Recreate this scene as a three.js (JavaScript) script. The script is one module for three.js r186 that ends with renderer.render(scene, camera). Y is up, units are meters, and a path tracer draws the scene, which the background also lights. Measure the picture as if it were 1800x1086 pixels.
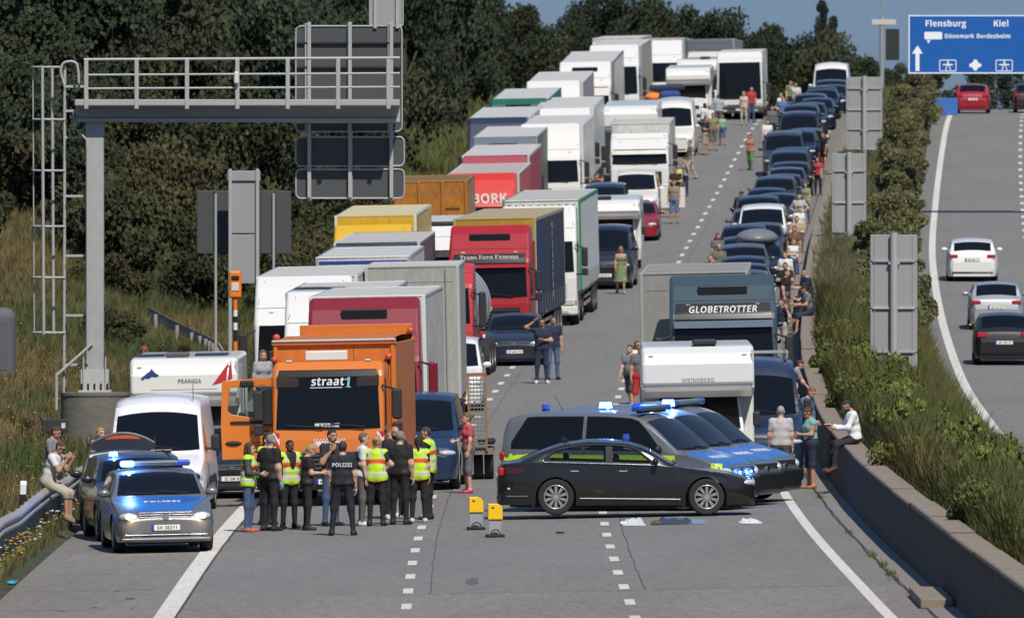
import * as THREE from 'three';
import { mergeGeometries, mergeVertices } from 'three/addons/utils/BufferGeometryUtils.js';
import { RoundedBoxGeometry } from 'three/addons/geometries/RoundedBoxGeometry.js';
import { TextGeometry } from 'three/addons/geometries/TextGeometry.js';
import { FontLoader } from 'three/addons/loaders/FontLoader.js';
import { ImprovedNoise } from 'three/addons/math/ImprovedNoise.js';

// ---------- camera, sky, sun, exposure ----------
// A long lens on a bridge over the motorway; d is the distance along the view, z = 250 - d.
const scene = new THREE.Scene();
const CAM_H = 6.8, Z0 = 250;
const camera = new THREE.PerspectiveCamera(2 * Math.atan(543 / 20000) * 180 / Math.PI, 1024 / 617, 5, 6000);
camera.position.set(0, CAM_H, Z0);
camera.rotation.set(-Math.atan(253 / 20000), 0, 0);
camera.focus = 228; camera.userData.fStop = 6.2;   // a long lens: the wood and the far queue go soft
const SUN = new THREE.Vector3(Math.sin(0.33) * Math.cos(0.88), Math.sin(0.88), Math.cos(0.33) * Math.cos(0.88));
const sun = new THREE.DirectionalLight(new THREE.Color(1, 0.935, 0.83), 4.6);
sun.position.copy(SUN).multiplyScalar(600).add(new THREE.Vector3(0, 0, -100));
sun.target.position.set(0, 0, -100);
sun.castShadow = true; sun.shadow.mapSize.set(4096, 4096);
Object.assign(sun.shadow.camera, { left: -80, right: 80, top: 330, bottom: -330, near: 10, far: 1500 });
scene.add(sun, sun.target);
{ // clear summer sky: haze band at the horizon, deeper blue upward
  const w = 256, h = 128, px = new Float32Array(w * h * 4), hz = [0.21, 0.31, 0.44], zen = [0.075, 0.17, 0.40], gnd = [0.12, 0.13, 0.12];
  for (let j = 0; j < h; j++) for (let i = 0; i < w; i++) {
    const el = ((j + 0.5) / h - 0.5) * Math.PI, t = Math.pow(Math.max(0, Math.sin(el)), 0.55), k = (j * w + i) * 4;
    for (let c = 0; c < 3; c++) px[k + c] = el < -0.02 ? gnd[c] : hz[c] * (1 - t) + zen[c] * t;
    px[k + 3] = 1;
  }
  const sky = new THREE.DataTexture(px, w, h, THREE.RGBAFormat, THREE.FloatType);
  sky.mapping = THREE.EquirectangularReflectionMapping; sky.magFilter = THREE.LinearFilter; sky.minFilter = THREE.LinearFilter; sky.needsUpdate = true;
  scene.background = sky; scene.environment = sky;
}
const renderer = new THREE.WebGLRenderer({ antialias: true });
renderer.toneMapping = THREE.LinearToneMapping;
renderer.toneMappingExposure = 1.0;
renderer.shadowMap.enabled = true;

// ---------- helpers ----------
const font = await new FontLoader().loadAsync('fonts/droid/droid_sans_bold.typeface.json');
const fontSerif = await new FontLoader().loadAsync('fonts/droid/droid_serif_bold.typeface.json');
const noise = new ImprovedNoise();
let seedState = 12345;
const rnd = () => { seedState = (seedState + 0x6d2b79f5) | 0; let t = Math.imul(seedState ^ (seedState >>> 15), 1 | seedState); t = (t + Math.imul(t ^ (t >>> 7), 61 | t)) ^ t; return ((t ^ (t >>> 14)) >>> 0) / 4294967296; };
const rr = (a, b) => a + (b - a) * rnd();
const lerp = (a, b, t) => a + (b - a) * t, clamp = (x, a, b) => Math.min(b, Math.max(a, x));
const V = (x, y, z) => new THREE.Vector3(x, y, z);
const used = new Map();
function numbered(n) { const k = used.get(n) || 0; used.set(n, k + 1); return k ? n + '_' + String(k).padStart(3, '0') : n; }
// monotone cubic through points [[x, y], ...]
function pchip(p) {
  const n = p.length, h = [], dl = [], m = new Array(n).fill(0);
  for (let i = 0; i < n - 1; i++) { h.push(p[i + 1][0] - p[i][0]); dl.push((p[i + 1][1] - p[i][1]) / h[i]); }
  m[0] = dl[0]; m[n - 1] = dl[n - 2];
  for (let i = 1; i < n - 1; i++) m[i] = dl[i - 1] * dl[i] <= 0 ? 0 : 2 * dl[i - 1] * dl[i] / (dl[i - 1] + dl[i]);
  return (x) => {
    if (x <= p[0][0]) return p[0][1] + m[0] * 0 * (x - p[0][0]);
    if (x >= p[n - 1][0]) return p[n - 1][1];
    let i = 0; while (x > p[i + 1][0]) i++;
    const t = (x - p[i][0]) / h[i], t2 = t * t, t3 = t2 * t;
    return p[i][1] * (2 * t3 - 3 * t2 + 1) + h[i] * m[i] * (t3 - 2 * t2 + t) + p[i + 1][1] * (3 * t2 - 2 * t3) + h[i] * m[i + 1] * (t3 - t2);
  };
}
// polyline value
function poly(p) { return (x) => { if (x <= p[0][0]) return p[0][1]; for (let i = 1; i < p.length; i++) if (x <= p[i][0]) return lerp(p[i - 1][1], p[i][1], (x - p[i - 1][0]) / (p[i][0] - p[i - 1][0])); return p[p.length - 1][1]; }; }
const mats = new Map();
function mat(c, rough = 0.6, metal = 0, o = {}) {   // c: [r,g,b] linear or hex
  const key = JSON.stringify([c, rough, metal, o]);
  if (mats.has(key)) return mats.get(key);
  const col = Array.isArray(c) ? new THREE.Color().setRGB(c[0], c[1], c[2]) : new THREE.Color(c);
  const m = new THREE.MeshPhysicalMaterial({ color: col, roughness: rough, metalness: metal, ...o });
  mats.set(key, m); return m;
}
const paint = (c, o = {}) => mat(c, 0.38, 0.0, { clearcoat: 0.7, clearcoatRoughness: 0.12, ...o });
function mesh(name, geo, m, parent) {
  const g = Array.isArray(geo) ? (geo.length > 1 ? mergeGeometries(geo.map(nonIdx)) : geo[0]) : geo;
  const o = new THREE.Mesh(g, m); o.name = name; o.castShadow = o.receiveShadow = true; (parent || scene).add(o); return o;
}
function nonIdx(g) { const q = g.index ? g.toNonIndexed() : g; for (const k of Object.keys(q.attributes)) if (!['position', 'normal', 'uv'].includes(k)) q.deleteAttribute(k); if (!q.attributes.uv) q.setAttribute('uv', new THREE.BufferAttribute(new Float32Array(q.attributes.position.count * 2), 2)); return q; }
function tag(o, label, category, group, kind) { o.userData.label = label; o.userData.category = category; if (group) o.userData.group = group; if (kind) o.userData.kind = kind; return o; }
function struct(o) { o.userData.kind = 'structure'; return o; }
function group(name) { const g = new THREE.Group(); g.name = numbered(name); scene.add(g); return g; }
function copyOf(o, base) { const c = o.clone(); c.name = numbered(base || o.name.replace(/_\d{3}$/, '')); c.userData = { ...o.userData }; scene.add(c); return c; }
const box = (w, h, l, x = 0, y = 0, z = 0) => new THREE.BoxGeometry(w, h, l).translate(x, y, z);
const rbox = (w, h, l, x = 0, y = 0, z = 0, r = 0.02, s = 1) => new RoundedBoxGeometry(w, h, l, s, Math.min(r, w / 2.01, h / 2.01, l / 2.01)).translate(x, y, z);
const cyl = (r0, r1, h, x = 0, y = 0, z = 0, n = 16) => new THREE.CylinderGeometry(r0, r1, h, n).translate(x, y, z);
const xcyl = (r, l, x, y, z, n = 20, r2 = r) => new THREE.CylinderGeometry(r, r2, l, n).rotateZ(Math.PI / 2).translate(x, y, z);
function bar(a, b, r, n = 6) {
  const A = V(...a), B = V(...b), d = B.clone().sub(A), L = d.length(), g = new THREE.CylinderGeometry(r, r, L, n);
  g.applyQuaternion(new THREE.Quaternion().setFromUnitVectors(V(0, 1, 0), d.normalize())); return g.translate((A.x + B.x) / 2, (A.y + B.y) / 2, (A.z + B.z) / 2);
}
function sbar(a, b, w, t) {   // square section bar
  const A = V(...a), B = V(...b), d = B.clone().sub(A), L = d.length(), g = new THREE.BoxGeometry(w, L, t);
  g.applyQuaternion(new THREE.Quaternion().setFromUnitVectors(V(0, 1, 0), d.normalize())); return g.translate((A.x + B.x) / 2, (A.y + B.y) / 2, (A.z + B.z) / 2);
}
// extrude a side profile given as [z, y] across x, bevelled
function prof(pts, w, bevel = 0.03, seg = 2) {
  const s = new THREE.Shape(pts.map(([z, y]) => new THREE.Vector2(-z, y)));
  const g = new THREE.ExtrudeGeometry(s, { depth: w - 2 * bevel, bevelEnabled: bevel > 0, bevelThickness: bevel, bevelSize: bevel, bevelOffset: -bevel, bevelSegments: seg, curveSegments: 6 });
  return g.translate(0, 0, -(w - 2 * bevel) / 2).rotateY(Math.PI / 2);   // shape x = -z -> after rotateY(90): x->-z ; depth z->x
}
function text(str, size, f = font, italic = 0) {
  const g = new TextGeometry(str, { font: f, size, depth: 0.004, curveSegments: 3 });
  if (italic) g.applyMatrix4(new THREE.Matrix4().set(1, italic, 0, 0, 0, 1, 0, 0, 0, 0, 1, 0, 0, 0, 0, 1));
  g.computeBoundingBox(); const b = g.boundingBox; return g.translate(-(b.min.x + b.max.x) / 2, -(b.min.y + b.max.y) / 2, 0);
}
function canvasTex(w, h, draw) { const c = document.createElement('canvas'); c.width = w; c.height = h; draw(c.getContext('2d'), w, h); const t = new THREE.CanvasTexture(c); t.colorSpace = THREE.SRGBColorSpace; return t; }
function noiseTex(size, fn, repeat) {
  const d = new Uint8Array(size * size * 4);
  for (let j = 0; j < size; j++) for (let i = 0; i < size; i++) { const c = fn(i / size, j / size), k = (j * size + i) * 4; d[k] = c[0] * 255; d[k + 1] = c[1] * 255; d[k + 2] = c[2] * 255; d[k + 3] = 255; }
  const t = new THREE.DataTexture(d, size, size); t.wrapS = t.wrapT = THREE.RepeatWrapping; t.magFilter = THREE.LinearFilter; t.minFilter = THREE.LinearMipmapLinearFilter; t.generateMipmaps = true; t.colorSpace = THREE.SRGBColorSpace; t.needsUpdate = true; if (repeat) t.repeat.set(...repeat); return t;
}
// tileable fractal noise on the unit square
const tn = (u, v, f, s = 0) => { const a = u * 2 * Math.PI, b = v * 2 * Math.PI, r = f / 6.28; return noise.noise(Math.cos(a) * r + 7.3 + s, Math.sin(a) * r + Math.cos(b) * r * 1.0 + 3.1, Math.sin(b) * r + 11.7 + s); };

// ---------- the road's line: x of the dashed line beside the open corridor, height, both over d ----------
const roadX = pchip([[60, 2.9], [120, 2.25], [150, 2.0], [177, 1.83], [209, 1.74], [240, 1.86], [299, 2.72], [336, 3.6], [418.5, 6.07], [476, 8.33], [553, 11.75], [620, 15.2], [700, 19.9], [900, 33], [1400, 75]]);
const roadY = (() => { const p = []; let y = 0, slope = 0; for (let d = 60; d <= 1600; d += 4) { p.push([d, y]); slope = d < 220 ? 0 : d < 535 ? 1.6e-4 * (d - 220) : d < 610 ? lerp(0.0504, -0.008, (d - 535) / 75) : -0.008 * Math.max(0, 1 - (d - 610) / 400); y += slope * 4; } return pchip(p); })();
const dX = (d) => (roadX(d + 2) - roadX(d - 2)) / 4, dY = (d) => (roadY(d + 2) - roadY(d - 2)) / 4;
const surfY = (u, d) => roadY(d) + 0.02 * clamp(u, -10.2, 4.9) + (u > 8 ? 0.06 : 0);
const P = (u, d, y = 0) => [roadX(d) + u, surfY(u, d) + y, Z0 - d];
// put a vehicle (front towards +z, origin under its front) on the road; away = driving off
function place(o, u, d, yawDeg = 0, away = false, lift = 0) {
  const p = P(u, d, lift); o.position.set(...p); o.rotation.order = 'YXZ';
  const k = Math.cos(yawDeg * Math.PI / 180) * (away ? -1 : 1);
  o.rotation.set(Math.atan(dY(d)) * k, Math.atan2(-dX(d), 1) + (away ? Math.PI : 0) + yawDeg * Math.PI / 180, 0.02 * k * (u > 8 ? 0 : 1)); return o;
}

// ---------- setting: ground, carriageways, markings ----------
function ribbon(us, d0, d1, step, yf, uvs = 1) {
  const nd = Math.ceil((d1 - d0) / step), pos = [], uv = [], idx = [], nu = us.length;
  for (let j = 0; j <= nd; j++) { const d = lerp(d0, d1, j / nd); for (const u of us) { pos.push(roadX(d) + u, yf(u, d), Z0 - d); uv.push(u * uvs, d * uvs); } }
  for (let j = 0; j < nd; j++) for (let i = 0; i < nu - 1; i++) { const a = j * nu + i, b = a + 1, c = a + nu, e = c + 1; idx.push(a, b, e, a, e, c); }
  const g = new THREE.BufferGeometry(); g.setAttribute('position', new THREE.Float32BufferAttribute(pos, 3)); g.setAttribute('uv', new THREE.Float32BufferAttribute(uv, 2)); g.setIndex(idx); g.computeVertexNormals(); return g;
}
const lin = (a, b, n) => Array.from({ length: n + 1 }, (_, i) => lerp(a, b, i / n));
const asphaltTex = (tint, s0, contrast) => noiseTex(512, (u, v) => { let n = 0.5 + contrast * (tn(u, v, 90, s0) * 0.6 + tn(u, v, 30, s0 + 3) * 0.3 + tn(u, v, 3, s0 + 9) * 0.3) + (rnd() - 0.5) * contrast * 0.9; n = clamp(n, 0, 1); return tint.map((t) => clamp(t * (0.55 + 0.9 * n), 0, 1)); }, [1 / 6, 1 / 30]);
const M_road = new THREE.MeshStandardMaterial({ map: asphaltTex([0.452, 0.444, 0.428], 0, 0.16), roughness: 0.92 });
const M_roadOld = new THREE.MeshStandardMaterial({ map: asphaltTex([0.472, 0.452, 0.432], 20, 0.22), roughness: 0.95 });
const M_shoulder = new THREE.MeshStandardMaterial({ map: asphaltTex([0.458, 0.438, 0.41], 40, 0.2), roughness: 0.95 });
const M_white = new THREE.MeshStandardMaterial({ map: asphaltTex([0.8, 0.78, 0.745], 60, 0.14), roughness: 0.7 });
const M_crack = mat([0.035, 0.034, 0.033], 0.9);
{ // terrain: one sheet to the horizon
  const us = [-900, -500, -300, -200, -140, -100, -80, -64, -54, -46, -40, -35, -31, -28, -25.5, -23, -21, -19, -17, -15.5, -14, -12.8, -11.8, -11, -10.4, -9.9, -9.2, -8, -4, 0, 3, 4.9, 4.95, 5.3, 5.8, 6.5, 7.3, 8.0, 8.5, 8.9, 10, 14, 18, 20.4, 20.9, 21.6, 23, 25, 28, 32, 38, 46, 60, 90, 150, 300, 500, 900];
  const d = []; for (let x = 40; x < 640; x += 5) d.push(x); for (let x = 640; x < 1600; x += 30) d.push(x); d.push(2000, 2800, 4500);
  const pos = [], uv = [], idx = [], col = [], nu = us.length;
  for (const dd of d) for (const u of us) {
    const X = roadX(Math.min(dd, 1400)) + u, y = groundY(u, dd); pos.push(X, y, Z0 - dd); uv.push(u / 5, dd / 5);
    const n = noise.noise(u * 0.12, dd * 0.035, 2.2) + 0.5 * noise.noise(u * 0.5, dd * 0.2, 5.2), dry = clamp(0.5 + n, 0, 1);
    col.push(lerp(0.045, 0.115, dry), lerp(0.06, 0.09, dry), lerp(0.016, 0.04, dry));
  }
  for (let j = 0; j < d.length - 1; j++) for (let i = 0; i < nu - 1; i++) { const a = j * nu + i, b = a + 1, c = a + nu, e = c + 1; idx.push(a, b, e, a, e, c); }
  const g = new THREE.BufferGeometry(); g.setAttribute('position', new THREE.Float32BufferAttribute(pos, 3)); g.setAttribute('uv', new THREE.Float32BufferAttribute(uv, 2)); g.setAttribute('color', new THREE.Float32BufferAttribute(col, 3)); g.setIndex(idx); g.computeVertexNormals();
  struct(mesh('ground', g, new THREE.MeshStandardMaterial({ vertexColors: true, roughness: 1, map: noiseTex(256, (u, v) => { const n = clamp(0.8 + 0.5 * tn(u, v, 40) + (rnd() - 0.5) * 0.3, 0, 1); return [n, n, n]; }) })));
}
function groundY(u, d) {
  const y = roadY(d);
  if (u > -9.95 && u < 4.95) return surfY(u, d) - 0.12;
  if (u <= -9.95) { const s = -u - 12.2, bank = s > 0 ? Math.min(s * s / (s + 2.5) * 0.3, 6.5) : 0; const far = clamp((d - 300) / 120, 0, 1); return y - 0.235 + bank * (1 + 0.5 * far) + (u < -10.3 ? 0.12 * noise.noise(u * 0.3, d * 0.1, 1.1) : 0); }
  if (u < 8.75) return y + 0.1 + clamp((u - 4.95) / 0.35, 0, 1) * 0.68 - clamp((u - 6.3) / 2.4, 0, 1) * 0.75;
  if (u < 20.6) return y - 0.06;
  return y - 0.02 + 0.2 * clamp((u - 22) / 6, 0, 8);
}
const carriage = struct(mesh('carriageway', ribbon(lin(-7.0, 4.45, 8), 182, 700, 3, (u, d) => surfY(u, d)), M_road));
struct(mesh('carriageway_near_section', ribbon(lin(-7.0, 4.45, 8), 60, 182, 3, (u, d) => surfY(u, d)), M_roadOld));
struct(mesh('hard_shoulder', ribbon(lin(-10.05, -7.0, 3), 60, 700, 3, (u, d) => surfY(u, d)), M_shoulder));
struct(mesh('gutter', ribbon(lin(4.45, 4.95, 1), 60, 700, 3, (u, d) => surfY(4.45, d) + 0.012 + 0.03 * (u - 4.45)), mat([0.2, 0.18, 0.165], 0.95)));
const carriage2 = struct(mesh('opposite_carriageway', ribbon(lin(8.7, 20.6, 6), 60, 900, 3, (u, d) => surfY(u, d)), M_road));
const band = (name, u0, u1, d0, d1, m, y, parent, step = 3) => mesh(name, ribbon([u0, u1], d0, d1, step, (u, d) => surfY(u, d) + y), m, parent);
band('edge_line', -7.35, -7.03, 60, 700, M_white, 0.005, carriage);
band('edge_line', 3.67, 3.86, 60, 700, M_white, 0.005, carriage);
band('edge_line', 9.3, 9.55, 60, 900, M_white, 0.005, carriage2);
for (let d = 92; d < 640; d += 6.45) for (const u of [0, -3.47]) if (!(u < -1 && d > 480)) { const k = rr(-0.012, 0.012); band('lane_dash', u - 0.08 + k, u + 0.08 + k, d, d + 2.15 + rr(-0.04, 0.04), M_white, 0.005, carriage, 1.1); }
for (let d = 240; d < 640; d += 6.45) band('lane_dash', 12.95, 13.11, d, d + 2.15, M_white, 0.005, carriage2, 1.1);
{ // longitudinal joints beside the dashes and at the gutter, and a few thin transverse cracks
  const wob = (u0, d0, d1, w, nm) => { const g = ribbon([0, 1], d0, d1, 0.6, () => 0), p = g.attributes.position; for (let i = 0; i < p.count; i++) { const d = Z0 - p.getZ(i), side = i % 2, u = u0 + 0.035 * noise.noise(d * 0.35, u0, 1) + (side - 0.5) * w; p.setX(i, roadX(d) + u); p.setY(i, surfY(u, d) + 0.0035); } g.computeVertexNormals(); mesh(nm, g, M_crack, carriage); };
  wob(0.32, 182, 470, 0.014, 'road_joint'); wob(-3.12, 182, 400, 0.012, 'road_joint'); wob(4.42, 100, 500, 0.04, 'road_joint'); wob(-7.0, 120, 400, 0.03, 'road_joint');
  for (const [d, u0, u1] of [[186.5, -9.8, -7.6], [181.9, -3.2, 3.6], [178.2, -9.9, -8.2], [194, -9.6, -8.5]]) {
    const n = 40, pos = [], idx = []; for (let i = 0; i <= n; i++) { const u = lerp(u0, u1, i / n), dd = d + 0.35 * noise.noise(u * 2.1, d, 3); for (const s of [-0.02, 0.02]) pos.push(roadX(dd) + u, surfY(u, dd) + 0.0035, Z0 - dd - s); }
    for (let i = 0; i < n; i++) { const a = i * 2; idx.push(a, a + 2, a + 3, a, a + 3, a + 1); }
    const g = new THREE.BufferGeometry(); g.setAttribute('position', new THREE.Float32BufferAttribute(pos, 3)); g.setIndex(idx); g.computeVertexNormals(); mesh('road_crack', g, M_crack, carriage);
  }
  // tar spots and oil stains: matter with outlines of its own
  const blot = (u, d, ru, rd, m) => { const n = 14, pos = [...P(u, d, 0.004)], idx = []; for (let i = 0; i < n; i++) { const a = i / n * 6.283, k = rr(0.7, 1.2); pos.push(...P(u + Math.cos(a) * ru * k, d + Math.sin(a) * rd * k, 0.004)); idx.push(0, i + 1, (i + 1) % n + 1); } const g = new THREE.BufferGeometry(); g.setAttribute('position', new THREE.Float32BufferAttribute(pos, 3)); g.setIndex(idx); g.computeVertexNormals(); mesh('road_stain', g, m, carriage); };
  for (const [u, d, a, b] of [[-7.95, 182.5, 0.1, 0.22], [-8.4, 179, 0.05, 0.12], [-8.9, 178, 0.07, 0.1], [-7.8, 178.5, 0.04, 0.1], [-2.45, 187, 0.11, 1.6], [-8.25, 186, 0.06, 0.1]]) blot(u, d, a, b, a > 0.1 ? mat([0.1, 0.1, 0.098], 0.8) : M_crack);
}
{ // median barrier: cast concrete wall in segments with a coping edge; each segment a part
  const wall = group('median_barrier'); tag(wall, 'long weathered concrete median wall with pale coping beside the gutter', 'barrier');
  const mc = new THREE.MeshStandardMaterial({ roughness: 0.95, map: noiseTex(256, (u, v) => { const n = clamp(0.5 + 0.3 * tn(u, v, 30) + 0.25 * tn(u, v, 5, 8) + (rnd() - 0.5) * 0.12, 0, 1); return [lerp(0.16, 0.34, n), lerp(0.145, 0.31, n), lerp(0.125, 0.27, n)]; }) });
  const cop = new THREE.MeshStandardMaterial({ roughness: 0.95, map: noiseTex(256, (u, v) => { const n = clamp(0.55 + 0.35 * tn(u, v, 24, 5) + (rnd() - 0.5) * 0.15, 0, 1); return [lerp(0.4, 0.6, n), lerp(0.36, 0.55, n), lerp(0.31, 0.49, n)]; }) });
  const sec = (name, pts, d0, d1, m, step = 3) => { const nd = Math.max(1, Math.ceil((d1 - d0) / step)), pos = [], idx = [], uv = [], n = pts.length; for (let j = 0; j <= nd; j++) { const d = lerp(d0, d1, j / nd); let acc = 0; pts.forEach(([u, y], i) => { if (i) acc += Math.hypot(u - pts[i - 1][0], y - pts[i - 1][1]); pos.push(roadX(d) + u, roadY(d) + 0.08 + y, Z0 - d); uv.push(d / 4, acc / 4); }); } for (let j = 0; j < nd; j++) for (let i = 0; i < n - 1; i++) { const a = j * n + i, b = a + 1, c = a + n, e = c + 1; idx.push(a, b, e, a, e, c); }  const g = new THREE.BufferGeometry(); g.setAttribute('position', new THREE.Float32BufferAttribute(pos, 3)); g.setAttribute('uv', new THREE.Float32BufferAttribute(uv, 2)); g.setIndex(idx); const q = g.toNonIndexed(); q.computeVertexNormals(); return mesh(name, q, m, wall); };
  for (let d = 120; d < 620; d += 8) {
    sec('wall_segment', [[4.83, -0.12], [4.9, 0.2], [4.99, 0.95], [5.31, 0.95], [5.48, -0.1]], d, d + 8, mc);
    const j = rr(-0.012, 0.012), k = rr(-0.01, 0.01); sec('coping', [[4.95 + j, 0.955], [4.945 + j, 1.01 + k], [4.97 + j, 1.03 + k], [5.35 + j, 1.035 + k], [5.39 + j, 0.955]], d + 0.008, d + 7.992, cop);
  }
  // low concrete block at the wall's foot near the camera
  const b = mesh('gutter_block', rbox(0.5, 0.15, 5, 0, 0.075, 0, 0.02), cop, wall); b.position.set(roadX(174.6) + 4.6, surfY(4.4, 174.6), Z0 - 174.6);
}

// ---------- cars: one lofted shell, with panes, lamps and trim laid on the same surface ----------
const GLASS = mat([0.006, 0.007, 0.009], 0.05, 0, { specularIntensity: 0.75 });
const TYRE = mat([0.02, 0.02, 0.021], 0.85), RIM = mat([0.42, 0.43, 0.45], 0.35, 0.7), RIMDARK = mat([0.05, 0.05, 0.055], 0.5, 0.5), PLASTIC = mat([0.022, 0.022, 0.024], 0.6), BLACK = mat([0.01, 0.01, 0.011], 0.7);
const CHROME = mat([0.75, 0.75, 0.76], 0.18, 1), LAMP = mat([0.72, 0.74, 0.77], 0.12, 0.35, { clearcoat: 1 }), REDLAMP = mat([0.4, 0.01, 0.012], 0.2, 0, { clearcoat: 1 }), ORANGELAMP = mat([0.8, 0.22, 0.02], 0.25, 0, { clearcoat: 1 });
const plateTex = new Map();
function plateMat(txt) {
  if (!plateTex.has(txt)) plateTex.set(txt, new THREE.MeshStandardMaterial({ roughness: 0.5, map: canvasTex(256, 56, (c, w, h) => { c.fillStyle = '#e9e7e0'; c.fillRect(0, 0, w, h); c.fillStyle = '#1c4fb0'; c.fillRect(0, 0, 24, h); c.fillStyle = '#15161a'; c.font = 'bold 44px sans-serif'; c.textAlign = 'center'; c.textBaseline = 'middle'; c.fillText(txt, 140, h / 2 + 2, 222); c.strokeStyle = '#222'; c.lineWidth = 3; c.strokeRect(1, 1, w - 2, h - 2); }) }));
  return plateTex.get(txt);
}
function loft(S) {
  const { L, axles, rw } = S, base = S.base ?? 0.21, fT = pchip(S.top), fB = pchip(S.belt), fW = pchip(S.w), tum = S.tumble ?? 0.3, CR = S.crown ?? 0.06, fb0 = S.under ? pchip(S.under) : () => base;
  const arch = (q) => { let y = fb0(q); for (const a of axles) { const R = rw * 1.12, x = q - a; if (Math.abs(x) < R) y = Math.max(y, rw * 0.98 + Math.sqrt(R * R - x * x)); } return y; };
  const at = (q) => { const yT = fT(q), w = fW(q); let yB = Math.min(fB(q), yT - 0.035); let yb = arch(q); yB = Math.max(yB, yb + 0.03); const hG = Math.max(0.03, yT - yB), cr = Math.min(CR, hG * 0.6), wT = Math.max(w * 0.35, w - tum * hG - Math.min(0.06, hG)); return { q, yT, yB, yb, w, wT, cr, hG }; };
  const sideAt = (s, y) => { if (y <= s.yB) { const f = (y - s.yb) / (s.yB - s.yb), full = clamp((y - base) / (s.yB - base), 0, 1); return s.w * (0.955 + 0.045 * Math.sin(Math.PI * clamp(full * 1.1, 0, 1)) + 0.012 * full); } const f = clamp((y - s.yB) / (s.yT - s.cr - s.yB), 0, 1); return lerp(s.w * 0.967, s.wT, Math.pow(f, 1.15)); };
  const topAt = (s, v) => [v * s.wT, s.yT - s.cr * v * v, -s.q];
  const sec = (q) => { const s = at(q), p = []; for (let k = 0; k <= 6; k++) { const y = lerp(s.yb, s.yB, k / 6); p.push([sideAt(s, y), y]); } for (let k = 1; k <= 5; k++) { const y = lerp(s.yB, s.yT - s.cr, k / 5); p.push([sideAt(s, y), y]); } for (let k = 1; k <= 5; k++) { const v = 1 - k / 5; p.push([v * s.wT, s.yT - s.cr * v * v]); } return p; };
  const qs = new Set(lin(0, L, S.stations ?? 44).map((x) => +x.toFixed(4)));
  for (const e of [0.02, 0.05, 0.09, 0.14, 0.2]) { qs.add(e); qs.add(+(L - e).toFixed(4)); }
  for (const a of axles) for (const k of [-1, -0.98, -0.9, -0.75, -0.5, -0.25, 0, 0.25, 0.5, 0.75, 0.9, 0.98, 1]) qs.add(+(a + rw * 1.12 * k).toFixed(4));
  for (const [q] of S.top) if (q > 0 && q < L) qs.add(q);
  const Q = [...qs].sort((a, b) => a - b), pos = [], idx = [], n = 17 * 2 - 1;
  const cut = S.cut;
  for (const q of Q) { const h = sec(q); for (let i = 0; i < n; i++) { const k = i < 17 ? i : n - 1 - i, sg = i < 17 ? 1 : -1; pos.push(sg * h[k][0], h[k][1], -q); } }
  for (let j = 0; j < Q.length - 1; j++) for (let i = 0; i < n - 1; i++) {
    const a = j * n + i, b = a + 1, c = a + n, e = c + 1;
    if (cut) { const my = (pos[a * 3 + 1] + pos[e * 3 + 1] + pos[b * 3 + 1] + pos[c * 3 + 1]) / 4; const k = i < 16 ? i : n - 2 - i; if (cut((Q[j] + Q[j + 1]) / 2, my, k)) continue; }
    idx.push(a, e, b, a, c, e);
  }
  for (const [j, rev] of [[0, 1], [Q.length - 1, 0]]) { const o = pos.length / 3; for (let i = 0; i < n; i++) pos.push(...pos.slice((j * n + i) * 3, (j * n + i) * 3 + 3)); for (let i = 1; i < n - 1; i++) rev ? idx.push(o, o + i, o + i + 1) : idx.push(o, o + i + 1, o + i); }
  const g = new THREE.BufferGeometry(); g.setAttribute('position', new THREE.Float32BufferAttribute(pos, 3)); g.setIndex(idx); g.computeVertexNormals();
  const grid = (nu, nv, f) => { const p = [], ix = []; for (let i = 0; i <= nu; i++) for (let j = 0; j <= nv; j++) p.push(...f(i / nu, j / nv)); for (let i = 0; i < nu; i++) for (let j = 0; j < nv; j++) { const a = i * (nv + 1) + j, b = a + 1, c = a + nv + 1, e = c + 1; ix.push(a, c, e, a, e, b); } const q = new THREE.BufferGeometry(); q.setAttribute('position', new THREE.Float32BufferAttribute(p, 3)); q.setIndex(ix); q.computeVertexNormals(); return q; };
  const nrm = (f, u, v) => { const e = 0.01, a = V(...f(u, v)), b = V(...f(u + e, v)).sub(a), c = V(...f(u, v + e)).sub(a); return b.cross(c).normalize(); };
  // pane on the top surface between q0 and q1; v half-width fraction at both ends
  const topPane = (q0, q1, v0, v1, off = 0.006, nu = 8, nv = 8, bow = 0) => { const f = (a, b) => { const vv = lerp(v0, v1, a) * (b * 2 - 1); return topAt(at(lerp(q0, q1, a) + bow * vv * vv * (1 - a)), vv); }; return grid(nu, nv, (a, b) => { const p = f(a, b), m = nrm(f, Math.min(a, 0.99), Math.min(b, 0.99)); if (m.y < 0) m.negate(); return [p[0] + m.x * off, p[1] + m.y * off, p[2] + m.z * off]; }); };
  // pane on one flank between lower and upper edge curves
  const sidePane = (sg, q0, q1, lo, hi, off = 0.006, nu = 10, nv = 4) => grid(nu, nv, (a, b) => { const q = lerp(q0, q1, a), s = at(q), y = lerp(lo(q), hi(q), b); return [sg * (sideAt(s, y) + off), y, -q]; });
  return { g, at, sideAt, topAt, topPane, sidePane, grid, fT, fB, fW };
}
const wheelCache = new Map();
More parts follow.
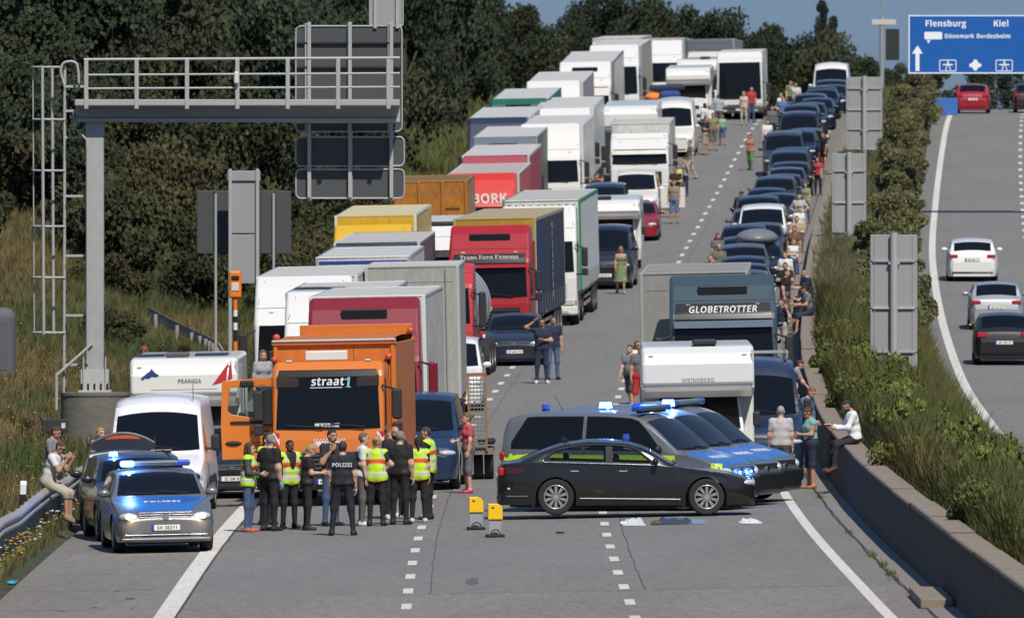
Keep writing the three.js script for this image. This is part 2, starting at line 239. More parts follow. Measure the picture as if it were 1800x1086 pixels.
function wheelGeo(r, w, spokes = 5) {
  const key = r + '_' + w + '_' + spokes; if (wheelCache.has(key)) return wheelCache.get(key);
  const hw = w / 2, ri = r * 0.66;
  const tyre = new THREE.LatheGeometry([[ri, -hw * 0.85], [r * 0.9, -hw], [r * 0.97, -hw * 0.86], [r, -hw * 0.6], [r, hw * 0.6], [r * 0.97, hw * 0.86], [r * 0.9, hw], [ri, hw * 0.85]].map(([x, y]) => new THREE.Vector2(x, y)), 28).rotateZ(-Math.PI / 2);
  const parts = [new THREE.LatheGeometry([[ri * 1.02, hw * 0.7], [ri * 1.01, hw * 0.9], [ri * 0.93, hw * 0.92], [ri * 0.9, hw * 0.55]].map(([x, y]) => new THREE.Vector2(x, y)), 28).rotateZ(-Math.PI / 2), xcyl(ri * 0.22, hw * 0.5, hw * 0.6, 0, 0, 14)];
  for (let i = 0; i < spokes; i++) { const a = i / spokes * Math.PI * 2; for (const o of [-0.085, 0.085]) parts.push(new THREE.BoxGeometry(hw * 0.22, ri * 0.95, ri * 0.1).translate(hw * 0.72, ri * 0.48, 0).rotateX(a + o)); }
  const rim = mergeGeometries(parts.map(nonIdx)), back = xcyl(ri * 1.0, hw * 1.1, -hw * 0.1, 0, 0, 24);
  const o = { tyre, rim, back }; wheelCache.set(key, o); return o;
}
function wheel(parent, x, y, z, r, w, rimM = RIM, spokes = 5, turn = 0) {
  const G = wheelGeo(r, w, spokes), g = new THREE.Group(); g.name = 'wheel'; parent.add(g); g.position.set(x, y, z); g.rotation.y = (x < 0 ? Math.PI : 0) + turn;
  mesh('tyre', G.tyre, TYRE, g); mesh('rim', G.rim, rimM, g); mesh('brake_disc', G.back, BLACK, g); return g;
}
const SPEC = {
  // front-wheel-drive saloon / estate, 4.77 m
  estate: { L: 4.77, W: 1.83, axles: [0.93, 3.72], rw: 0.33, base: 0.2, top: [[0, 0.6], [0.03, 0.68], [0.12, 0.745], [0.5, 0.86], [1.25, 0.97], [1.36, 1.0], [2.05, 1.40], [2.35, 1.455], [2.9, 1.48], [3.7, 1.45], [4.2, 1.39], [4.55, 1.1], [4.7, 0.95], [4.77, 0.7]], belt: [[0, 0.58], [0.3, 0.74], [1.3, 0.93], [3, 0.97], [4.77, 1.02]], w: [[0, 0.62], [0.04, 0.71], [0.12, 0.79], [0.3, 0.865], [0.8, 0.905], [2, 0.915], [4, 0.905], [4.5, 0.85], [4.7, 0.77], [4.77, 0.68]], ws: [1.37, 2.04], rwn: [4.22, 4.54], side: [[1.75, 4.3]] },
  hatch: { L: 4.2, W: 1.78, axles: [0.86, 3.45], rw: 0.315, base: 0.2, top: [[0, 0.6], [0.03, 0.7], [0.12, 0.78], [0.5, 0.9], [1.05, 1.0], [1.15, 1.03], [1.85, 1.43], [2.2, 1.48], [2.8, 1.49], [3.6, 1.43], [3.95, 1.1], [4.12, 0.95], [4.2, 0.68]], belt: [[0, 0.58], [0.3, 0.78], [1.1, 0.95], [3, 1.0], [4.2, 1.0]], w: [[0, 0.6], [0.04, 0.69], [0.12, 0.77], [0.3, 0.84], [0.8, 0.88], [2, 0.89], [3.5, 0.88], [4.0, 0.82], [4.2, 0.68]], ws: [1.16, 1.84], rwn: [3.62, 3.94], side: [[1.5, 3.65]] },
  suv: { L: 4.6, W: 1.88, axles: [0.9, 3.6], rw: 0.36, base: 0.27, top: [[0, 0.75], [0.03, 0.86], [0.12, 0.95], [0.5, 1.04], [1.1, 1.12], [1.2, 1.15], [1.8, 1.58], [2.15, 1.65], [2.9, 1.68], [3.9, 1.62], [4.35, 1.2], [4.52, 1.05], [4.6, 0.8]], belt: [[0, 0.73], [0.3, 0.95], [1.2, 1.08], [3, 1.13], [4.6, 1.15]], w: [[0, 0.68], [0.04, 0.76], [0.12, 0.83], [0.3, 0.89], [0.8, 0.93], [2, 0.94], [3.9, 0.93], [4.4, 0.86], [4.6, 0.74]], ws: [1.21, 1.79], rwn: [3.93, 4.34], side: [[1.55, 4.0]], tumble: 0.26 },
  fastback: { L: 4.87, W: 1.87, axles: [0.93, 3.77], rw: 0.345, base: 0.19, top: [[0, 0.56], [0.03, 0.64], [0.12, 0.7], [0.5, 0.81], [1.35, 0.93], [1.46, 0.955], [2.2, 1.33], [2.55, 1.41], [3.0, 1.43], [3.5, 1.38], [4.1, 1.2], [4.5, 1.035], [4.75, 0.985], [4.83, 0.9], [4.87, 0.66]], belt: [[0, 0.54], [0.3, 0.7], [1.4, 0.9], [3, 0.96], [4.2, 0.985], [4.87, 0.94]], w: [[0, 0.62], [0.04, 0.71], [0.12, 0.79], [0.3, 0.87], [0.8, 0.92], [2, 0.93], [4, 0.92], [4.55, 0.86], [4.78, 0.78], [4.87, 0.66]], ws: [1.47, 2.18], rwn: [3.5, 4.42], side: [[1.95, 4.0]], stations: 90 },
  mpv: { L: 4.9, W: 1.9, axles: [0.92, 3.92], rw: 0.34, base: 0.22, top: [[0, 0.68], [0.03, 0.8], [0.12, 0.9], [0.45, 1.0], [0.85, 1.1], [0.95, 1.14], [1.8, 1.78], [2.1, 1.88], [2.8, 1.91], [4.3, 1.89], [4.7, 1.82], [4.84, 1.5], [4.87, 1.0], [4.9, 0.75]], belt: [[0, 0.66], [0.3, 0.9], [0.95, 1.08], [2, 1.12], [4.9, 1.14]], w: [[0, 0.68], [0.04, 0.77], [0.12, 0.85], [0.3, 0.91], [0.8, 0.945], [2, 0.95], [4.6, 0.94], [4.82, 0.89], [4.9, 0.82]], ws: [0.98, 1.77], rwn: [4.75, 4.85], side: [[1.45, 4.65]], tumble: 0.16 },
  bigvan: { L: 5.9, W: 2.0, axles: [1.0, 4.6], rw: 0.35, base: 0.26, top: [[0, 0.78], [0.03, 0.95], [0.12, 1.06], [0.45, 1.18], [0.8, 1.3], [0.92, 1.36], [1.5, 2.15], [1.75, 2.42], [2.2, 2.55], [3.0, 2.58], [5.7, 2.56], [5.83, 2.4], [5.87, 1.2], [5.9, 0.85]], belt: [[0, 0.76], [0.3, 1.05], [0.9, 1.25], [2, 1.3], [5.9, 1.3]], w: [[0, 0.76], [0.04, 0.85], [0.12, 0.92], [0.3, 0.97], [0.8, 1.0], [5.7, 1.0], [5.86, 0.96], [5.9, 0.93]], ws: [0.95, 1.56], rwn: [5.84, 5.865], side: [[1.3, 2.2]], tumble: 0.09, crown: 0.1 },
};
// one car; o: paint, spec, plate, roof colour ...
function car(name, kind, o = {}) {
  const S = { ...SPEC[kind], ...(o.spec || {}) }, g = group(name), K = loft(S), body = o.paint || paint([0.02, 0.03, 0.06]), { L } = S, hw = S.W / 2;
  const B = mesh('body', K.g, body, g);
  mesh('underbody', box(S.W - 0.5, 0.42, L - 0.5, 0, (S.base ?? 0.2) + 0.17, -L / 2), BLACK, g);
  const wg = o.glass || GLASS;
  mesh('windscreen', K.topPane(S.ws[0], S.ws[1], 0.93, 0.93, 0.008, 8, 10, 0.12), wg, g);
  if (!o.noRearGlass) mesh('rear_window', K.topPane(S.rwn[0], S.rwn[1], 0.9, 0.86, 0.008), wg, g);
  const [s0, s1] = S.side[0], lo = (q) => K.at(q).yB + 0.03, hi = (q) => { const s = K.at(q); return Math.max(s.yB + 0.04, Math.min(s.yT - s.cr - 0.035, s.yB + (q - s0 + 0.1) * 1.1 + 0.02, s.yB + (s1 - q) * 1.6 + 0.12)); };
  const nW = o.doors ?? 2, gap = 0.05;
  for (const sg of [1, -1]) for (let i = 0; i < nW; i++) { const a = lerp(s0, s1, i / nW) + (i ? gap : 0), b = lerp(s0, s1, (i + 1) / nW) - gap * 0.5; if (!o.noSideGlass) mesh('side_window', K.sidePane(sg, a, b, lo, hi), wg, g); }
  // shut lines of the doors
  for (const sg of [1, -1]) for (const q of o.seams || [S.axles[0] + 0.55, lerp(s0, s1, 0.5), S.axles[1] - 0.2]) mesh('door_seam', K.sidePane(sg, q - 0.006, q + 0.006, (z) => Math.max(K.at(z).yb, S.base ?? 0.2) + 0.08, (z) => K.at(z).yB, 0.0025, 1, 8), BLACK, g);
  for (const a of S.axles) for (const sg of [1, -1]) wheel(g, sg * (hw - 0.125), S.rw, -a, S.rw, 0.22, o.rim || RIM, o.spokes || 5, a === S.axles[0] ? (o.steer || 0) : 0);
  // front: lamps, grille, plate, lower intake
  const ly = S.belt[0][1] + (o.lampDy ?? 0.075), fw = K.fW(0.12);
  for (const sg of [1, -1]) {
    const lm = new THREE.SphereGeometry(1, 14, 8).scale(0.19, o.lampH ?? 0.065, 0.1).rotateY(sg * 0.55).translate(sg * (fw - 0.13), ly, -0.12);
    mesh('headlight', lm, o.lampMat || LAMP, g);
    const tm = rbox(0.3, o.tailH ?? 0.16, 0.12, sg * (K.fW(L - 0.1) - 0.13), S.belt[S.belt.length - 1][1] - 0.12, -L + 0.07, 0.04); mesh('tail_light', tm, REDLAMP, g);
    if (!o.noMirror) { const mq = S.ws[0] + 0.42, my = K.at(mq).yB + 0.09, mx = K.sideAt(K.at(mq), my); const m = mesh('mirror', new THREE.SphereGeometry(1, 12, 8).scale(0.115, 0.075, 0.06).translate(sg * (mx + 0.13), my, -mq + 0.0), o.mirrorMat || body, g); mesh('mirror_arm', rbox(0.12, 0.03, 0.05, sg * (mx + 0.04), my - 0.045, -mq, 0.01), PLASTIC, m); }
  }
  const gy = ly - 0.005, gw = (fw - 0.3) * 2;
  const gr = mesh('grille', rbox(gw, o.grilleH ?? 0.12, 0.06, 0, gy, -0.045, 0.02), PLASTIC, g);
  for (let i = 0; i < (o.slats ?? 3); i++) mesh('slat', rbox(gw - 0.02, 0.012, 0.02, 0, gy - 0.04 + i * 0.04, -0.012, 0.004), o.slatMat || CHROME, gr);
  mesh('badge', xcyl(0.055, 0.02, 0, 0, 0, 18).rotateY(Math.PI / 2).translate(0, gy, 0.003), CHROME, gr);
  const py = o.plateY ?? (S.base ?? 0.2) + 0.22;
  mesh('lower_intake', rbox(gw * 0.95, 0.12, 0.06, 0, py - 0.13, -0.028, 0.03), PLASTIC, g);
  if (o.plate !== null) { mesh('license_plate', new THREE.BoxGeometry(0.52, 0.11, 0.012).translate(0, py, 0.008), plateMat(o.plate || 'SE AB 214'), g); mesh('license_plate', new THREE.BoxGeometry(0.52, 0.11, 0.012).rotateY(Math.PI).translate(0, o.rearPlateY ?? 0.72, -L - 0.008), plateMat(o.plate || 'SE AB 214'), g); }
  mesh('bumper', [rbox(K.fW(0.05) * 1.9, 0.06, 0.1, 0, (S.base ?? 0.2) + 0.05, -0.06, 0.03), rbox(K.fW(L - 0.05) * 1.9, 0.14, 0.1, 0, (S.base ?? 0.2) + 0.12, -L + 0.05, 0.03)], PLASTIC, g);
  // wipers
  mesh('wiper', [sbar([-0.05, K.fT(S.ws[0] + 0.03) + 0.02, -S.ws[0] - 0.03], [-0.6, K.fT(S.ws[0] + 0.06) + 0.02, -S.ws[0] - 0.06], 0.02, 0.015), sbar([0.5, K.fT(S.ws[0] + 0.03) + 0.02, -S.ws[0] - 0.03], [0.0, K.fT(S.ws[0] + 0.08) + 0.03, -S.ws[0] - 0.08], 0.02, 0.015)], BLACK, g);
  g.userData.K = K; g.userData.S = S;
  return g;
}
function done(g) { delete g.userData.K; delete g.userData.S; return g; }
// lay text on a car's bonnet: centred at q, letters readable from in front
function bonnetText(g, str, size, q, m, roll = 0.012) {
  const K = g.userData.K, t = text(str, size), p = t.attributes.position;
  for (let i = 0; i < p.count; i++) { const x = p.getX(i), qq = q + p.getY(i), s = K.at(qq); p.setXYZ(i, x, s.yT - s.cr * (x / s.wT) ** 2 + 0.004 + p.getZ(i), -qq); }
  t.computeVertexNormals(); return mesh('lettering', t, m, g);
}
const BLUE_ON = mat([0.03, 0.1, 0.9], 0.3, 0, { emissive: new THREE.Color(0.02, 0.12, 1.0), emissiveIntensity: 1 });
function blueLight(g, x, y, z, on, w = 0.2, h = 0.09) {
  const b = new THREE.Group(); b.name = 'beacon'; g.add(b); b.position.set(x, y, z);
  mesh('base', cyl(0.07, 0.08, 0.05, 0, 0.025, 0, 14), PLASTIC, b);
  const m = new THREE.MeshPhysicalMaterial({ color: new THREE.Color(0.02, 0.08, 0.5), roughness: 0.15, clearcoat: 1 }); if (on) { m.emissive = new THREE.Color(0.12, 0.3, 1); m.emissiveIntensity = on; }
  mesh('lens', cyl(w * 0.38, w * 0.45, h, 0, 0.05 + h / 2, 0, 18), m, b);
  if (on) { const l = new THREE.PointLight(new THREE.Color(0.1, 0.3, 1), on * 0.5, 0, 2); l.position.set(0, 0.05 + h / 2, w * 0.5 + 0.03); l.castShadow = true; b.add(l); }
  return b;
}

// ---------- trucks ----------
const CHASSIS = mat([0.03, 0.03, 0.032], 0.7), GREYMETAL = mat([0.3, 0.31, 0.32], 0.5, 0.3), WHITEPAINT = paint([0.66, 0.65, 0.63]), ALU = mat([0.5, 0.5, 0.51], 0.4, 0.6);
const CLOTH = (c) => mat(c, 0.55);
// grubby panel: base colour with streaks of road dirt that have their own outline
const panelCache = new Map();
function panel(c, k = 0.14, rough = 0.5) {
  const key = c.join() + k + rough; if (panelCache.has(key)) return panelCache.get(key);
  const s = panelCache.size * 3.7, sr = (x) => Math.pow(clamp(x, 0, 1), 1 / 2.2);
  const t = noiseTex(128, (u, v) => { const n = 1 - k * clamp(0.5 + 0.9 * tn(u, v * 0.5, 26, s) + 0.6 * tn(u, v, 7, s + 4) + (rnd() - 0.5) * 0.3, 0, 1.2); return [sr(c[0] * n), sr(c[1] * n), sr(c[2] * n * (1 - k * 0.15))]; });
  const m = new THREE.MeshPhysicalMaterial({ map: t, roughness: rough, clearcoat: 0.25, clearcoatRoughness: 0.3 }); panelCache.set(key, m); return m;
}
function gridGeo(nu, nv, f) { const p = [], uv = [], ix = []; for (let i = 0; i <= nu; i++) for (let j = 0; j <= nv; j++) { p.push(...f(i / nu, j / nv)); uv.push(i / nu, j / nv); } for (let i = 0; i < nu; i++) for (let j = 0; j < nv; j++) { const a = i * (nv + 1) + j, b = a + 1, c = a + nv + 1, e = c + 1; ix.push(a, c, e, a, e, b); } const q = new THREE.BufferGeometry(); q.setAttribute('position', new THREE.Float32BufferAttribute(p, 3)); q.setAttribute('uv', new THREE.Float32BufferAttribute(uv, 2)); q.setIndex(ix); q.computeVertexNormals(); return q; }
function truckCab(g, o) {
  const W = o.W ?? 2.48, hw = W / 2, H = o.H ?? 3.7, wb = o.wb ?? 1.72, wt = o.wt ?? 2.72, lean = o.lean ?? 0.2, len = o.len ?? 2.2, paintM = o.paint || WHITEPAINT, low = o.low ?? 0.34;
  const front = [[low, -0.06], [low + 0.15, 0], [1.0, 0], [wb - 0.2, -0.03], [wb, -0.07], [wt, -0.07 - lean], [wt + 0.12, -0.12 - lean], ...(H > wt + 0.45 ? [[H - 0.25, -0.35 - lean - (H - wt - 0.4) * 0.5], [H, -0.62 - lean - (H - wt - 0.4) * 0.5]] : [[H, -0.3 - lean]])];
  const zf = poly(front);
  mesh('cab', prof([...front.map(([y, z]) => [z, y]), [-len, H - 0.04], [-len, 1.0], [-0.95, 1.0], [-0.8, low]], W, 0.09, 3), paintM, g);
  { const q = g.children[g.children.length - 1].geometry, p = q.attributes.position; for (let i = 0; i < p.count; i++) { const y = p.getY(i), z = p.getZ(i), t = clamp((y - wt) / Math.max(0.3, H - wt), 0, 1), f = clamp(1 + z / 0.5, 0, 1); p.setX(i, p.getX(i) * (1 - 0.075 * Math.pow(t, 1.4) * (0.5 + 0.5 * f)) * (1 - 0.012 * f)); } q.computeVertexNormals(); }
  const pane = (y0, y1, h0, h1, off, bow = 0.03) => gridGeo(6, 10, (a, b) => { const y = lerp(y0, y1, a), x = lerp(h0, h1, a) * (2 * b - 1); return [x, y, zf(y) + off - bow * (x / hw) ** 2 + bow]; });
  mesh('windscreen', pane(wb + 0.02, wt, hw - 0.09, hw - 0.14, 0.008), GLASS, g);
  mesh('wiper', [sbar([-0.1, wb + 0.05, zf(wb + 0.05) + 0.06], [-0.85, wb + 0.1, zf(wb + 0.1) + 0.05], 0.03, 0.02), sbar([0.75, wb + 0.05, zf(wb) + 0.06], [0.05, wb + 0.12, zf(wb + 0.1) + 0.06], 0.03, 0.02)], BLACK, g);
  if (o.band) { const bm = mesh('header_panel', pane(wt + 0.0, wt + (o.bandH ?? 0.3), hw - 0.12, hw - 0.16, 0.02), o.band, g); if (o.text) { const t = text(o.text, o.textSize ?? 0.17, o.textFont || font, o.italic || 0); t.translate(o.textX ?? 0, wt + (o.bandH ?? 0.3) * (o.textPos ?? 0.55), zf(wt + 0.15) + 0.06); mesh('lettering', t, o.textMat || mat([0.8, 0.8, 0.8], 0.5), bm); } }
  if (o.visor) mesh('sun_visor', gridGeo(5, 10, (a, b) => { const x = (hw - 0.1) * (2 * b - 1); return [x, lerp(wt - 0.04, wt - (o.visorH ?? 0.22), a), zf(wt) + lerp(0.1, 0.24, a) - 0.06 * (x / hw) ** 2]; }), o.visor, g);
  if (o.hatch) mesh('roof_light_panel', rbox(o.hatchW ?? 1.1, 0.36, 0.06, 0, H - 0.42, zf(H - 0.42) + 0.0, 0.03), mat([0.01, 0.01, 0.011], 0.35), g);
  // grille and lamps
  const gy0 = o.grilleY0 ?? 0.72, gy1 = o.grilleY1 ?? wb - 0.3, gr = mesh('grille', rbox((o.grilleW ?? hw - 0.32) * 2, gy1 - gy0, 0.05, 0, (gy0 + gy1) / 2, zf((gy0 + gy1) / 2) + 0.004, 0.03), o.grille || PLASTIC, g);
  for (let i = 0; i < 5; i++) { const y = lerp(gy0 + 0.08, gy1 - 0.08, i / 4); mesh('slat', rbox((o.grilleW ?? hw - 0.32) * 2 - 0.1, 0.035, 0.05, 0, y, zf(y) + 0.028, 0.012), o.slat || mat([0.05, 0.05, 0.052], 0.45), gr); }
  mesh('badge', xcyl(0.09, 0.03, 0, 0, 0, 18).rotateY(Math.PI / 2).translate(0, gy1 - 0.02, zf(gy1) + 0.05), o.badge || CHROME, gr);
  const bp = mesh('bumper', [rbox(W + 0.01, 0.3, 0.5, 0, low + 0.16, -0.26 + 0.03, 0.06)], o.bumper || mat([0.06, 0.06, 0.062], 0.6), g);
  mesh('license_plate', new THREE.BoxGeometry(0.52, 0.11, 0.012).translate(0, low + 0.16, 0.045), plateMat(o.plate || 'OH TL 86'), bp);
  for (const s of [1, -1]) {
    mesh('headlight', rbox(0.42, 0.2, 0.08, s * (hw - 0.3), low + 0.42, zf(low + 0.42) + 0.0, 0.04), LAMP, g);
    mesh('side_window', gridGeo(2, 2, (a, b) => [s * (hw + 0.006), lerp(wb + 0.06, wt - 0.06, b), lerp(-0.42, -1.32, a) - (b < 0.6 ? 0 : 0.05)]), GLASS, g);
    const dr = mesh('door_seam', [box(0.006, wt - 0.95, 0.012, s * (hw + 0.001), (wt + 0.95) / 2, -0.3), box(0.006, wt - 0.95, 0.012, s * (hw + 0.001), (wt + 0.95) / 2, -1.42)], BLACK, g); mesh('handle', rbox(0.03, 0.04, 0.18, s * (hw + 0.012), wb - 0.12, -1.25, 0.01), PLASTIC, dr);
    const mi = mesh('mirror', [rbox(0.2, o.mirrorH ?? 0.62, 0.13, s * (hw + 0.26), wb + 0.5, -0.02, 0.05), rbox(0.2, 0.24, 0.12, s * (hw + 0.26), wb + 0.02, -0.02, 0.04)], o.mirror || PLASTIC, g);
    mesh('mirror_arm', [bar([s * (hw - 0.05), wb + 0.88, -0.18], [s * (hw + 0.28), wb + 0.78, -0.02], 0.022), bar([s * (hw - 0.05), wb - 0.05, -0.12], [s * (hw + 0.26), wb - 0.06, -0.02], 0.022)], PLASTIC, mi);
    mesh('step', rbox(0.1, 0.5, 0.62, s * (hw - 0.06), 0.68, -0.62, 0.03), o.bumper || CHASSIS, g);
    wheel(g, s * (hw - 0.17), 0.5, -1.38, 0.5, 0.32, RIM, 8);
    mesh('mudguard', prof([[-0.8, 0.5], [-0.82, 0.9], [-1.0, 1.08], [-1.38, 1.14], [-1.76, 1.08], [-1.95, 0.9], [-1.97, 0.6], [-1.9, 0.6], [-1.88, 0.86], [-1.7, 1.02], [-1.38, 1.07], [-1.06, 1.02], [-0.88, 0.86], [-0.87, 0.5]], 0.4, 0.01, 1).translate(s * (hw - 0.2), 0, 0), PLASTIC, g);
  }
  for (const s of [1, -1]) { mesh('fog_lamp', rbox(0.2, 0.1, 0.03, s * (hw - 0.38), low + 0.12, 0.035, 0.02), LAMP, bp); mesh('indicator', rbox(0.05, 0.16, 0.08, s * (hw - 0.05), low + 0.42, zf(low + 0.42) - 0.01, 0.02), ORANGELAMP, g); }
  if (H > wt + 0.6) { const y = wt + 0.42; mesh('roof_seam', rbox(W - 0.16, 0.014, 0.012, 0, y, zf(y) + 0.001, 0.004), BLACK, g); for (const s of [1, -1]) mesh('deflector_edge', sbar([s * (hw - 0.1), wt + 0.5, zf(wt + 0.5) + 0.004], [s * (hw - 0.27), H - 0.1, zf(H - 0.1) + 0.004], 0.012, 0.01), BLACK, g); }
  if (!o.noMarker) for (const x of [-0.8, 0.8]) mesh('marker_lamp', rbox(0.12, 0.045, 0.04, x, wt + 0.32, zf(wt + 0.32) + 0.01, 0.015), mat([0.6, 0.56, 0.5], 0.3), g);
  if (o.marker) for (const x of [-0.95, -0.35, 0.35, 0.95]) mesh('marker_lamp', rbox(0.1, 0.05, 0.05, x, H - 0.03, zf(H) + 0.0, 0.02), ORANGELAMP, g);
  if (o.roofLamps) for (const x of [-0.95, 0.95]) mesh('spot_lamp', rbox(0.22, 0.09, 0.05, x, wt + 0.2, zf(wt + 0.2) + 0.04, 0.03), LAMP, g);
  return { zf, hw, H, len };
}
function semiTrailer(g, o) {   // o: z0, H, W, L, front, side, roof
  const W = o.W ?? 2.55, H = o.H ?? 4.0, L = o.L ?? 13.4, z0 = o.z0 ?? -2.6, fl = o.floor ?? 1.05, hw = W / 2, side = o.side || o.front;
  const b = new THREE.Group(); b.name = 'trailer'; g.add(b); b.position.set(o.x || 0, 0, z0); if (o.yaw) b.rotation.y = o.yaw * Math.PI / 180;
  mesh('front_wall', rbox(W - 0.02, H - fl, 0.08, 0, (H + fl) / 2, -0.04, 0.02), o.front, b);
  for (const s of [1, -1]) mesh(o.curtain ? 'side_curtain' : 'side_wall', o.curtain ? gridGeo(40, 10, (a, c) => [s * (hw - 0.012 + 0.012 * Math.sin(a * 60) * Math.sin(c * 3.14) + 0.02 * noise.noise(a * 9, c * 3, s)), lerp(fl - 0.02, H - 0.1, c), lerp(-0.09, -L + 0.1, a)]) : box(0.04, H - fl - 0.12, L - 0.2, s * (hw - 0.02), (H + fl) / 2, -L / 2), side, b);
  mesh('roof', rbox(W - 0.06, 0.05, L - 0.1, 0, H - 0.035, -L / 2, 0.02), o.roof || mat([0.5, 0.5, 0.49], 0.7), b);
  mesh('roof_rail', [rbox(W, 0.1, 0.1, 0, H - 0.05, -0.05, 0.03), rbox(0.07, 0.12, L, hw - 0.035, H - 0.06, -L / 2, 0.02), rbox(0.07, 0.12, L, -hw + 0.035, H - 0.06, -L / 2, 0.02)], o.rail || ALU, b);
  mesh('corner_post', [rbox(0.09, H - fl, 0.1, hw - 0.045, (H + fl) / 2, -0.045, 0.02), rbox(0.09, H - fl, 0.1, -hw + 0.045, (H + fl) / 2, -0.045, 0.02)], o.rail || ALU, b);
  mesh('rear_door', rbox(W - 0.02, H - fl, 0.08, 0, (H + fl) / 2, -L + 0.04, 0.02), o.front, b);
  mesh('floor_frame', [box(W - 0.04, 0.14, L, 0, fl - 0.05, -L / 2), box(0.9, 0.3, L - 1, 0, fl - 0.28, -L / 2 - 0.4)], CHASSIS, b);
  for (const s of [1, -1]) {
    if (!o.short) mesh('side_guard', [box(0.04, 0.1, 4.2, s * (hw - 0.1), 0.72, -5.6), box(0.04, 0.1, 4.2, s * (hw - 0.1), 0.48, -5.6)], GREYMETAL, b);
    for (const a of o.axles || [-L + 2.1, -L + 3.4, -L + 4.7]) wheel(b, s * (hw - 0.2), 0.48, a, 0.48, 0.36, RIM, 8);
    mesh('support_leg', box(0.12, 0.75, 0.12, s * (hw - 0.45), fl - 0.45, -2.6), GREYMETAL, b);
  }
  const SEAM = mat([0.16, 0.16, 0.155], 0.8);
  for (const x of [-0.42, 0.42]) mesh('panel_seam', box(0.014, H - fl - 0.25, 0.008, x * W / 2.4, (H + fl) / 2, 0.002), SEAM, b);
  mesh('panel_seam', box(W - 0.3, 0.014, 0.008, 0, H - 0.42, 0.002), SEAM, b);
  for (let i = 1; i < 7; i++) mesh('roof_bow', rbox(W - 0.2, 0.02, 0.06, 0, H - 0.002, -L * i / 7, 0.008), o.roof || mat([0.4, 0.4, 0.39], 0.7), b);
  for (const s of [1, -1]) { if (o.curtain) for (let i = 1; i < 12; i++) mesh('strap', box(0.012, 0.55, 0.05, s * (hw + 0.012), fl + 0.22, -L * i / 12), mat([0.12, 0.12, 0.12], 0.7), b); else for (let i = 1; i < 8; i++) mesh('panel_seam', box(0.008, H - fl - 0.3, 0.014, s * (hw + 0.001), (H + fl) / 2, -L * i / 8), SEAM, b); mesh('side_marker', box(0.012, 0.05, 0.12, s * (hw + 0.004), fl - 0.04, -L * 0.3), ORANGELAMP, b); mesh('side_marker', box(0.012, 0.05, 0.12, s * (hw + 0.004), fl - 0.04, -L * 0.6), ORANGELAMP, b); }
  for (const [x, y, c] of o.stripes || []) mesh('stripe', rbox(W - 0.2, c[0], 0.02, x, y, 0.012, 0.005), c[1], b);
  if (o.lamps) for (const s of [1, -1]) mesh('marker_lamp', rbox(0.12, 0.05, 0.03, s * (hw - 0.16), H - 0.15, 0.012, 0.01), ORANGELAMP, b);
  if (o.clips) for (let i = 0; i < 10; i++) mesh('clip', rbox(0.06, 0.035, 0.02, lerp(-1.05, 1.05, i / 9), H - 0.17, 0.008, 0.005), BLACK, b);
  return b;
}
function semi(name, label, o, u, d, yaw = 0, cat = 'truck', grp) {
  const g = group(name); tag(g, label, cat, grp); const c = truckCab(g, o);
  mesh('frame', [box(0.9, 0.25, 4.2, 0, 0.75, -c.len - 1.2), box(W2(o), 0.06, 1.5, 0, 1.02, -c.len - 1.5)], CHASSIS, g);
  for (const s of [1, -1]) { wheel(g, s * (c.hw - 0.3), 0.5, -c.len - 2.35, 0.5, 0.55, RIM, 8); mesh('fuel_tank', rbox(0.5, 0.5, 1.1, s * (c.hw - 0.3), 0.72, -c.len - 0.9, 0.1, 2), ALU, g); }
  if (o.fairing) for (const s of [1, -1]) mesh('side_fairing', box(0.04, 2.4, 0.55, s * (c.hw - 0.02), 2.1, -c.len - 0.26), o.paint, g);
  if (o.trailer) semiTrailer(g, { z0: -c.len - 0.75, ...o.trailer });
  place(g, u, d, yaw); return g;
}
const W2 = (o) => (o.W ?? 2.48) - 0.3;
function rigidTruck(name, label, o, u, d, yaw = 0, cat = 'truck', grp) {
  const g = group(name); tag(g, label, cat, grp); const c = truckCab(g, o);
  const b = o.body; semiTrailer(g, { short: true, axles: [-b.L + 1.8, -b.L + 3.1], z0: -c.len - 0.2, L: 7.2, floor: 1.0, ...b, ...(b.L ? {} : {}) });
  place(g, u, d, yaw); return g;
}

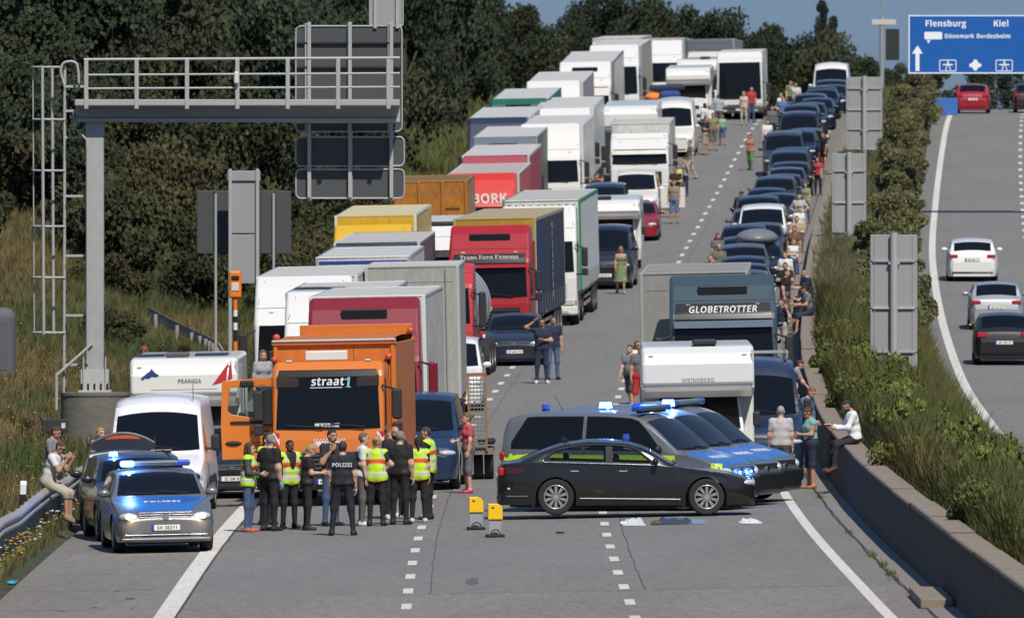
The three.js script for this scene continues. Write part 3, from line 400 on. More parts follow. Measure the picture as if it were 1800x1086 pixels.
// alcove motorhome: cab van face below a bulging overcab bed
function motorhome(name, label, o, u, d, yaw = 0, grp) {
  const g = group(name); tag(g, label, 'motorhome', grp); const W = o.W ?? 2.3, hw = W / 2, H = o.H ?? 3.1, L = o.L ?? 6.8, M = o.mat || WHITEPAINT;
  const a0 = o.alcoveY ?? 2.0;   // underside of the alcove
  mesh('shell', prof([[-2.1, 0.75], [-2.1, a0], [-1.1, a0 + 0.02], [-0.74, a0 + 0.16], [-0.65, a0 + 0.34], [-0.67, H - 0.38], [-0.8, H - 0.16], [-1.05, H - 0.03], [-1.35, H], [-L + 0.1, H], [-L, H - 0.1], [-L, 0.75]], W, 0.08, 3), M, g);
  mesh('floor_skirt', rbox(W - 0.04, 0.45, L - 2.2, 0, 0.6, -2.1 - (L - 2.2) / 2, 0.04), o.skirt || mat([0.45, 0.45, 0.46], 0.6), g);
  const cab = loft({ L: 2.6, axles: [1.0], rw: 0.34, base: 0.3, top: [[0, 0.8], [0.03, 0.95], [0.12, 1.05], [0.5, 1.18], [0.85, 1.3], [0.95, 1.34], [1.55, 2.0], [1.7, 2.02], [2.6, 2.02]], belt: [[0, 0.78], [0.3, 1.02], [0.95, 1.24], [2.6, 1.28]], w: [[0, 0.74], [0.04, 0.83], [0.12, 0.9], [0.3, 0.96], [0.8, 0.99], [2.6, 0.99]], tumble: 0.1 });
  mesh('cab', cab.g, o.cabMat || M, g); mesh('windscreen', cab.topPane(0.98, 1.54, 0.94, 0.94, 0.008), GLASS, g);
  for (const s of [1, -1]) {
    mesh('side_window', cab.sidePane(s, 1.25, 2.05, (q) => cab.at(q).yB + 0.03, (q) => Math.min(1.95, cab.at(q).yB + (q - 1.1) * 1.3)), GLASS, g);
    mesh('headlight', new THREE.SphereGeometry(1, 12, 8).scale(0.17, 0.12, 0.08).rotateY(s * 0.5).translate(s * 0.74, 0.93, -0.1), LAMP, g);
    mesh('mirror', rbox(0.16, 0.32, 0.12, s * 1.2, 1.5, -1.2, 0.05), PLASTIC, g);
    wheel(g, s * 0.85, 0.34, -1.0, 0.34, 0.22, RIM, 5); wheel(g, s * 0.9, 0.34, -L + 1.9, 0.34, 0.24, RIM, 5);
    for (const [z, y, l, h] of o.windows || [[-3.6, 1.85, 0.9, 0.55], [-5.4, 1.85, 0.8, 0.55]]) mesh('cabin_window', rbox(0.02, h, l, s * (hw + 0.006), y, z, 0.008), GLASS, g);
  }
  mesh('grille', rbox(1.1, 0.2, 0.05, 0, 0.92, -0.02, 0.03), PLASTIC, g); mesh('bumper', rbox(1.78, 0.26, 0.3, 0, 0.5, -0.14, 0.06), o.cabMat || PLASTIC, g);
  mesh('license_plate', new THREE.BoxGeometry(0.52, 0.11, 0.012).translate(0, 0.56, 0.02), plateMat('HH WM 31'), g);
  if (o.text) { const t = text(o.text, o.textSize ?? 0.09); t.translate(o.textX ?? 0, o.textY ?? a0 + 0.45, -0.652); mesh('lettering', t, mat([0.25, 0.25, 0.26], 0.6), g); }
  mesh('alcove_seam', box(W - 0.06, 0.016, 0.012, 0, a0 + 0.3, -0.668), mat([0.2, 0.2, 0.2], 0.7), g); mesh('corner_trim', rbox(0.05, H - a0 - 0.3, 0.03, hw - 0.03, (H + a0) / 2 + 0.05, -0.72, 0.012), mat([0.5, 0.5, 0.49], 0.5), g); mesh('corner_trim', rbox(0.05, H - a0 - 0.3, 0.03, -hw + 0.03, (H + a0) / 2 + 0.05, -0.72, 0.012), mat([0.5, 0.5, 0.49], 0.5), g);
  for (const s of [1, -1]) mesh('marker_lamp', rbox(0.1, 0.04, 0.03, s * (hw - 0.2), H - 0.2, -0.76, 0.012), mat([0.6, 0.5, 0.35], 0.4), g);
  if (o.roofBox) mesh('roof_vent', rbox(0.5, 0.12, 0.5, o.roofBox, H + 0.06, -1.3, 0.04), PLASTIC, g);
  if (o.stripe) mesh('stripe', rbox(W * 0.62, 0.014, 0.01, 0, a0 + 0.4, -0.652, 0.004), mat([0.3, 0.3, 0.32], 0.5), g);
  place(g, u, d, yaw); return g;
}

// ---------- people: a body meshed from one distance field; clothes are shells cut from the same surface ----------
function surfaceNets(min, max, cell, f) {
  const nx = Math.ceil((max[0] - min[0]) / cell) + 1, ny = Math.ceil((max[1] - min[1]) / cell) + 1, nz = Math.ceil((max[2] - min[2]) / cell) + 1;
  const val = new Float32Array(nx * ny * nz), id = (i, j, k) => (k * ny + j) * nx + i;
  for (let k = 0; k < nz; k++) for (let j = 0; j < ny; j++) for (let i = 0; i < nx; i++) val[id(i, j, k)] = f(min[0] + i * cell, min[1] + j * cell, min[2] + k * cell);
  const vid = new Int32Array(nx * ny * nz).fill(-1), pos = [], idx = [], C = [];
  for (let c = 0; c < 8; c++) C.push([c & 1, (c >> 1) & 1, (c >> 2) & 1]);
  const E = []; for (let a = 0; a < 8; a++) for (let b = a + 1; b < 8; b++) { const x = a ^ b; if (x === 1 || x === 2 || x === 4) E.push([a, b]); }
  for (let k = 0; k < nz - 1; k++) for (let j = 0; j < ny - 1; j++) for (let i = 0; i < nx - 1; i++) {
    const v = C.map(([a, b, c]) => val[id(i + a, j + b, k + c)]); let m = 0; for (let q = 0; q < 8; q++) if (v[q] < 0) m |= 1 << q;
    if (m === 0 || m === 255) continue;
    let x = 0, y = 0, z = 0, n = 0; for (const [a, b] of E) if (v[a] < 0 !== v[b] < 0) { const t = v[a] / (v[a] - v[b]); x += C[a][0] + (C[b][0] - C[a][0]) * t; y += C[a][1] + (C[b][1] - C[a][1]) * t; z += C[a][2] + (C[b][2] - C[a][2]) * t; n++; }
    vid[id(i, j, k)] = pos.length / 3; pos.push(min[0] + (i + x / n) * cell, min[1] + (j + y / n) * cell, min[2] + (k + z / n) * cell);
  }
  const quad = (a, b, c, d, flip) => { if (a < 0 || b < 0 || c < 0 || d < 0) return; flip ? idx.push(a, c, b, a, d, c) : idx.push(a, b, c, a, c, d); };
  for (let k = 1; k < nz - 1; k++) for (let j = 1; j < ny - 1; j++) for (let i = 1; i < nx - 1; i++) {
    const s = val[id(i, j, k)] < 0;
    if (s !== val[id(i + 1, j, k)] < 0) quad(vid[id(i, j - 1, k - 1)], vid[id(i, j, k - 1)], vid[id(i, j, k)], vid[id(i, j - 1, k)], !s);
    if (s !== val[id(i, j + 1, k)] < 0) quad(vid[id(i - 1, j, k - 1)], vid[id(i - 1, j, k)], vid[id(i, j, k)], vid[id(i, j, k - 1)], !s);
    if (s !== val[id(i, j, k + 1)] < 0) quad(vid[id(i - 1, j - 1, k)], vid[id(i, j - 1, k)], vid[id(i, j, k)], vid[id(i - 1, j, k)], !s);
  }
  const g = new THREE.BufferGeometry(); g.setAttribute('position', new THREE.Float32BufferAttribute(pos, 3)); g.setIndex(idx); g.computeVertexNormals(); return g;
}
const capD = (px, py, pz, b) => { const [ax, ay, az] = b.a, dx = b.d[0], dy = b.d[1], dz = b.d[2]; let t = ((px - ax) * dx + (py - ay) * dy + (pz - az) * dz) / b.l2; t = t < 0 ? 0 : t > 1 ? 1 : t; const x = px - ax - dx * t, y = py - ay - dy * t, z = pz - az - dz * t; b.t = t; return Math.sqrt(x * x + y * y + z * z) - (b.r0 + (b.r1 - b.r0) * t); };
const bone = (a, c, r0, r1, reg) => { const d = [c[0] - a[0], c[1] - a[1], c[2] - a[2]]; return { a, c, d, l2: d[0] * d[0] + d[1] * d[1] + d[2] * d[2] + 1e-9, r0, r1, reg, t: 0 }; };
const smin = (a, b, k) => { const h = Math.max(k - Math.abs(a - b), 0) / k; return Math.min(a, b) - h * h * k * 0.25; };
function fieldMesh(bones, k, cell) {
  const mn = [9, 9, 9], mx = [-9, -9, -9]; for (const b of bones) for (const [p, r] of [[b.a, b.r0], [b.c, b.r1]]) for (let i = 0; i < 3; i++) { mn[i] = Math.min(mn[i], p[i] - r - 2.5 * cell); mx[i] = Math.max(mx[i], p[i] + r + 2.5 * cell); }
  return surfaceNets(mn, mx, cell, (x, y, z) => { let d = 1; for (const b of bones) d = smin(d, capD(x, y, z, b), k); return d; });
}
// head, facing +z, origin at the base of the skull (chin about y = -0.02, crown y = 0.225)
const HEAD = (() => {
  const ell = (x, y, z, c, r) => { const a = (x - c[0]) / r[0], b = (y - c[1]) / r[1], e = (z - c[2]) / r[2], l = Math.sqrt(a * a + b * b + e * e); return (l - 1) * Math.min(...r); };
  const f = (x, y, z) => {
    const ax = Math.abs(x); let d = ell(x, y, z, [0, 0.135, -0.005], [0.076, 0.092, 0.094]);
    d = smin(d, ell(x, y, z, [0, 0.06, 0.03], [0.056, 0.07, 0.062]), 0.04);
    d = smin(d, capD(x, y, z, bone([0, 0.118, 0.088], [0, 0.078, 0.106], 0.009, 0.014)), 0.02);
    d = smin(d, ell(ax, y, z, [0.078, 0.1, -0.008], [0.012, 0.032, 0.02]), 0.008);
    d = smin(d, capD(ax, y, z, bone([0.012, 0.135, 0.088], [0.05, 0.132, 0.072], 0.01, 0.01)), 0.015);
    d = smin(d, capD(x, y, z, bone([-0.018, 0.046, 0.084], [0.018, 0.046, 0.084], 0.009, 0.009)), 0.012);
    d = smin(d, capD(x, y, z, bone([0, 0.02, -0.01], [0, -0.09, -0.025], 0.05, 0.056)), 0.03);
    return Math.max(d, -ell(ax, y, z, [0.031, 0.115, 0.098], [0.016, 0.01, 0.02]));
  };
  const g = surfaceNets([-0.1, -0.15, -0.12], [0.1, 0.25, 0.14], 0.0085, f), p = g.attributes.position, col = [], hair = [];
  for (let i = 0; i < p.count; i++) {
    const x = Math.abs(p.getX(i)), y = p.getY(i), z = p.getZ(i);
    const eye = Math.hypot((x - 0.031) * 0.8, (y - 0.115) * 1.5) < 0.0125 && z > 0.06, brow = Math.abs(y - 0.137) < 0.007 && x > 0.01 && x < 0.055 && z > 0.06, lip = Math.hypot(x * 0.55, y - 0.046) < 0.012 && z > 0.075;
    col.push(...(eye ? [0.08, 0.07, 0.07] : brow ? [0.3, 0.25, 0.22] : lip ? [0.8, 0.5, 0.5] : [1, 1, 1]));
    hair.push(y > 0.16 + 0.02 * (z > 0.05) || (z < 0.015 && y > 0.075 && !(x > 0.076)) || (z < -0.03 && y > 0.03) ? 1 : 0);
  }
  g.setAttribute('color', new THREE.Float32BufferAttribute(col, 3)); return { g, hair };
})();
// relaxed right hand; wrist at origin, fingers towards -y, thumb towards +z (forward), palm facing +x
const HAND = (() => {
  const bs = [bone([0, -0.01, 0], [0, -0.05, 0.004], 0.02, 0.024), bone([0, -0.045, -0.022], [0, -0.088, -0.03], 0.016, 0.013), bone([0, -0.045, 0.02], [0, -0.088, 0.028], 0.016, 0.013), bone([0, -0.05, 0], [0, -0.09, 0], 0.017, 0.013)];
  [[-0.03, 0.058], [-0.011, 0.074], [0.01, 0.08], [0.03, 0.07]].forEach(([z, l], i) => { const r = 0.0085, y0 = -0.09; bs.push(bone([0, y0, z], [0.008, y0 - l * 0.45, z * 1.08], r, r), bone([0.008, y0 - l * 0.45, z * 1.08], [0.026, y0 - l * 0.76, z * 1.08], r, r * 0.92), bone([0.026, y0 - l * 0.76, z * 1.08], [0.042, y0 - l * 0.93, z * 1.05], r * 0.92, r * 0.8)); });
  bs.push(bone([0.005, -0.035, 0.024], [0.02, -0.07, 0.052], 0.014, 0.011), bone([0.02, -0.07, 0.052], [0.032, -0.1, 0.056], 0.011, 0.0085));
  const g = surfaceNets([-0.035, -0.185, -0.06], [0.07, 0.025, 0.085], 0.006, (x, y, z) => { let d = 1; for (const b of bs) d = smin(d, capD(x, y, z, b), 0.008); return d; });
  g.setAttribute('color', new THREE.Float32BufferAttribute(new Float32Array(g.attributes.position.count * 3).fill(1), 3)); return g;
})();
const norm = (v) => { const l = Math.hypot(...v); return v.map((x) => x / l); };
const add3 = (a, b, k = 1) => [a[0] + b[0] * k, a[1] + b[1] * k, a[2] + b[2] * k];
// pose directions; x > 0 is the person's left, facing +z
const STAND = { up: [0, 1, 0.02], aL: [[0.16, -1, 0.02], [0.05, -1, 0.2]], aR: [[-0.16, -1, 0.02], [-0.05, -1, 0.2]], lL: [[0.07, -1, 0.02], [0.03, -1, -0.04]], lR: [[-0.07, -1, 0.02], [-0.03, -1, -0.04]], head: [0, 0], hip: 0 };
const POSE = {
  stand: {}, talk: { aR: [[-0.18, -1, 0.15], [0.35, -0.1, 0.9]], lL: [[0.1, -1, 0.08], [0.02, -1, -0.08]] },
  phone: { aL: [[0.5, -0.8, 0.35], [-0.25, 0.9, 0.25]], head: [0.1, 0.15] },
  chin: { aR: [[-0.25, -1, 0.2], [0.35, 0.75, 0.45]] },
  hips: { aL: [[0.55, -0.8, -0.15], [-0.75, -0.55, 0.3]], aR: [[-0.55, -0.8, -0.15], [0.75, -0.55, 0.3]] },
  shade: { aR: [[-0.75, 0.25, 0.35], [0.75, 0.55, 0.25]], aL: [[0.25, -1, 0.25], [-0.85, 0.05, 0.5]] },
  crossed: { aL: [[0.25, -1, 0.3], [-0.9, 0.1, 0.45]], aR: [[-0.25, -1, 0.3], [0.9, 0.0, 0.5]] },
  walk: { lL: [[0.05, -1, 0.36], [0.03, -1, -0.05]], lR: [[-0.05, -1, -0.22], [-0.03, -1, -0.55]], aL: [[0.14, -1, -0.3], [0.03, -1, 0.05]], aR: [[-0.14, -1, 0.25], [-0.02, -1, 0.5]] },
  lean: { up: [0.1, 1, 0.3], lL: [[0.1, -1, 0.05], [0.02, -1, -0.1]], aR: [[-0.2, -1, 0.5], [0.1, -0.7, 0.7]], head: [0, 0.35] },
  both: { aR: [[-0.15, -1, 0.2], [0.25, 0.0, 0.95]], aL: [[0.15, -1, 0.2], [-0.25, 0.0, 0.95]], head: [0, 0.4] },
  stride: { lL: [[0.16, -1, 0.05], [0.1, -1, -0.05]], lR: [[-0.16, -1, 0.0], [-0.1, -1, -0.05]] },
  sit: { hip: 1, up: [0, 1, 0.16], lL: [[0.12, -0.32, 1], [0.03, -1, 0.12]], lR: [[-0.12, -0.3, 1], [-0.03, -1, 0.1]], aR: [[-0.2, -0.9, 0.4], [0.2, 0.1, 0.95]], aL: [[0.2, -0.9, 0.42], [-0.2, -0.05, 0.95]], head: [0, 0.5] },
  sitEat: { hip: 1, up: [0, 1, 0.3], lL: [[0.12, -0.55, 1], [0.03, -1, 0.0]], lR: [[-0.12, -0.5, 1], [-0.03, -1, 0.05]], aR: [[-0.2, -0.8, 0.5], [0.2, 0.75, 0.5]], aL: [[0.2, -0.8, 0.55], [-0.2, 0.7, 0.5]], head: [0, 0.35] },
};
const personCache = new Map();
function bodyField(pose, sex, cell, bulk) {
  const key = [pose, sex, cell, bulk].join(); if (personCache.has(key)) return personCache.get(key);
  const p = { ...STAND, ...POSE[pose] }, up = norm(p.up), f = sex === 'f', B = bulk || 1;
  const thigh = 0.435, shin = 0.43;
  // pelvis height from the straighter leg, feet on y = 0 (seated: seat on y = 0)
  const drop = (l) => -norm(l[0])[1] * thigh - norm(l[1])[1] * shin;
  const hy = p.hip ? 0.1 : Math.max(drop(p.lL), drop(p.lR)) + 0.078, pel = [0, hy + 0.03, 0];
  const right = [1, 0, 0], sp = (h) => add3(pel, up, h);
  const bones = [], R = (reg, a, c, r0, r1) => bones.push(bone(a, c, r0, r1, reg)), off = (c, x, z = 0) => [c[0] + x, c[1], c[2] + z];
  R('hip', off(sp(0), -0.075), off(sp(0), 0.075), 0.115 * B, 0.115 * B); R('torso', off(sp(0.16), -0.06), off(sp(0.16), 0.06), (f ? 0.1 : 0.115) * B, (f ? 0.1 : 0.115) * B);
  R('torso', off(sp(0.33), -0.085, 0.01), off(sp(0.33), 0.085, 0.01), (f ? 0.1 : 0.112) * B, (f ? 0.1 : 0.112) * B); if (f) { R('torso', off(sp(0.34), -0.075, 0.075), off(sp(0.34), -0.07, 0.08), 0.06, 0.055); R('torso', off(sp(0.34), 0.075, 0.075), off(sp(0.34), 0.07, 0.08), 0.06, 0.055); }
  const sw = (f ? 0.155 : 0.182); R('torso', off(sp(0.45), -sw + 0.02), off(sp(0.45), sw - 0.02), 0.056, 0.056); R('torso', sp(0.05), sp(0.42), 0.1 * B, 0.1); R('neck', sp(0.44), sp(0.55), 0.056, 0.05);
  const hands = [];
  for (const [s, A] of [[1, p.aL], [-1, p.aR]]) { const sh = off(sp(0.455), s * sw), u = norm(A[0]), w = norm(A[1]), el = add3(sh, u, f ? 0.27 : 0.29), wr = add3(el, w, f ? 0.235 : 0.25), k = f ? 0.87 : 1; R('upper', sh, el, 0.054 * k, 0.043 * k); R('fore', el, wr, 0.043 * k, 0.028 * k); hands.push({ s, wr, w, u }); }
  const feet = [];
  for (const [s, A] of [[1, p.lL], [-1, p.lR]]) { const h = [pel[0] + s * 0.088, hy, pel[2]], u = norm(A[0]), w = norm(A[1]), kn = add3(h, u, thigh), an = add3(kn, w, shin), fz = norm([s * 0.25, 0, 1]), fl = p.hip ? -0.05 : 0; R('thigh', h, kn, 0.088 * B, 0.058); R('shin', kn, [an[0], an[1], an[2]], 0.057, 0.037); R(s > 0 ? 'footL' : 'footR', add3(an, [0, -0.035, -0.03]), add3(an, [fz[0] * 0.15, -0.05 + fl, fz[2] * 0.15]), 0.042, 0.032); feet.push(an); }
  const g = fieldMesh(bones, 0.06, cell), pos = g.attributes.position, reg = [], tt = [], hh = [];
  for (let i = 0; i < pos.count; i++) { let bd = 9, br, bt; for (const b of bones) { const d = capD(pos.getX(i), pos.getY(i), pos.getZ(i), b); if (d < bd) { bd = d; br = b.reg; bt = b.t; } } reg.push(br); tt.push(bt); hh.push((pos.getX(i) - pel[0]) * up[0] + (pos.getY(i) - pel[1]) * up[1] + (pos.getZ(i) - pel[2]) * up[2]); }
  const out = { g, reg, tt, hh, hands, headAt: add3(sp(0.548), [0, 0, 0.022]), up, p, pel }; personCache.set(key, out); return out;
}
function shell(src, keep, off, colour) {   // sub-surface of src pushed out along its normals
  const p = src.attributes.position, n = src.attributes.normal, ix = src.index.array, map = new Map(), pos = [], col = [], idx = [];
  const v = (i) => { if (!map.has(i)) { map.set(i, pos.length / 3); const o = typeof off === 'function' ? off(i) : off; pos.push(p.getX(i) + n.getX(i) * o, p.getY(i) + n.getY(i) * o, p.getZ(i) + n.getZ(i) * o); if (colour) col.push(...colour(i)); } return map.get(i); };
  for (let t = 0; t < ix.length; t += 3) if ((keep(ix[t]) ? 1 : 0) + (keep(ix[t + 1]) ? 1 : 0) + (keep(ix[t + 2]) ? 1 : 0) >= 2) idx.push(v(ix[t]), v(ix[t + 1]), v(ix[t + 2]));
  const g = new THREE.BufferGeometry(); g.setAttribute('position', new THREE.Float32BufferAttribute(pos, 3)); if (colour) g.setAttribute('color', new THREE.Float32BufferAttribute(col, 3)); g.setIndex(idx); g.computeVertexNormals(); return g;
}
const SKIN = { light: [0.52, 0.31, 0.22], tan: [0.42, 0.23, 0.15], dark: [0.11, 0.055, 0.035] };
const bodyGeoCache = new Map();
let personCount = 0;
const skinMats = {};
// o: pose, sex, h, top, sleeve (0..2), bottom, legs (0.. 2, 2 = to the ankle), shoe, hair colour, style, vest, dress, turn
function person(label, o, u, d, yaw = 0, lift = 0, grp) {
  const cell = o.far ? 0.026 : 0.0165, F = bodyField(o.pose || 'stand', o.sex || 'm', cell, o.bulk), g = group('person'); tag(g, label, 'person', grp);
  const key = [o.pose || 'stand', o.sex || 'm', cell, o.bulk, o.look || 0].join();
  const hm = new THREE.Matrix4().makeRotationFromEuler(new THREE.Euler(F.p.head[1] + Math.atan2(F.up[2], F.up[1]) * 0.5, F.p.head[0] + (o.look || 0), 0, 'YXZ')).setPosition(...F.headAt);
  if (!bodyGeoCache.has(key)) {
    const a = F.g.clone(); a.setAttribute('color', new THREE.Float32BufferAttribute(new Float32Array(a.attributes.position.count * 3).fill(1), 3)); const parts = [a, HEAD.g.clone().applyMatrix4(hm)];
    for (const h of F.hands) { const w = V(...h.w), q = new THREE.Quaternion().setFromUnitVectors(V(0, -1, 0), w), m = new THREE.Matrix4().makeRotationFromQuaternion(q).setPosition(...h.wr); const hg = HAND.clone(); if (h.s > 0) { hg.scale(-1, 1, 1); const ix = hg.index.array; for (let i = 0; i < ix.length; i += 3) { const t = ix[i]; ix[i] = ix[i + 1]; ix[i + 1] = t; } hg.computeVertexNormals(); } parts.push(hg.applyMatrix4(m)); }
    bodyGeoCache.set(key, mergeGeometries(parts.map((x) => { const y = x.clone(); for (const k of Object.keys(y.attributes)) if (!['position', 'normal', 'color'].includes(k)) y.deleteAttribute(k); return y; })));
  }
  const sk = o.skin || 'light'; skinMats[sk] ??= new THREE.MeshPhysicalMaterial({ color: new THREE.Color().setRGB(...SKIN[sk]), roughness: 0.6, vertexColors: true });
  mesh('body', bodyGeoCache.get(key), skinMats[sk], g);
  const { reg, tt, hh } = F, sl = o.sleeve ?? 1, lg = o.legs ?? 2, P3 = F.g.attributes.position;
  const fold = (i) => 0.006 * noise.noise(P3.getX(i) * 14, P3.getY(i) * 9, P3.getZ(i) * 14 + 3);
  const isTop = (i) => (reg[i] === 'torso' && hh[i] > -0.04) || (reg[i] === 'hip' && hh[i] > -0.035) || (reg[i] === 'neck' && tt[i] < 0.25) || (reg[i] === 'upper' && (sl >= 2 || tt[i] < (sl > 0 ? 0.66 * Math.min(1, sl) : 0.12))) || (sl >= 2 && reg[i] === 'fore' && tt[i] < 0.97);
  const isBot = (i) => (reg[i] === 'hip') || (reg[i] === 'torso' && hh[i] < 0.03) || (reg[i] === 'thigh' && (lg >= 1 || tt[i] < lg)) || (lg >= 1 && reg[i] === 'shin' && tt[i] < (lg >= 2 ? 1.1 : lg - 1));
  if (o.dress) mesh('dress', (() => { const q = F.pel; const n = 22, prof2 = [[0.36, 0.135, 0.12], [0.15, 0.12, 0.105], [0, 0.19, 0.15], [-0.25, 0.22, 0.19], [-0.5, 0.25, 0.22]]; return gridGeo(prof2.length - 1, n, (a, b) => { const k = Math.round(a * (prof2.length - 1)), r = prof2[k], an = b * Math.PI * 2, w = 1 + (k > 1 ? 0.06 * Math.sin(an * 7) : 0); return [q[0] + Math.cos(an) * r[1] * w, q[1] + r[0], q[2] + Math.sin(an) * r[2] * w + 0.01]; }); })(), mat(o.top, 0.85, 0, { side: THREE.DoubleSide }), g);
  if (!o.shirtless) mesh(o.dress ? 'bodice' : 'shirt', shell(F.g, o.dress ? (i) => reg[i] === 'torso' && hh[i] > 0 && hh[i] < 0.4 : isTop, (i) => 0.013 + fold(i)), mat(o.top, 0.85, 0, { side: THREE.DoubleSide }), g);
  if (!o.dress) mesh(lg < 1.3 ? 'shorts' : 'trousers', shell(F.g, isBot, (i) => 0.008 + (lg < 1.3 ? 0.012 : 0) + fold(i) * 0.8), mat(o.bottom, 0.85, 0, { side: THREE.DoubleSide }), g);
  if (o.shoe) for (const ft of ['footL', 'footR']) mesh('shoe', shell(F.g, (i) => reg[i] === ft, 0.007), mat(o.shoe, 0.7, 0, { side: THREE.DoubleSide }), g);
  if (o.belt) mesh('belt', shell(F.g, (i) => (reg[i] === 'hip' || reg[i] === 'torso') && hh[i] > -0.03 && hh[i] < 0.035, 0.026), mat([0.012, 0.012, 0.013], 0.6, 0, { side: THREE.DoubleSide }), g);
  if (o.vest) {
    const Y = [0.48, 0.72, 0.03], S2 = [0.42, 0.43, 0.43], O = [0.82, 0.1, 0.03], open = o.vest === 'open';
    mesh('vest', shell(F.g, (i) => ((reg[i] === 'torso' && hh[i] > -0.1) || (reg[i] === 'hip' && hh[i] > -0.1) || (reg[i] === 'upper' && tt[i] < 0.04)) && !(open && hh[i] > 0.2 && Math.abs(P3.getX(i)) < 0.03 + (hh[i] - 0.2) * 0.28 && P3.getZ(i) > 0), (i) => 0.03 + fold(i), (i) => { const h = hh[i], x = Math.abs(P3.getX(i)); if (h > 0.25 && h < 0.335) return O; if ((h > 0.0 && h < 0.05) || (h > 0.115 && h < 0.16 && o.vest !== 'back') || (h > 0.34 && x > 0.09 && x < 0.135) || (h < 0.25 && h > 0.05 && x > 0.12 && x < 0.15)) return S2; if (h < -0.075) return [0.75, 0.25, 0.03]; return Y; }), vestMat, g);
  }
  if (o.tank) mesh('waistcoat', shell(F.g, (i) => reg[i] === 'torso' && hh[i] > 0.0 && hh[i] < 0.42, (i) => 0.022 + fold(i)), mat(o.tank, 0.85, 0, { side: THREE.DoubleSide }), g);
  if (o.hair) {
    const st = o.style || 'short', hg = [shell(HEAD.g, (i) => HEAD.hair[i], (i) => st === 'short' ? 0.009 : st === 'crop' ? 0.004 : 0.016)];
    if (st === 'long') hg.push(new THREE.SphereGeometry(1, 14, 12).scale(0.085, 0.16, 0.05).translate(0, 0.03, -0.075), new THREE.SphereGeometry(1, 10, 8).scale(0.03, 0.11, 0.045).translate(0.07, 0.07, 0.0), new THREE.SphereGeometry(1, 10, 8).scale(0.03, 0.11, 0.045).translate(-0.07, 0.07, 0.0));
    if (st === 'bun') hg.push(new THREE.SphereGeometry(1, 12, 10).scale(0.042, 0.04, 0.038).translate(0, 0.17, -0.115));
    if (st === 'tail') hg.push(new THREE.SphereGeometry(1, 10, 10).scale(0.03, 0.12, 0.03).rotateX(0.25).translate(0, 0.055, -0.13), new THREE.SphereGeometry(1, 8, 8).scale(0.025, 0.025, 0.03).translate(0, 0.16, -0.1));
    mesh('hair', mergeGeometries(hg.map(nonIdx)).applyMatrix4(hm), mat(o.hair, 0.8, 0, { side: THREE.DoubleSide }), g);
  }
  if (o.glasses) mesh('sunglasses', [rbox(0.13, 0.03, 0.02, 0, 0.117, 0.095, 0.01), box(0.004, 0.012, 0.1, 0.075, 0.12, 0.045), box(0.004, 0.012, 0.1, -0.075, 0.12, 0.045)].reduce((a, b) => mergeGeometries([nonIdx(a), nonIdx(b)])).applyMatrix4(hm), mat([0.015, 0.015, 0.015], 0.2), g);
  if (o.cap) mesh('cap', mergeGeometries([nonIdx(new THREE.SphereGeometry(0.092, 16, 8, 0, 6.3, 0, 1.5).scale(1, 0.9, 1.1).translate(0, 0.15, -0.003)), nonIdx(box(0.12, 0.012, 0.09, 0, 0.155, 0.125))]).applyMatrix4(hm), mat(o.cap, 0.8), g);
  if (o.beard) mesh('beard', shell(HEAD.g, (i) => { const q = HEAD.g.attributes.position, y = q.getY(i), z = q.getZ(i); return y < 0.055 && y > -0.03 && z > 0.01 && !(Math.hypot(q.getX(i) * 0.6, y - 0.046) < 0.014); }, 0.005).applyMatrix4(hm), mat(o.beard, 0.9, 0, { side: THREE.DoubleSide }), g);
  if (o.backText) { const t = text(o.backText, 0.072); t.rotateY(Math.PI).translate(0, F.pel[1] + 0.34, F.pel[2] - 0.145); mesh('lettering', t, mat([0.6, 0.6, 0.6], 0.6), g); }
  if (o.gloves) for (const h of F.hands) { const c = add3(h.wr, h.w, 0.06); mesh('glove', new THREE.SphereGeometry(1, 10, 8).scale(0.032, 0.07, 0.045).applyQuaternion(new THREE.Quaternion().setFromUnitVectors(V(0, -1, 0), V(...h.w))).translate(...c), mat(o.gloves, 0.5), g); }
  if (o.bag) mesh('backpack', new RoundedBoxGeometry(0.28, 0.42, 0.16, 3, 0.06).translate(0, F.pel[1] + 0.3, F.pel[2] - 0.21), mat(o.bag, 0.8), g);
  if (o.paper) { const h = F.hands[1], c = add3(h.wr, h.w, 0.11); mesh('phone', box(0.075, 0.012, 0.15, c[0] + 0.03, c[1] + 0.03, c[2]), mat(o.paper, 0.5), g); }
  const s = (o.h || 1.78) / 1.78; g.scale.setScalar(s);
  g.position.set(...P(u, d, lift)); if (u < -9.95 || (u > 5.3 && u < 8.7)) g.position.y = groundY(u, d) + lift; g.rotation.y = yaw * Math.PI / 180; personCount++;
  return g;
}
const vestMat = new THREE.MeshPhysicalMaterial({ vertexColors: true, roughness: 0.7, side: THREE.DoubleSide });

// ---------- vegetation ----------
const leafMat = (r, g, b) => new THREE.MeshStandardMaterial({ color: new THREE.Color().setRGB(r, g, b), roughness: 0.9, side: THREE.DoubleSide, vertexColors: true });
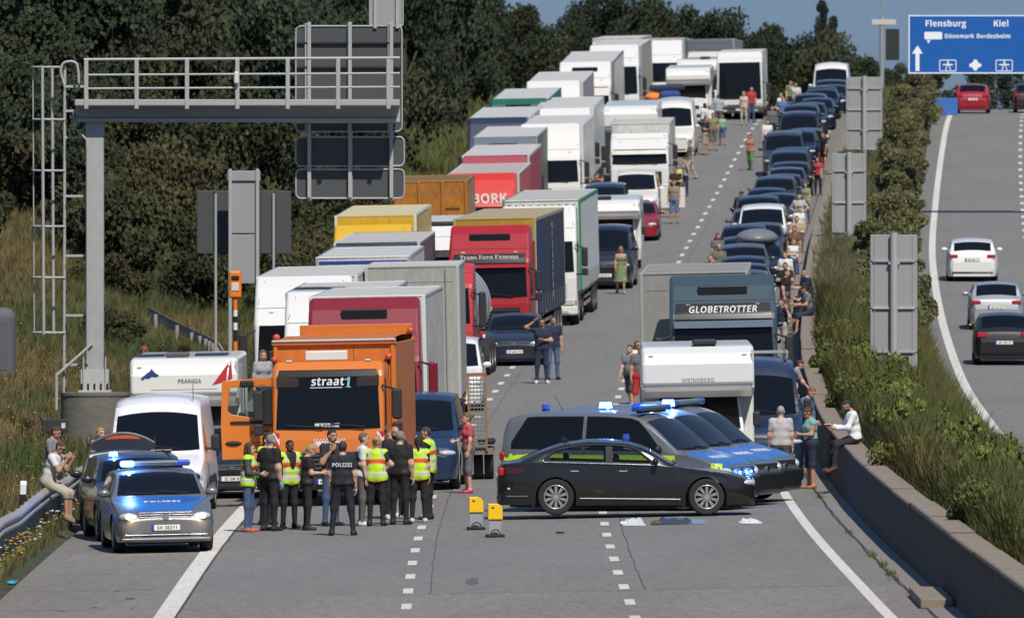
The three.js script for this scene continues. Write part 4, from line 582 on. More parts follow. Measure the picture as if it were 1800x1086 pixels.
// crown of leaf-sized faces gathered in clumps; fn(rnd point) -> clump centres
function leafCloud(n, clumps, size, spread, hue) {
  const pos = [], nor = [], col = [], q = new THREE.Quaternion(), e = new THREE.Euler();
  for (let i = 0; i < n; i++) {
    const c = clumps[(rnd() * clumps.length) | 0], th = rnd() * 6.283, ph = Math.acos(rr(-1, 1)), r = c[3] * Math.pow(rnd(), 0.4) * spread;
    const dir = [Math.sin(ph) * Math.cos(th), Math.cos(ph) * 0.8, Math.sin(ph) * Math.sin(th)], x = c[0] + dir[0] * r, y = c[1] + dir[1] * r, z = c[2] + dir[2] * r;
    e.set(rr(-1.1, 0.5), rr(0, 6.283), rr(-0.6, 0.6)); q.setFromEuler(e); const s = size * rr(0.6, 1.3);
    const a = V(-0.5 * s, 0, 0).applyQuaternion(q), b = V(0.5 * s, 0.1 * s, 0).applyQuaternion(q), t = V(0, 0.9 * s, 0.25 * s).applyQuaternion(q), m = V(0, -0.7 * s, 0.2 * s).applyQuaternion(q);
    const k = c[4] * rr(0.75, 1.25), hy = hue * rr(0, 1); const cc = [k * (1 + hy), k, k * (1 - hy * 0.5)];
    for (const p of [a, b, t, a, m, b]) { pos.push(x + p.x, y + p.y, z + p.z); col.push(...cc); }
  }
  const g = new THREE.BufferGeometry(); g.setAttribute('position', new THREE.Float32BufferAttribute(pos, 3)); g.setAttribute('color', new THREE.Float32BufferAttribute(col, 3)); g.computeVertexNormals(); return g;
}
function treeProto(name, H, R, leaves, col, shape, leaf = 0.27, trunkH = 0.22) {
  const g = group(name), cl = [], n = 46;
  for (let i = 0; i < n; i++) { const t = Math.pow(rnd(), 0.8), y = H * lerp(trunkH, 0.97, t), rad = R * shape(t), a = rnd() * 6.283, rr0 = rad * Math.sqrt(rnd()) * 0.9; cl.push([Math.cos(a) * rr0, y + rr(-0.3, 0.3), Math.sin(a) * rr0, R * rr(0.2, 0.4), rr(0.7, 1.3)]); }
  mesh('crown', leafCloud(leaves, cl, leaf, 1, 0.14), col, g);
  const bark = mat([0.06, 0.045, 0.035], 0.95), tr = [new THREE.CylinderGeometry(0.012 * H, 0.026 * H, H * 0.75, 9).translate(0, H * 0.375 - 0.2, 0)];
  for (let i = 0; i < 7; i++) { const c = cl[i * 5], y0 = H * lerp(0.2, 0.5, i / 7); tr.push(bar([0, y0, 0], [c[0] * 0.8, c[1], c[2] * 0.8], 0.008 * H, 5)); }
  mesh('trunk', tr, bark, g); return g;
}
const round = (t) => Math.sqrt(Math.max(0.02, 1 - (2 * t - 0.9) ** 2)), cone = (t) => (1 - t) * 0.95 + 0.08, broad = (t) => Math.sqrt(Math.max(0.03, 1 - (1.7 * t - 0.75) ** 2));
const leafA = leafMat(0.028, 0.041, 0.017), leafB = leafMat(0.022, 0.035, 0.017), leafC = leafMat(0.037, 0.046, 0.018), leafPine = leafMat(0.018, 0.03, 0.021), leafBush = leafMat(0.065, 0.088, 0.022), leafGrey = leafMat(0.1, 0.115, 0.052), leafWeed = leafMat(0.088, 0.105, 0.024), leafDark = leafMat(0.036, 0.046, 0.016), leafOlive = leafMat(0.05, 0.054, 0.02);
const protos = [treeProto('broadleaf_tree', 11, 4.3, 5200, leafA, round), treeProto('broadleaf_tree', 13, 4.6, 5600, leafB, broad), treeProto('broadleaf_tree', 9, 4.2, 4600, leafC, broad), treeProto('broadleaf_tree', 12, 3.4, 4400, leafA, round), treeProto('conifer_tree', 13, 3.0, 4200, leafPine, cone, 0.3, 0.06)];
const treeUsed = protos.map(() => 0);
const TREE_LABEL = ['dark round-crowned tree in the wood above the bank', 'tall dark spreading tree in the wood above the bank', 'olive green bushy tree in the wood above the bank', 'slim dark green tree in the wood above the bank', 'dark pointed conifer beyond the crest of the road'];
function tree(k, u, d, s = 1, sy = 1) {
  const o = treeUsed[k]++ ? copyOf(protos[k]) : protos[k]; tag(o, TREE_LABEL[k], 'tree', k === 4 ? 'conifers beyond the crest' : 'trees of the wood');
  const x = roadX(Math.min(d, 1400)) + u; o.position.set(x, groundY(u, d) - 0.3, Z0 - d); o.rotation.y = rnd() * 6.283; o.scale.set(s, s * sy, s); return o;
}
// X given in metres from the camera axis
const treeX = (k, X, d, s, sy) => tree(k, X - roadX(Math.min(d, 1400)), d, s, sy);
{
  const wood = [];   // rows of the wood on the left bank
  for (const [d, X0, X1, step, s] of [[385, -30, -12.5, 3.0, 0.5], [412, -30, -9, 3.2, 0.6], [445, -31, -6, 3.5, 0.72], [480, -33, -4, 3.6, 0.8], [510, -16, -3, 2.8, 0.62], [535, -36, -2.2, 3.8, 0.85], [565, -18, -0.6, 2.8, 0.75], [595, -38, 0.8, 3.8, 0.95], [625, -14, 2.2, 3.0, 0.85], [655, -40, 4, 4.2, 1.0]])
    for (let X = X0; X < X1; X += step * rr(0.8, 1.2)) { const k = (rnd() * 4) | 0; wood.push(treeX(k, X, d + rr(-12, 12), s * rr(0.85, 1.15) * (X > -6 && d > 520 ? 0.6 : 1), rr(0.9, 1.15))); }
  const top = (k, X, d, yTop, sw = 1) => { const PH = [11, 13, 9, 12, 13][k], u = X - roadX(Math.min(d, 1400)), H = Math.max(3, CAM_H + yTop - groundY(u, d) + 0.3), sc = H / PH; return tree(k, u, d, Math.max(sc * sw, 0.35), sc / Math.max(sc * sw, 0.35)); };
  // line of trees beyond the crest; heights read above the camera level
  const line = poly([[-12, 14], [-4, 11.3], [-2.8, 9.2], [3, 9.0], [4.5, 11.2], [9, 11.2], [10.5, 10.2], [13, 9.9], [17, 9.0], [19.5, 8.0], [23, 7.6], [27, 7.6], [40, 6.6]]);
  for (let X = -12; X < 40; X += rr(1.6, 2.6)) top((rnd() * 4) | 0, X, 735 + rr(-20, 20), line(X) * rr(0.86, 1.04), rr(0.8, 1.1));
  for (let X = -10; X < 24; X += rr(2.4, 3.6)) top((rnd() * 4) | 0, X, 775 + rr(-10, 10), line(X * 0.96) * rr(0.9, 1.06), rr(0.8, 1.1));
  top(4, 20.2, 740, 10.6, 0.6); top(4, 21.0, 745, 9.6, 0.6);
}
// shrubs: low crowns
function shrubProto(name, H, R, n, m, leaf) { const g = group(name), cl = []; for (let i = 0; i < 16; i++) { const a = rnd() * 6.283, r = R * Math.sqrt(rnd()) * 0.85, y = H * rr(0.15, 0.85) * (1 - 0.4 * (r / R) ** 2); cl.push([Math.cos(a) * r, y, Math.sin(a) * r, R * rr(0.22, 0.4), rr(0.7, 1.3)]); } mesh('foliage', leafCloud(n, cl, leaf, 1, 0.3), m, g); mesh('stem', cl.slice(0, 6).map((c) => bar([0, 0, 0], [c[0], c[1], c[2]], 0.014, 4)), mat([0.07, 0.05, 0.035], 0.95), g); return g; }
const shr = [shrubProto('shrub', 1.5, 1.0, 3600, leafBush, 0.085), shrubProto('shrub', 1.15, 1.1, 3400, leafWeed, 0.075), shrubProto('willow_shrub', 2.1, 0.95, 3000, leafGrey, 0.09), shrubProto('willow_shrub', 1.8, 0.85, 2800, leafGrey, 0.085), shrubProto('bank_shrub', 1.8, 1.1, 5200, leafDark, 0.075), shrubProto('bank_shrub', 1.6, 1.2, 5200, leafOlive, 0.07)], shrUsed = [0, 0, 0, 0, 0, 0];
function shrub(k, u, d, s, label, grp, sy = 1) { const o = shrUsed[k]++ ? copyOf(shr[k]) : shr[k]; tag(o, label, 'shrub', grp); o.position.set(roadX(d) + u, groundY(u, d) - 0.05, Z0 - d); o.rotation.y = rnd() * 6.28; o.scale.set(s, s * sy, s); return o; }
for (let d = 330; d < 580; d += 4.2) shrub(2 + ((rnd() * 2) | 0), rr(7.35, 8.35), d + rr(-1, 1), rr(0.85, 1.2), 'grey-green willowy shrub on the central reservation behind the wall', 'willowy shrubs on the central reservation', rr(0.9, 1.15));
for (let d = 182; d < 335; d += 2.9) shrub((rnd() * 2) | 0, d > 252 && d < 298 ? rr(5.75, 6.3) : rr(5.8, 8.2), d + rr(-1, 1), rr(0.45, 0.85), 'leafy green shrub among tall weeds on the central reservation', 'green shrubs on the central reservation', rr(0.9, 1.2));
for (const [u, d, s] of [[-15.2, 332, 0.9], [-13.4, 330, 0.6], [-14.6, 368, 1.5], [-22, 362, 1.7], [-17, 360, 1.2], [-17.5, 372, 2.1], [-13.5, 385, 1.8], [-12.8, 400, 1.7], [-25, 378, 2.3], [-21, 385, 2.4], [-16, 395, 2.3], [-28, 380, 2.4], [-12.9, 430, 1.5], [-13.8, 450, 2.0], [-12.8, 415, 1.4], [-19, 408, 2.4], [-12.4, 372, 1.0]]) shrub(4 + ((rnd() * 2) | 0), u, d, s, 'green shrub growing on the grassy bank below the wood', 'shrubs on the grassy bank');
shr.push(shrubProto('broadleaf_weed', 1.5, 0.7, 700, leafMat(0.1, 0.135, 0.03), 0.13)); shrUsed.push(0);
for (let i = 0; i < 22; i++) { const d = 196 + i * 4.6 + rr(-1.5, 1.5); shrub(6, rr(5.9, 7.9), d, rr(0.55, 0.85), 'bright broad-leaved weed standing above the grasses of the central reservation', 'broad-leaved weeds on the central reservation', 1.2); }
// grass and weeds: far too many to count
function tuftGeo(blades, H, w, lean) { const pos = []; for (let i = 0; i < blades; i++) { const a = rnd() * 6.283, r = rnd() * 0.09, x = Math.cos(a) * r, z = Math.sin(a) * r, h = H * rr(0.55, 1.1), lx = Math.cos(a + 0.6) * lean * h, lz = Math.sin(a + 0.6) * lean * h, px = -Math.sin(a) * w, pz = Math.cos(a) * w; pos.push(x - px, 0, z - pz, x + px, 0, z + pz, x + lx * 0.4 + px * 0.7, h * 0.6, z + lz * 0.4 + pz * 0.7, x - px, 0, z - pz, x + lx * 0.4 + px * 0.7, h * 0.6, z + lz * 0.4 + pz * 0.7, x + lx * 0.4 - px * 0.7, h * 0.6, z + lz * 0.4 - pz * 0.7, x + lx * 0.4 - px * 0.7, h * 0.6, z + lz * 0.4 - pz * 0.7, x + lx * 0.4 + px * 0.7, h * 0.6, z + lz * 0.4 + pz * 0.7, x + lx, h, z + lz); } const g = new THREE.BufferGeometry(); g.setAttribute('position', new THREE.Float32BufferAttribute(pos, 3)); g.computeVertexNormals(); return g; }
function scatter(name, label, geo, n, pick, colour, category = 'grass') {
  const m = new THREE.InstancedMesh(geo, new THREE.MeshStandardMaterial({ color: 0xffffff, roughness: 0.9, side: THREE.DoubleSide }), n), M = new THREE.Matrix4(), q = new THREE.Quaternion(), c = new THREE.Color(); m.name = name;
  for (let i = 0; i < n; i++) { const [u, d, s, sy, lift] = pick(); q.setFromEuler(new THREE.Euler(rr(-0.15, 0.15), rnd() * 6.283, rr(-0.15, 0.15))); M.compose(V(roadX(d) + u, groundY(u, d) - 0.02 + (lift || 0), Z0 - d), q, V(s, s * (sy || 1), s)); m.setMatrixAt(i, M); const k = colour(u, d); c.setRGB(k[0], k[1], k[2]); m.setColorAt(i, c); }
  m.castShadow = m.receiveShadow = true; scene.add(m); tag(m, label, category, null, 'stuff'); return m;
}
const mixc = (a, b, t) => [lerp(a[0], b[0], t), lerp(a[1], b[1], t), lerp(a[2], b[2], t)];
const GREEN = [0.045, 0.065, 0.018], LIGHT = [0.085, 0.108, 0.028], STRAW = [0.17, 0.13, 0.06], OCHRE = [0.14, 0.095, 0.03];
scatter('verge_grass', 'mixed green and straw coloured grass on the roadside bank', tuftGeo(9, 0.42, 0.012, 0.35), 62000, () => { const d = 175 + 270 * Math.pow(rnd(), 0.9), u = -10.35 - 17 * Math.pow(rnd(), 1.15); return [u, d, rr(0.7, 1.5) * (u > -11.2 ? 0.6 : 1), rr(0.8, 1.3)]; }, (u, d) => { const n = noise.noise(u * 0.22, d * 0.05, 7) + 0.6 * noise.noise(u * 0.9, d * 0.3, 2), t = clamp(0.42 + 1.1 * n + (u < -13.5 ? 0.02 : -0.28), 0, 1); const k = rr(0.75, 1.25); return mixc(mixc(GREEN, LIGHT, rnd() * 0.6), rnd() < 0.5 ? STRAW : OCHRE, t).map((x) => x * k); });
scatter('far_verge_grass', 'sunlit green grass on the far bank beside the trucks', tuftGeo(9, 0.55, 0.02, 0.3), 9000, () => { const d = 400 + 220 * rnd(); return [-10.4 - 7 * rnd(), d, rr(0.8, 1.6), 1]; }, () => { const k = rr(0.7, 1.25); return mixc(LIGHT, STRAW, rnd() * 0.35).map((x) => x * k); });
scatter('yellow_flowers', 'small yellow wildflowers dotted over the grassy bank', new THREE.IcosahedronGeometry(0.035, 0), 650, () => { const c = [[-10.9, 203], [-11.3, 232], [-12.5, 248], [-14.5, 300], [-17, 312], [-13, 268], [-10.8, 191]][(rnd() * 7) | 0]; return [Math.min(-10.35, c[0] + rr(-1, 1) * rr(0.2, 3.5)), c[1] + rr(-1, 1) * rr(2, 22), rr(0.7, 1.3), 0.6, rr(0.25, 0.6)]; }, () => [0.38 * rr(0.6, 1.1), 0.25 * rr(0.6, 1.1), 0.02], 'flowers');
scatter('white_flowers', 'small white wildflowers along the crash barrier', new THREE.IcosahedronGeometry(0.03, 0), 260, () => [rr(-11.4, -10.3), rr(183, 250), rr(0.7, 1.3), 0.6, rr(0.2, 0.5)], () => [0.6, 0.6, 0.52], 'flowers');
scatter('median_weeds', 'tall green weeds and grasses filling the central reservation', tuftGeo(10, 0.68, 0.015, 0.5), 24000, () => { const d = 168 + 190 * Math.pow(rnd(), 0.8), u = 5.42 + 3.15 * rnd(); return [u, d, rr(0.7, 1.35) * (u < 5.6 ? 0.5 : 1), rr(0.8, 1.35)]; }, (u, d) => { const n = noise.noise(u * 0.8, d * 0.08, 3) + 0.5 * noise.noise(u * 2, d * 0.4, 9), k = rr(0.7, 1.25), t = clamp(0.12 + 0.9 * n + (u < 6 ? 0.25 : 0), 0, 1); return mixc(mixc(GREEN, LIGHT, rnd()), rnd() < 0.5 ? STRAW : OCHRE, t * 0.5).map((x, i) => x * k * [0.9, 0.8, 0.6][i]); }, 'weeds');
scatter('far_median_grass', 'olive grass between the far shrubs of the central reservation', tuftGeo(9, 0.7, 0.016, 0.25), 9000, () => [rr(5.3, 8.4), 350 + 240 * rnd(), rr(0.6, 1.2), 1], () => { const k = rr(0.7, 1.2); return mixc([0.09, 0.1, 0.045], STRAW, rnd() * 0.4).map((x) => x * k); });
scatter('gutter_weeds', 'small weeds growing in the gutter joint', tuftGeo(7, 0.16, 0.006, 0.5), 60, () => { const d = [184, 186, 195, 190, 207, 229][(rnd() * 6) | 0] + rr(-0.5, 0.5); return [4.4 + rr(-0.04, 0.05), d, rr(0.5, 1.1), 1, 0.13]; }, () => mixc(GREEN, LIGHT, rnd()), 'weeds');

// ---------- gantry, signs, guard rails, posts ----------
const GALV = new THREE.MeshPhysicalMaterial({ roughness: 0.55, metalness: 0.15, map: noiseTex(128, (u, v) => { const n = clamp(0.5 + 0.35 * tn(u, v, 30) + 0.3 * tn(u, v, 8, 3), 0, 1); return [lerp(0.6, 0.7, n), lerp(0.61, 0.7, n), lerp(0.61, 0.69, n)]; }) });
const DARKBACK = mat([0.06, 0.063, 0.066], 0.6), LIGHTBACK = mat([0.3, 0.305, 0.31], 0.55, 0.1), CONC = new THREE.MeshStandardMaterial({ roughness: 0.95, map: noiseTex(128, (u, v) => { const n = clamp(0.5 + 0.4 * tn(u, v, 22) + (rnd() - 0.5) * 0.2, 0, 1); return [lerp(0.36, 0.48, n), lerp(0.35, 0.46, n), lerp(0.33, 0.43, n)]; }) });
function signBack(parent, w, h, x, y, z, m, ribsX = [], r = 0.12) {
  const s = new THREE.Shape(), a = w / 2, b = h / 2; s.moveTo(-a + r, -b); s.lineTo(a - r, -b); s.quadraticCurveTo(a, -b, a, -b + r); s.lineTo(a, b - r); s.quadraticCurveTo(a, b, a - r, b); s.lineTo(-a + r, b); s.quadraticCurveTo(-a, b, -a, b - r); s.lineTo(-a, -b + r); s.quadraticCurveTo(-a, -b, -a + r, -b);
  const p = mesh('sign_panel', new THREE.ExtrudeGeometry(s, { depth: 0.03, bevelEnabled: false, curveSegments: 5 }).translate(x, y, z - 0.03), m, parent);
  const pts = s.getPoints(5).map((q) => V(q.x + x, q.y + y, z + 0.012)); pts.pop(); const c = new THREE.CatmullRomCurve3(pts, true, 'catmullrom', 0.02);
  mesh('rim', new THREE.TubeGeometry(c, 90, 0.022, 5, true), GALV, p);
  for (const rx of ribsX) mesh('rib', rbox(0.08, h + 0.12, 0.06, x + rx, y, z + 0.035, 0.012), GALV, p);
  return p;
}
{ // cantilever gantry over the inside lane, seen from behind its signs
  const D = 267, g = group('sign_gantry'); tag(g, 'grey steel cantilever sign gantry with railing, ladder cage and sign backs', 'gantry');
  const X0 = (165 - 900) / 75; g.position.set(X0, surfY(-11, D), Z0 - D); const s = (px) => (px - 165) / 75, y = (py) => CAM_H - (py - 290) / 75 - surfY(-11, D);
  mesh('footing', new THREE.CylinderGeometry(0.8, 0.82, 2.0, 36).translate(0, 0.5, 0), CONC, g);
  mesh('footing_lip', new THREE.CylinderGeometry(0.82, 0.82, 0.07, 36).translate(0, 1.47, 0), CONC, g);
  const col = mesh('column', [prof([[0.22, 1.5], [0.22, y(215)], [-0.22, y(215)], [-0.22, 1.5]], 0.42, 0.02)], GALV, g);
  mesh('base_plate', [rbox(0.78, 0.06, 0.7, 0, 1.53, 0, 0.015), ...[-1, 1].map((k) => prof([[0.28, 1.55], [0.02, 1.55], [0.2, 2.35], [0.22, 2.35]], 0.03, 0.004, 1).translate(k * 0.26, 0, 0.05))], GALV, col);
  mesh('gusset', prof([[0.3, 1.55], [-0.3, 1.55], [-0.24, 2.05], [0.24, 2.05]], 0.66, 0.01, 1), GALV, col);
  for (let i = 0; i < 5; i++) mesh('anchor_bolt', cyl(0.022, 0.022, 0.18, -0.3 + i * 0.15, 1.63, 0.31, 8), BLACK, col);
  const x1 = s(703), by0 = y(214), by1 = y(180), L = x1 - s(132), cx = (x1 + s(132)) / 2;
  const bm = mesh('beam', [rbox(L, by1 - by0 - 0.14, 0.4, cx, (by0 + by1) / 2 + 0.02, 0, 0.02)], GALV, g);
  mesh('lower_flange', rbox(L, 0.1, 0.6, cx, by0 + 0.04, 0.03, 0.015), GALV, bm); mesh('kick_plate', rbox(L, 0.14, 0.03, cx, by1, 0.8, 0.01), GALV, bm); mesh('walkway', box(L, 0.05, 1.0, cx, by1 - 0.06, 0.3), GALV, bm);
  const rails = mesh('railing', [105, 132, 156].map((py) => bar([s(148), y(py), 0.8], [x1, y(py - 3), 0.8], py < 110 ? 0.035 : 0.026, 8)), GALV, g);
  for (let i = 0; i < 7; i++) mesh('rail_post', rbox(0.1, y(104) - y(192), 0.08, s(152 + i * 88.5), (y(104) + y(192)) / 2, 0.8, 0.015), GALV, rails);
  mesh('lamp', rbox(0.12, 0.3, 0.12, s(416), y(137), 0.92, 0.05, 2), mat([0.6, 0.6, 0.58], 0.5), rails);
  // signs hang on the far side of the beam and face away
  const z = -0.55;
  signBack(g, 2.5, 2.48, s(612), y(138), z, DARKBACK, [-1.0, 0.0, 0.95]); signBack(g, 2.55, 0.68, s(614), y(266), z, DARKBACK, [-0.95, 0.02, 0.98]); signBack(g, 2.55, 0.68, s(614), y(323), z, DARKBACK, [-0.95, 0.02, 0.98]);
  signBack(g, 0.78, 1.2, s(678), y(0), z, LIGHTBACK, [-0.26, 0.26], 0.05);
  for (const px of [542, 614, 687]) mesh('hanger', rbox(0.09, y(38) - y(348), 0.08, s(px), (y(38) + y(348)) / 2, z + 0.1, 0.015), GALV, g);
  for (const py of [75, 118]) mesh('cross_rail', rbox(2.44, 0.05, 0.05, s(612), y(py), z + 0.05, 0.01), BLACK, g);
  // ladder with cage
  const lx = s(112), lad = mesh('ladder', [bar([lx - 0.02, 0.9, 0.18], [lx, y(118), 0.18], 0.03, 6), bar([lx - 0.02, 0.9, -0.22], [lx, y(118), -0.22], 0.03, 6)], GALV, g);
  for (let i = 0; i < 20; i++) mesh('rung', bar([lx, 1.1 + i * 0.28, -0.22], [lx, 1.1 + i * 0.28, 0.18], 0.014, 5), GALV, lad);
  for (const px of [58, 76, 91]) mesh('cage_bar', bar([s(px), y(588), px === 76 ? 0.4 : px === 58 ? 0.0 : -0.35], [s(px) - 0.03, y(118), px === 76 ? 0.4 : px === 58 ? 0 : -0.35], px === 58 ? 0.018 : 0.04, 6), GALV, lad);
  for (const py of [118, 210, 300, 398, 488, 585]) { const c = new THREE.CatmullRomCurve3([V(lx, y(py), 0.2), V(s(80), y(py), 0.42), V(s(56), y(py), 0), V(s(80), y(py), -0.42), V(lx, y(py), -0.22)]); mesh('cage_hoop', new THREE.TubeGeometry(c, 20, 0.03, 5), GALV, lad); }
  for (const py of [152, 195, 242, 345, 450, 555, 642]) mesh('bracket', rbox(0.56, 0.06, 0.06, lx + 0.26, y(py), 0, 0.01), GALV, lad);
  mesh('handrail', new THREE.TubeGeometry(new THREE.CatmullRomCurve3([V(lx, y(150), 0.3), V(s(106), y(122), 0.3), V(s(112), y(110), 0.3), V(s(132), y(110), 0.3), V(s(136), y(122), 0.3), V(s(138), y(158), 0.3)]), 24, 0.035, 6), GALV, lad);
  mesh('brace', bar([s(98), y(660), 0.35], [s(160), y(605), 0.25], 0.04, 6), GALV, lad); mesh('brace', bar([s(98), y(720), 0.35], [s(98), y(655), 0.35], 0.04, 6), GALV, lad);
  mesh('conduit', new THREE.TubeGeometry(new THREE.CatmullRomCurve3([V(s(128), y(195), 0.3), V(s(130), y(228), 0.3), V(s(152), y(250), 0.27), V(s(152), y(640), 0.25)], false, 'catmullrom', 0.1), 30, 0.028, 6), GALV, g);
}
// grey board backs on single posts on the central reservation
function boardBack(label, u, d, w, h, top, yaw = 0) {
  const g = group('sign_board'); tag(g, label, 'sign', 'sign backs on the central reservation'); const y0 = groundY(u, d), T = roadY(d) + top - y0; g.position.set(roadX(d) + u, y0, Z0 - d); g.rotation.y = yaw;
  mesh('post', cyl(0.1, 0.1, T + 0.08, 0, T / 2, 0.16, 14), GALV, g);
  const rows = [0.17, 0.29, 0.27, 0.27]; let y = T; rows.forEach((k, i) => { const hh = h * k; mesh('panel', rbox(w, hh - 0.03, 0.06, 0, y - hh / 2, 0, 0.015), LIGHTBACK, g); mesh('cross_bracket', rbox(w - 0.12, 0.06, 0.08, 0, y - hh + 0.02, 0.05, 0.01), i % 2 ? GALV : LIGHTBACK, g); for (const s of [-1, 1]) mesh('stiffener', rbox(0.02, hh - 0.06, 0.03, s * (w / 2 - 0.12), y - hh / 2, 0.045, 0.005), GALV, g); y -= hh; });
  mesh('clamp', rbox(0.3, 0.07, 0.12, 0, T - h * 0.18, 0.12, 0.02), GALV, g); mesh('clamp', rbox(0.3, 0.07, 0.12, 0, T - h * 0.74, 0.12, 0.02), GALV, g); return g;
}
boardBack('tall grey sign back on one post among leafy weeds', 7.25, 294, 1.22, 4.2, 4.6);
boardBack('tall grey sign back rising from grass beside the queue of cars', 6.35, 417, 1.26, 4.0, 4.2);
boardBack('wide grey sign back at the willow shrubs near the crest', 6.15, 500, 1.6, 3.2, 4.5);
{ const g = group('sign_post'); tag(g, 'small pale horizontal board on a post near the crest', 'sign'); const u = 3.9 + 1.8, d = 585; g.position.set(roadX(d) + u, groundY(u, d), Z0 - d); mesh('post', [cyl(0.12, 0.12, 4.2, 0, 2.1, 0, 10), cyl(0.03, 0.03, 1.4, 0, 4.7, 0, 8)], LIGHTBACK, g); mesh('panel', rbox(1.25, 0.28, 0.08, 0.1, 3.9, 0.1, 0.02), mat([0.5, 0.49, 0.48], 0.6), g); mesh('panel', rbox(0.7, 1.6, 0.06, 0.55, 2.75, -0.1, 0.02), mat([0.02, 0.022, 0.024], 0.7), g); }
{ // blue direction sign over the far side of the opposite carriageway
  const d = 460, g = group('direction_sign'); tag(g, 'large blue overhead direction sign with white place names', 'sign'); const u0 = (1597 - 900) / 43.48 - roadX(d), W = 6.6, H = 2.4; g.position.set(roadX(d), roadY(d), Z0 - d);
  const yb = CAM_H + 160 / 43.48 - roadY(d);
  const tex = canvasTex(1650, 600, (c, w, h) => { c.fillStyle = '#0d58a8'; c.fillRect(0, 0, w, h); c.strokeStyle = '#e8ecef'; c.lineWidth = 12; c.strokeRect(10, 10, w - 20, h - 20); c.fillStyle = '#e8ecef'; c.font = 'bold 88px sans-serif'; c.fillText('Flensburg', 170, 120); c.fillText('Kiel', 860, 120); c.font = 'bold 60px sans-serif'; c.fillText('Dänemark', 368, 238); c.fillText('Bordesholm', 690, 238); c.fillText('Rendsburg', 1180, 238); c.beginPath(); c.roundRect(165, 175, 180, 75, 12); c.fill(); c.beginPath(); c.moveTo(185, 265); c.lineTo(210, 290); c.lineTo(230, 250); c.fill();
    const arrow = (x, y0, y1) => { c.fillRect(x - 20, y0 + 60, 40, y1 - y0 - 60); c.beginPath(); c.moveTo(x - 55, y0 + 85); c.lineTo(x, y0); c.lineTo(x + 55, y0 + 85); c.fill(); }; arrow(95, 310, 570); arrow(1240, 310, 570);
    for (const x of [320, 890, 1440]) { c.lineWidth = 9; c.beginPath(); c.roundRect(x, 460, 165, 110, 12); c.stroke(); c.beginPath(); c.moveTo(x + 60, 565); c.lineTo(x + 85, 470); c.lineTo(x + 110, 565); c.stroke(); c.fillRect(x + 30, 500, 105, 12); }
    c.beginPath(); c.arc(680, 510, 42, 0, 7); c.fill(); c.fillRect(620, 495, 120, 34); c.fillRect(663, 455, 34, 110); });
  const fr = mesh('sign_face', (() => { const q = new THREE.BoxGeometry(W, H, 0.06).translate(u0 + W / 2, yb + H / 2, 0), uv = q.attributes.uv; return q; })(), new THREE.MeshStandardMaterial({ map: tex, roughness: 0.5 }), g);
  mesh('support_beam', [box(14, 0.35, 0.35, u0 + 8.4, yb + 1.0, -0.35)], GALV, g); mesh('column', box(0.45, yb + 1.4, 0.45, u0 + 15.2, (yb + 1.4) / 2, -0.35), GALV, g);
}
{ const d = 568, u = 8.0, g = group('blue_board'); tag(g, 'low blue board on the road edge beside the red car', 'sign'); g.position.set(roadX(d) + u + 0.6, roadY(d), Z0 - d); mesh('panel', rbox(1.8, 0.85, 0.05, 0.3, 0.6, 0, 0.02), mat([0.04, 0.14, 0.42], 0.5), g); mesh('leg', box(0.06, 0.4, 0.06, -0.3, 0.1, -0.05), GALV, g); mesh('leg', box(0.06, 0.4, 0.06, 0.9, 0.1, -0.05), GALV, g); }
{ // left verge: dark sign back on posts, grey board in front of it
  const D = 320, S = 62.5, g = group('sign_board'); tag(g, 'wide dark sign back on two thin posts on the bank', 'sign'); const X = (428 - 900) / S, y0 = groundY(X - roadX(D), D); g.position.set(X, y0, Z0 - D); const y = (py) => CAM_H - (py - 290) / S - y0, s = (px) => (px - 428) / S;
  for (const [a, b] of [[345, 374], [376, 402], [456, 481], [483, 511]]) mesh('panel', rbox((b - a) / S, y(335) - y(446), 0.05, s((a + b) / 2), (y(335) + y(446)) / 2, -0.3, 0.02), DARKBACK, g);
  mesh('panel', rbox(54 / S, y(335) - y(446), 0.05, s(429), (y(335) + y(446)) / 2, -0.3, 0.02), DARKBACK, g);
  for (const px of [378, 480]) mesh('post', cyl(0.04, 0.04, y(340), s(px), y(340) / 2, -0.22, 8), GALV, g);
  const h = group('sign_board'); tag(h, 'tall narrow pale grey board before the dark sign back', 'sign'); h.position.copy(g.position); h.position.z += 0.6;
  mesh('panel', rbox(50 / S, y(318) - y(410), 0.06, s(428), (y(318) + y(410)) / 2, 0, 0.02), LIGHTBACK, h); mesh('panel', rbox(50 / S, y(412) - y(498), 0.06, s(430), (y(412) + y(498)) / 2, 0, 0.02), LIGHTBACK, h); mesh('cap_panel', rbox(58 / S, y(300) - y(318), 0.1, s(429), (y(300) + y(318)) / 2, 0.04, 0.02), LIGHTBACK, h);
  for (const px of [405, 453]) mesh('post', rbox(0.1, y(300) + 0.3, 0.1, s(px), y(300) / 2 - 0.1, 0.08, 0.02), GALV, h);
}
{ const d = 262, S = 20000 / d, g = group('sign_board'); tag(g, 'small black rectangular sign back by the guard rail', 'sign'); const X = (95 - 900) / S, y0 = groundY(X - roadX(d), d); g.position.set(X, y0, Z0 - d); const yy = CAM_H - (748 - 290) / S - y0; mesh('post', cyl(0.035, 0.035, yy + 0.1, 0, yy / 2, 0, 8), GALV, g); mesh('panel', rbox(0.6, 0.3, 0.04, 0, yy, 0.02, 0.02), mat([0.03, 0.03, 0.032], 0.6), g); mesh('sticker', box(0.09, 0.12, 0.01, 0.2, yy, 0.046), mat([0.6, 0.6, 0.6], 0.6), g); }
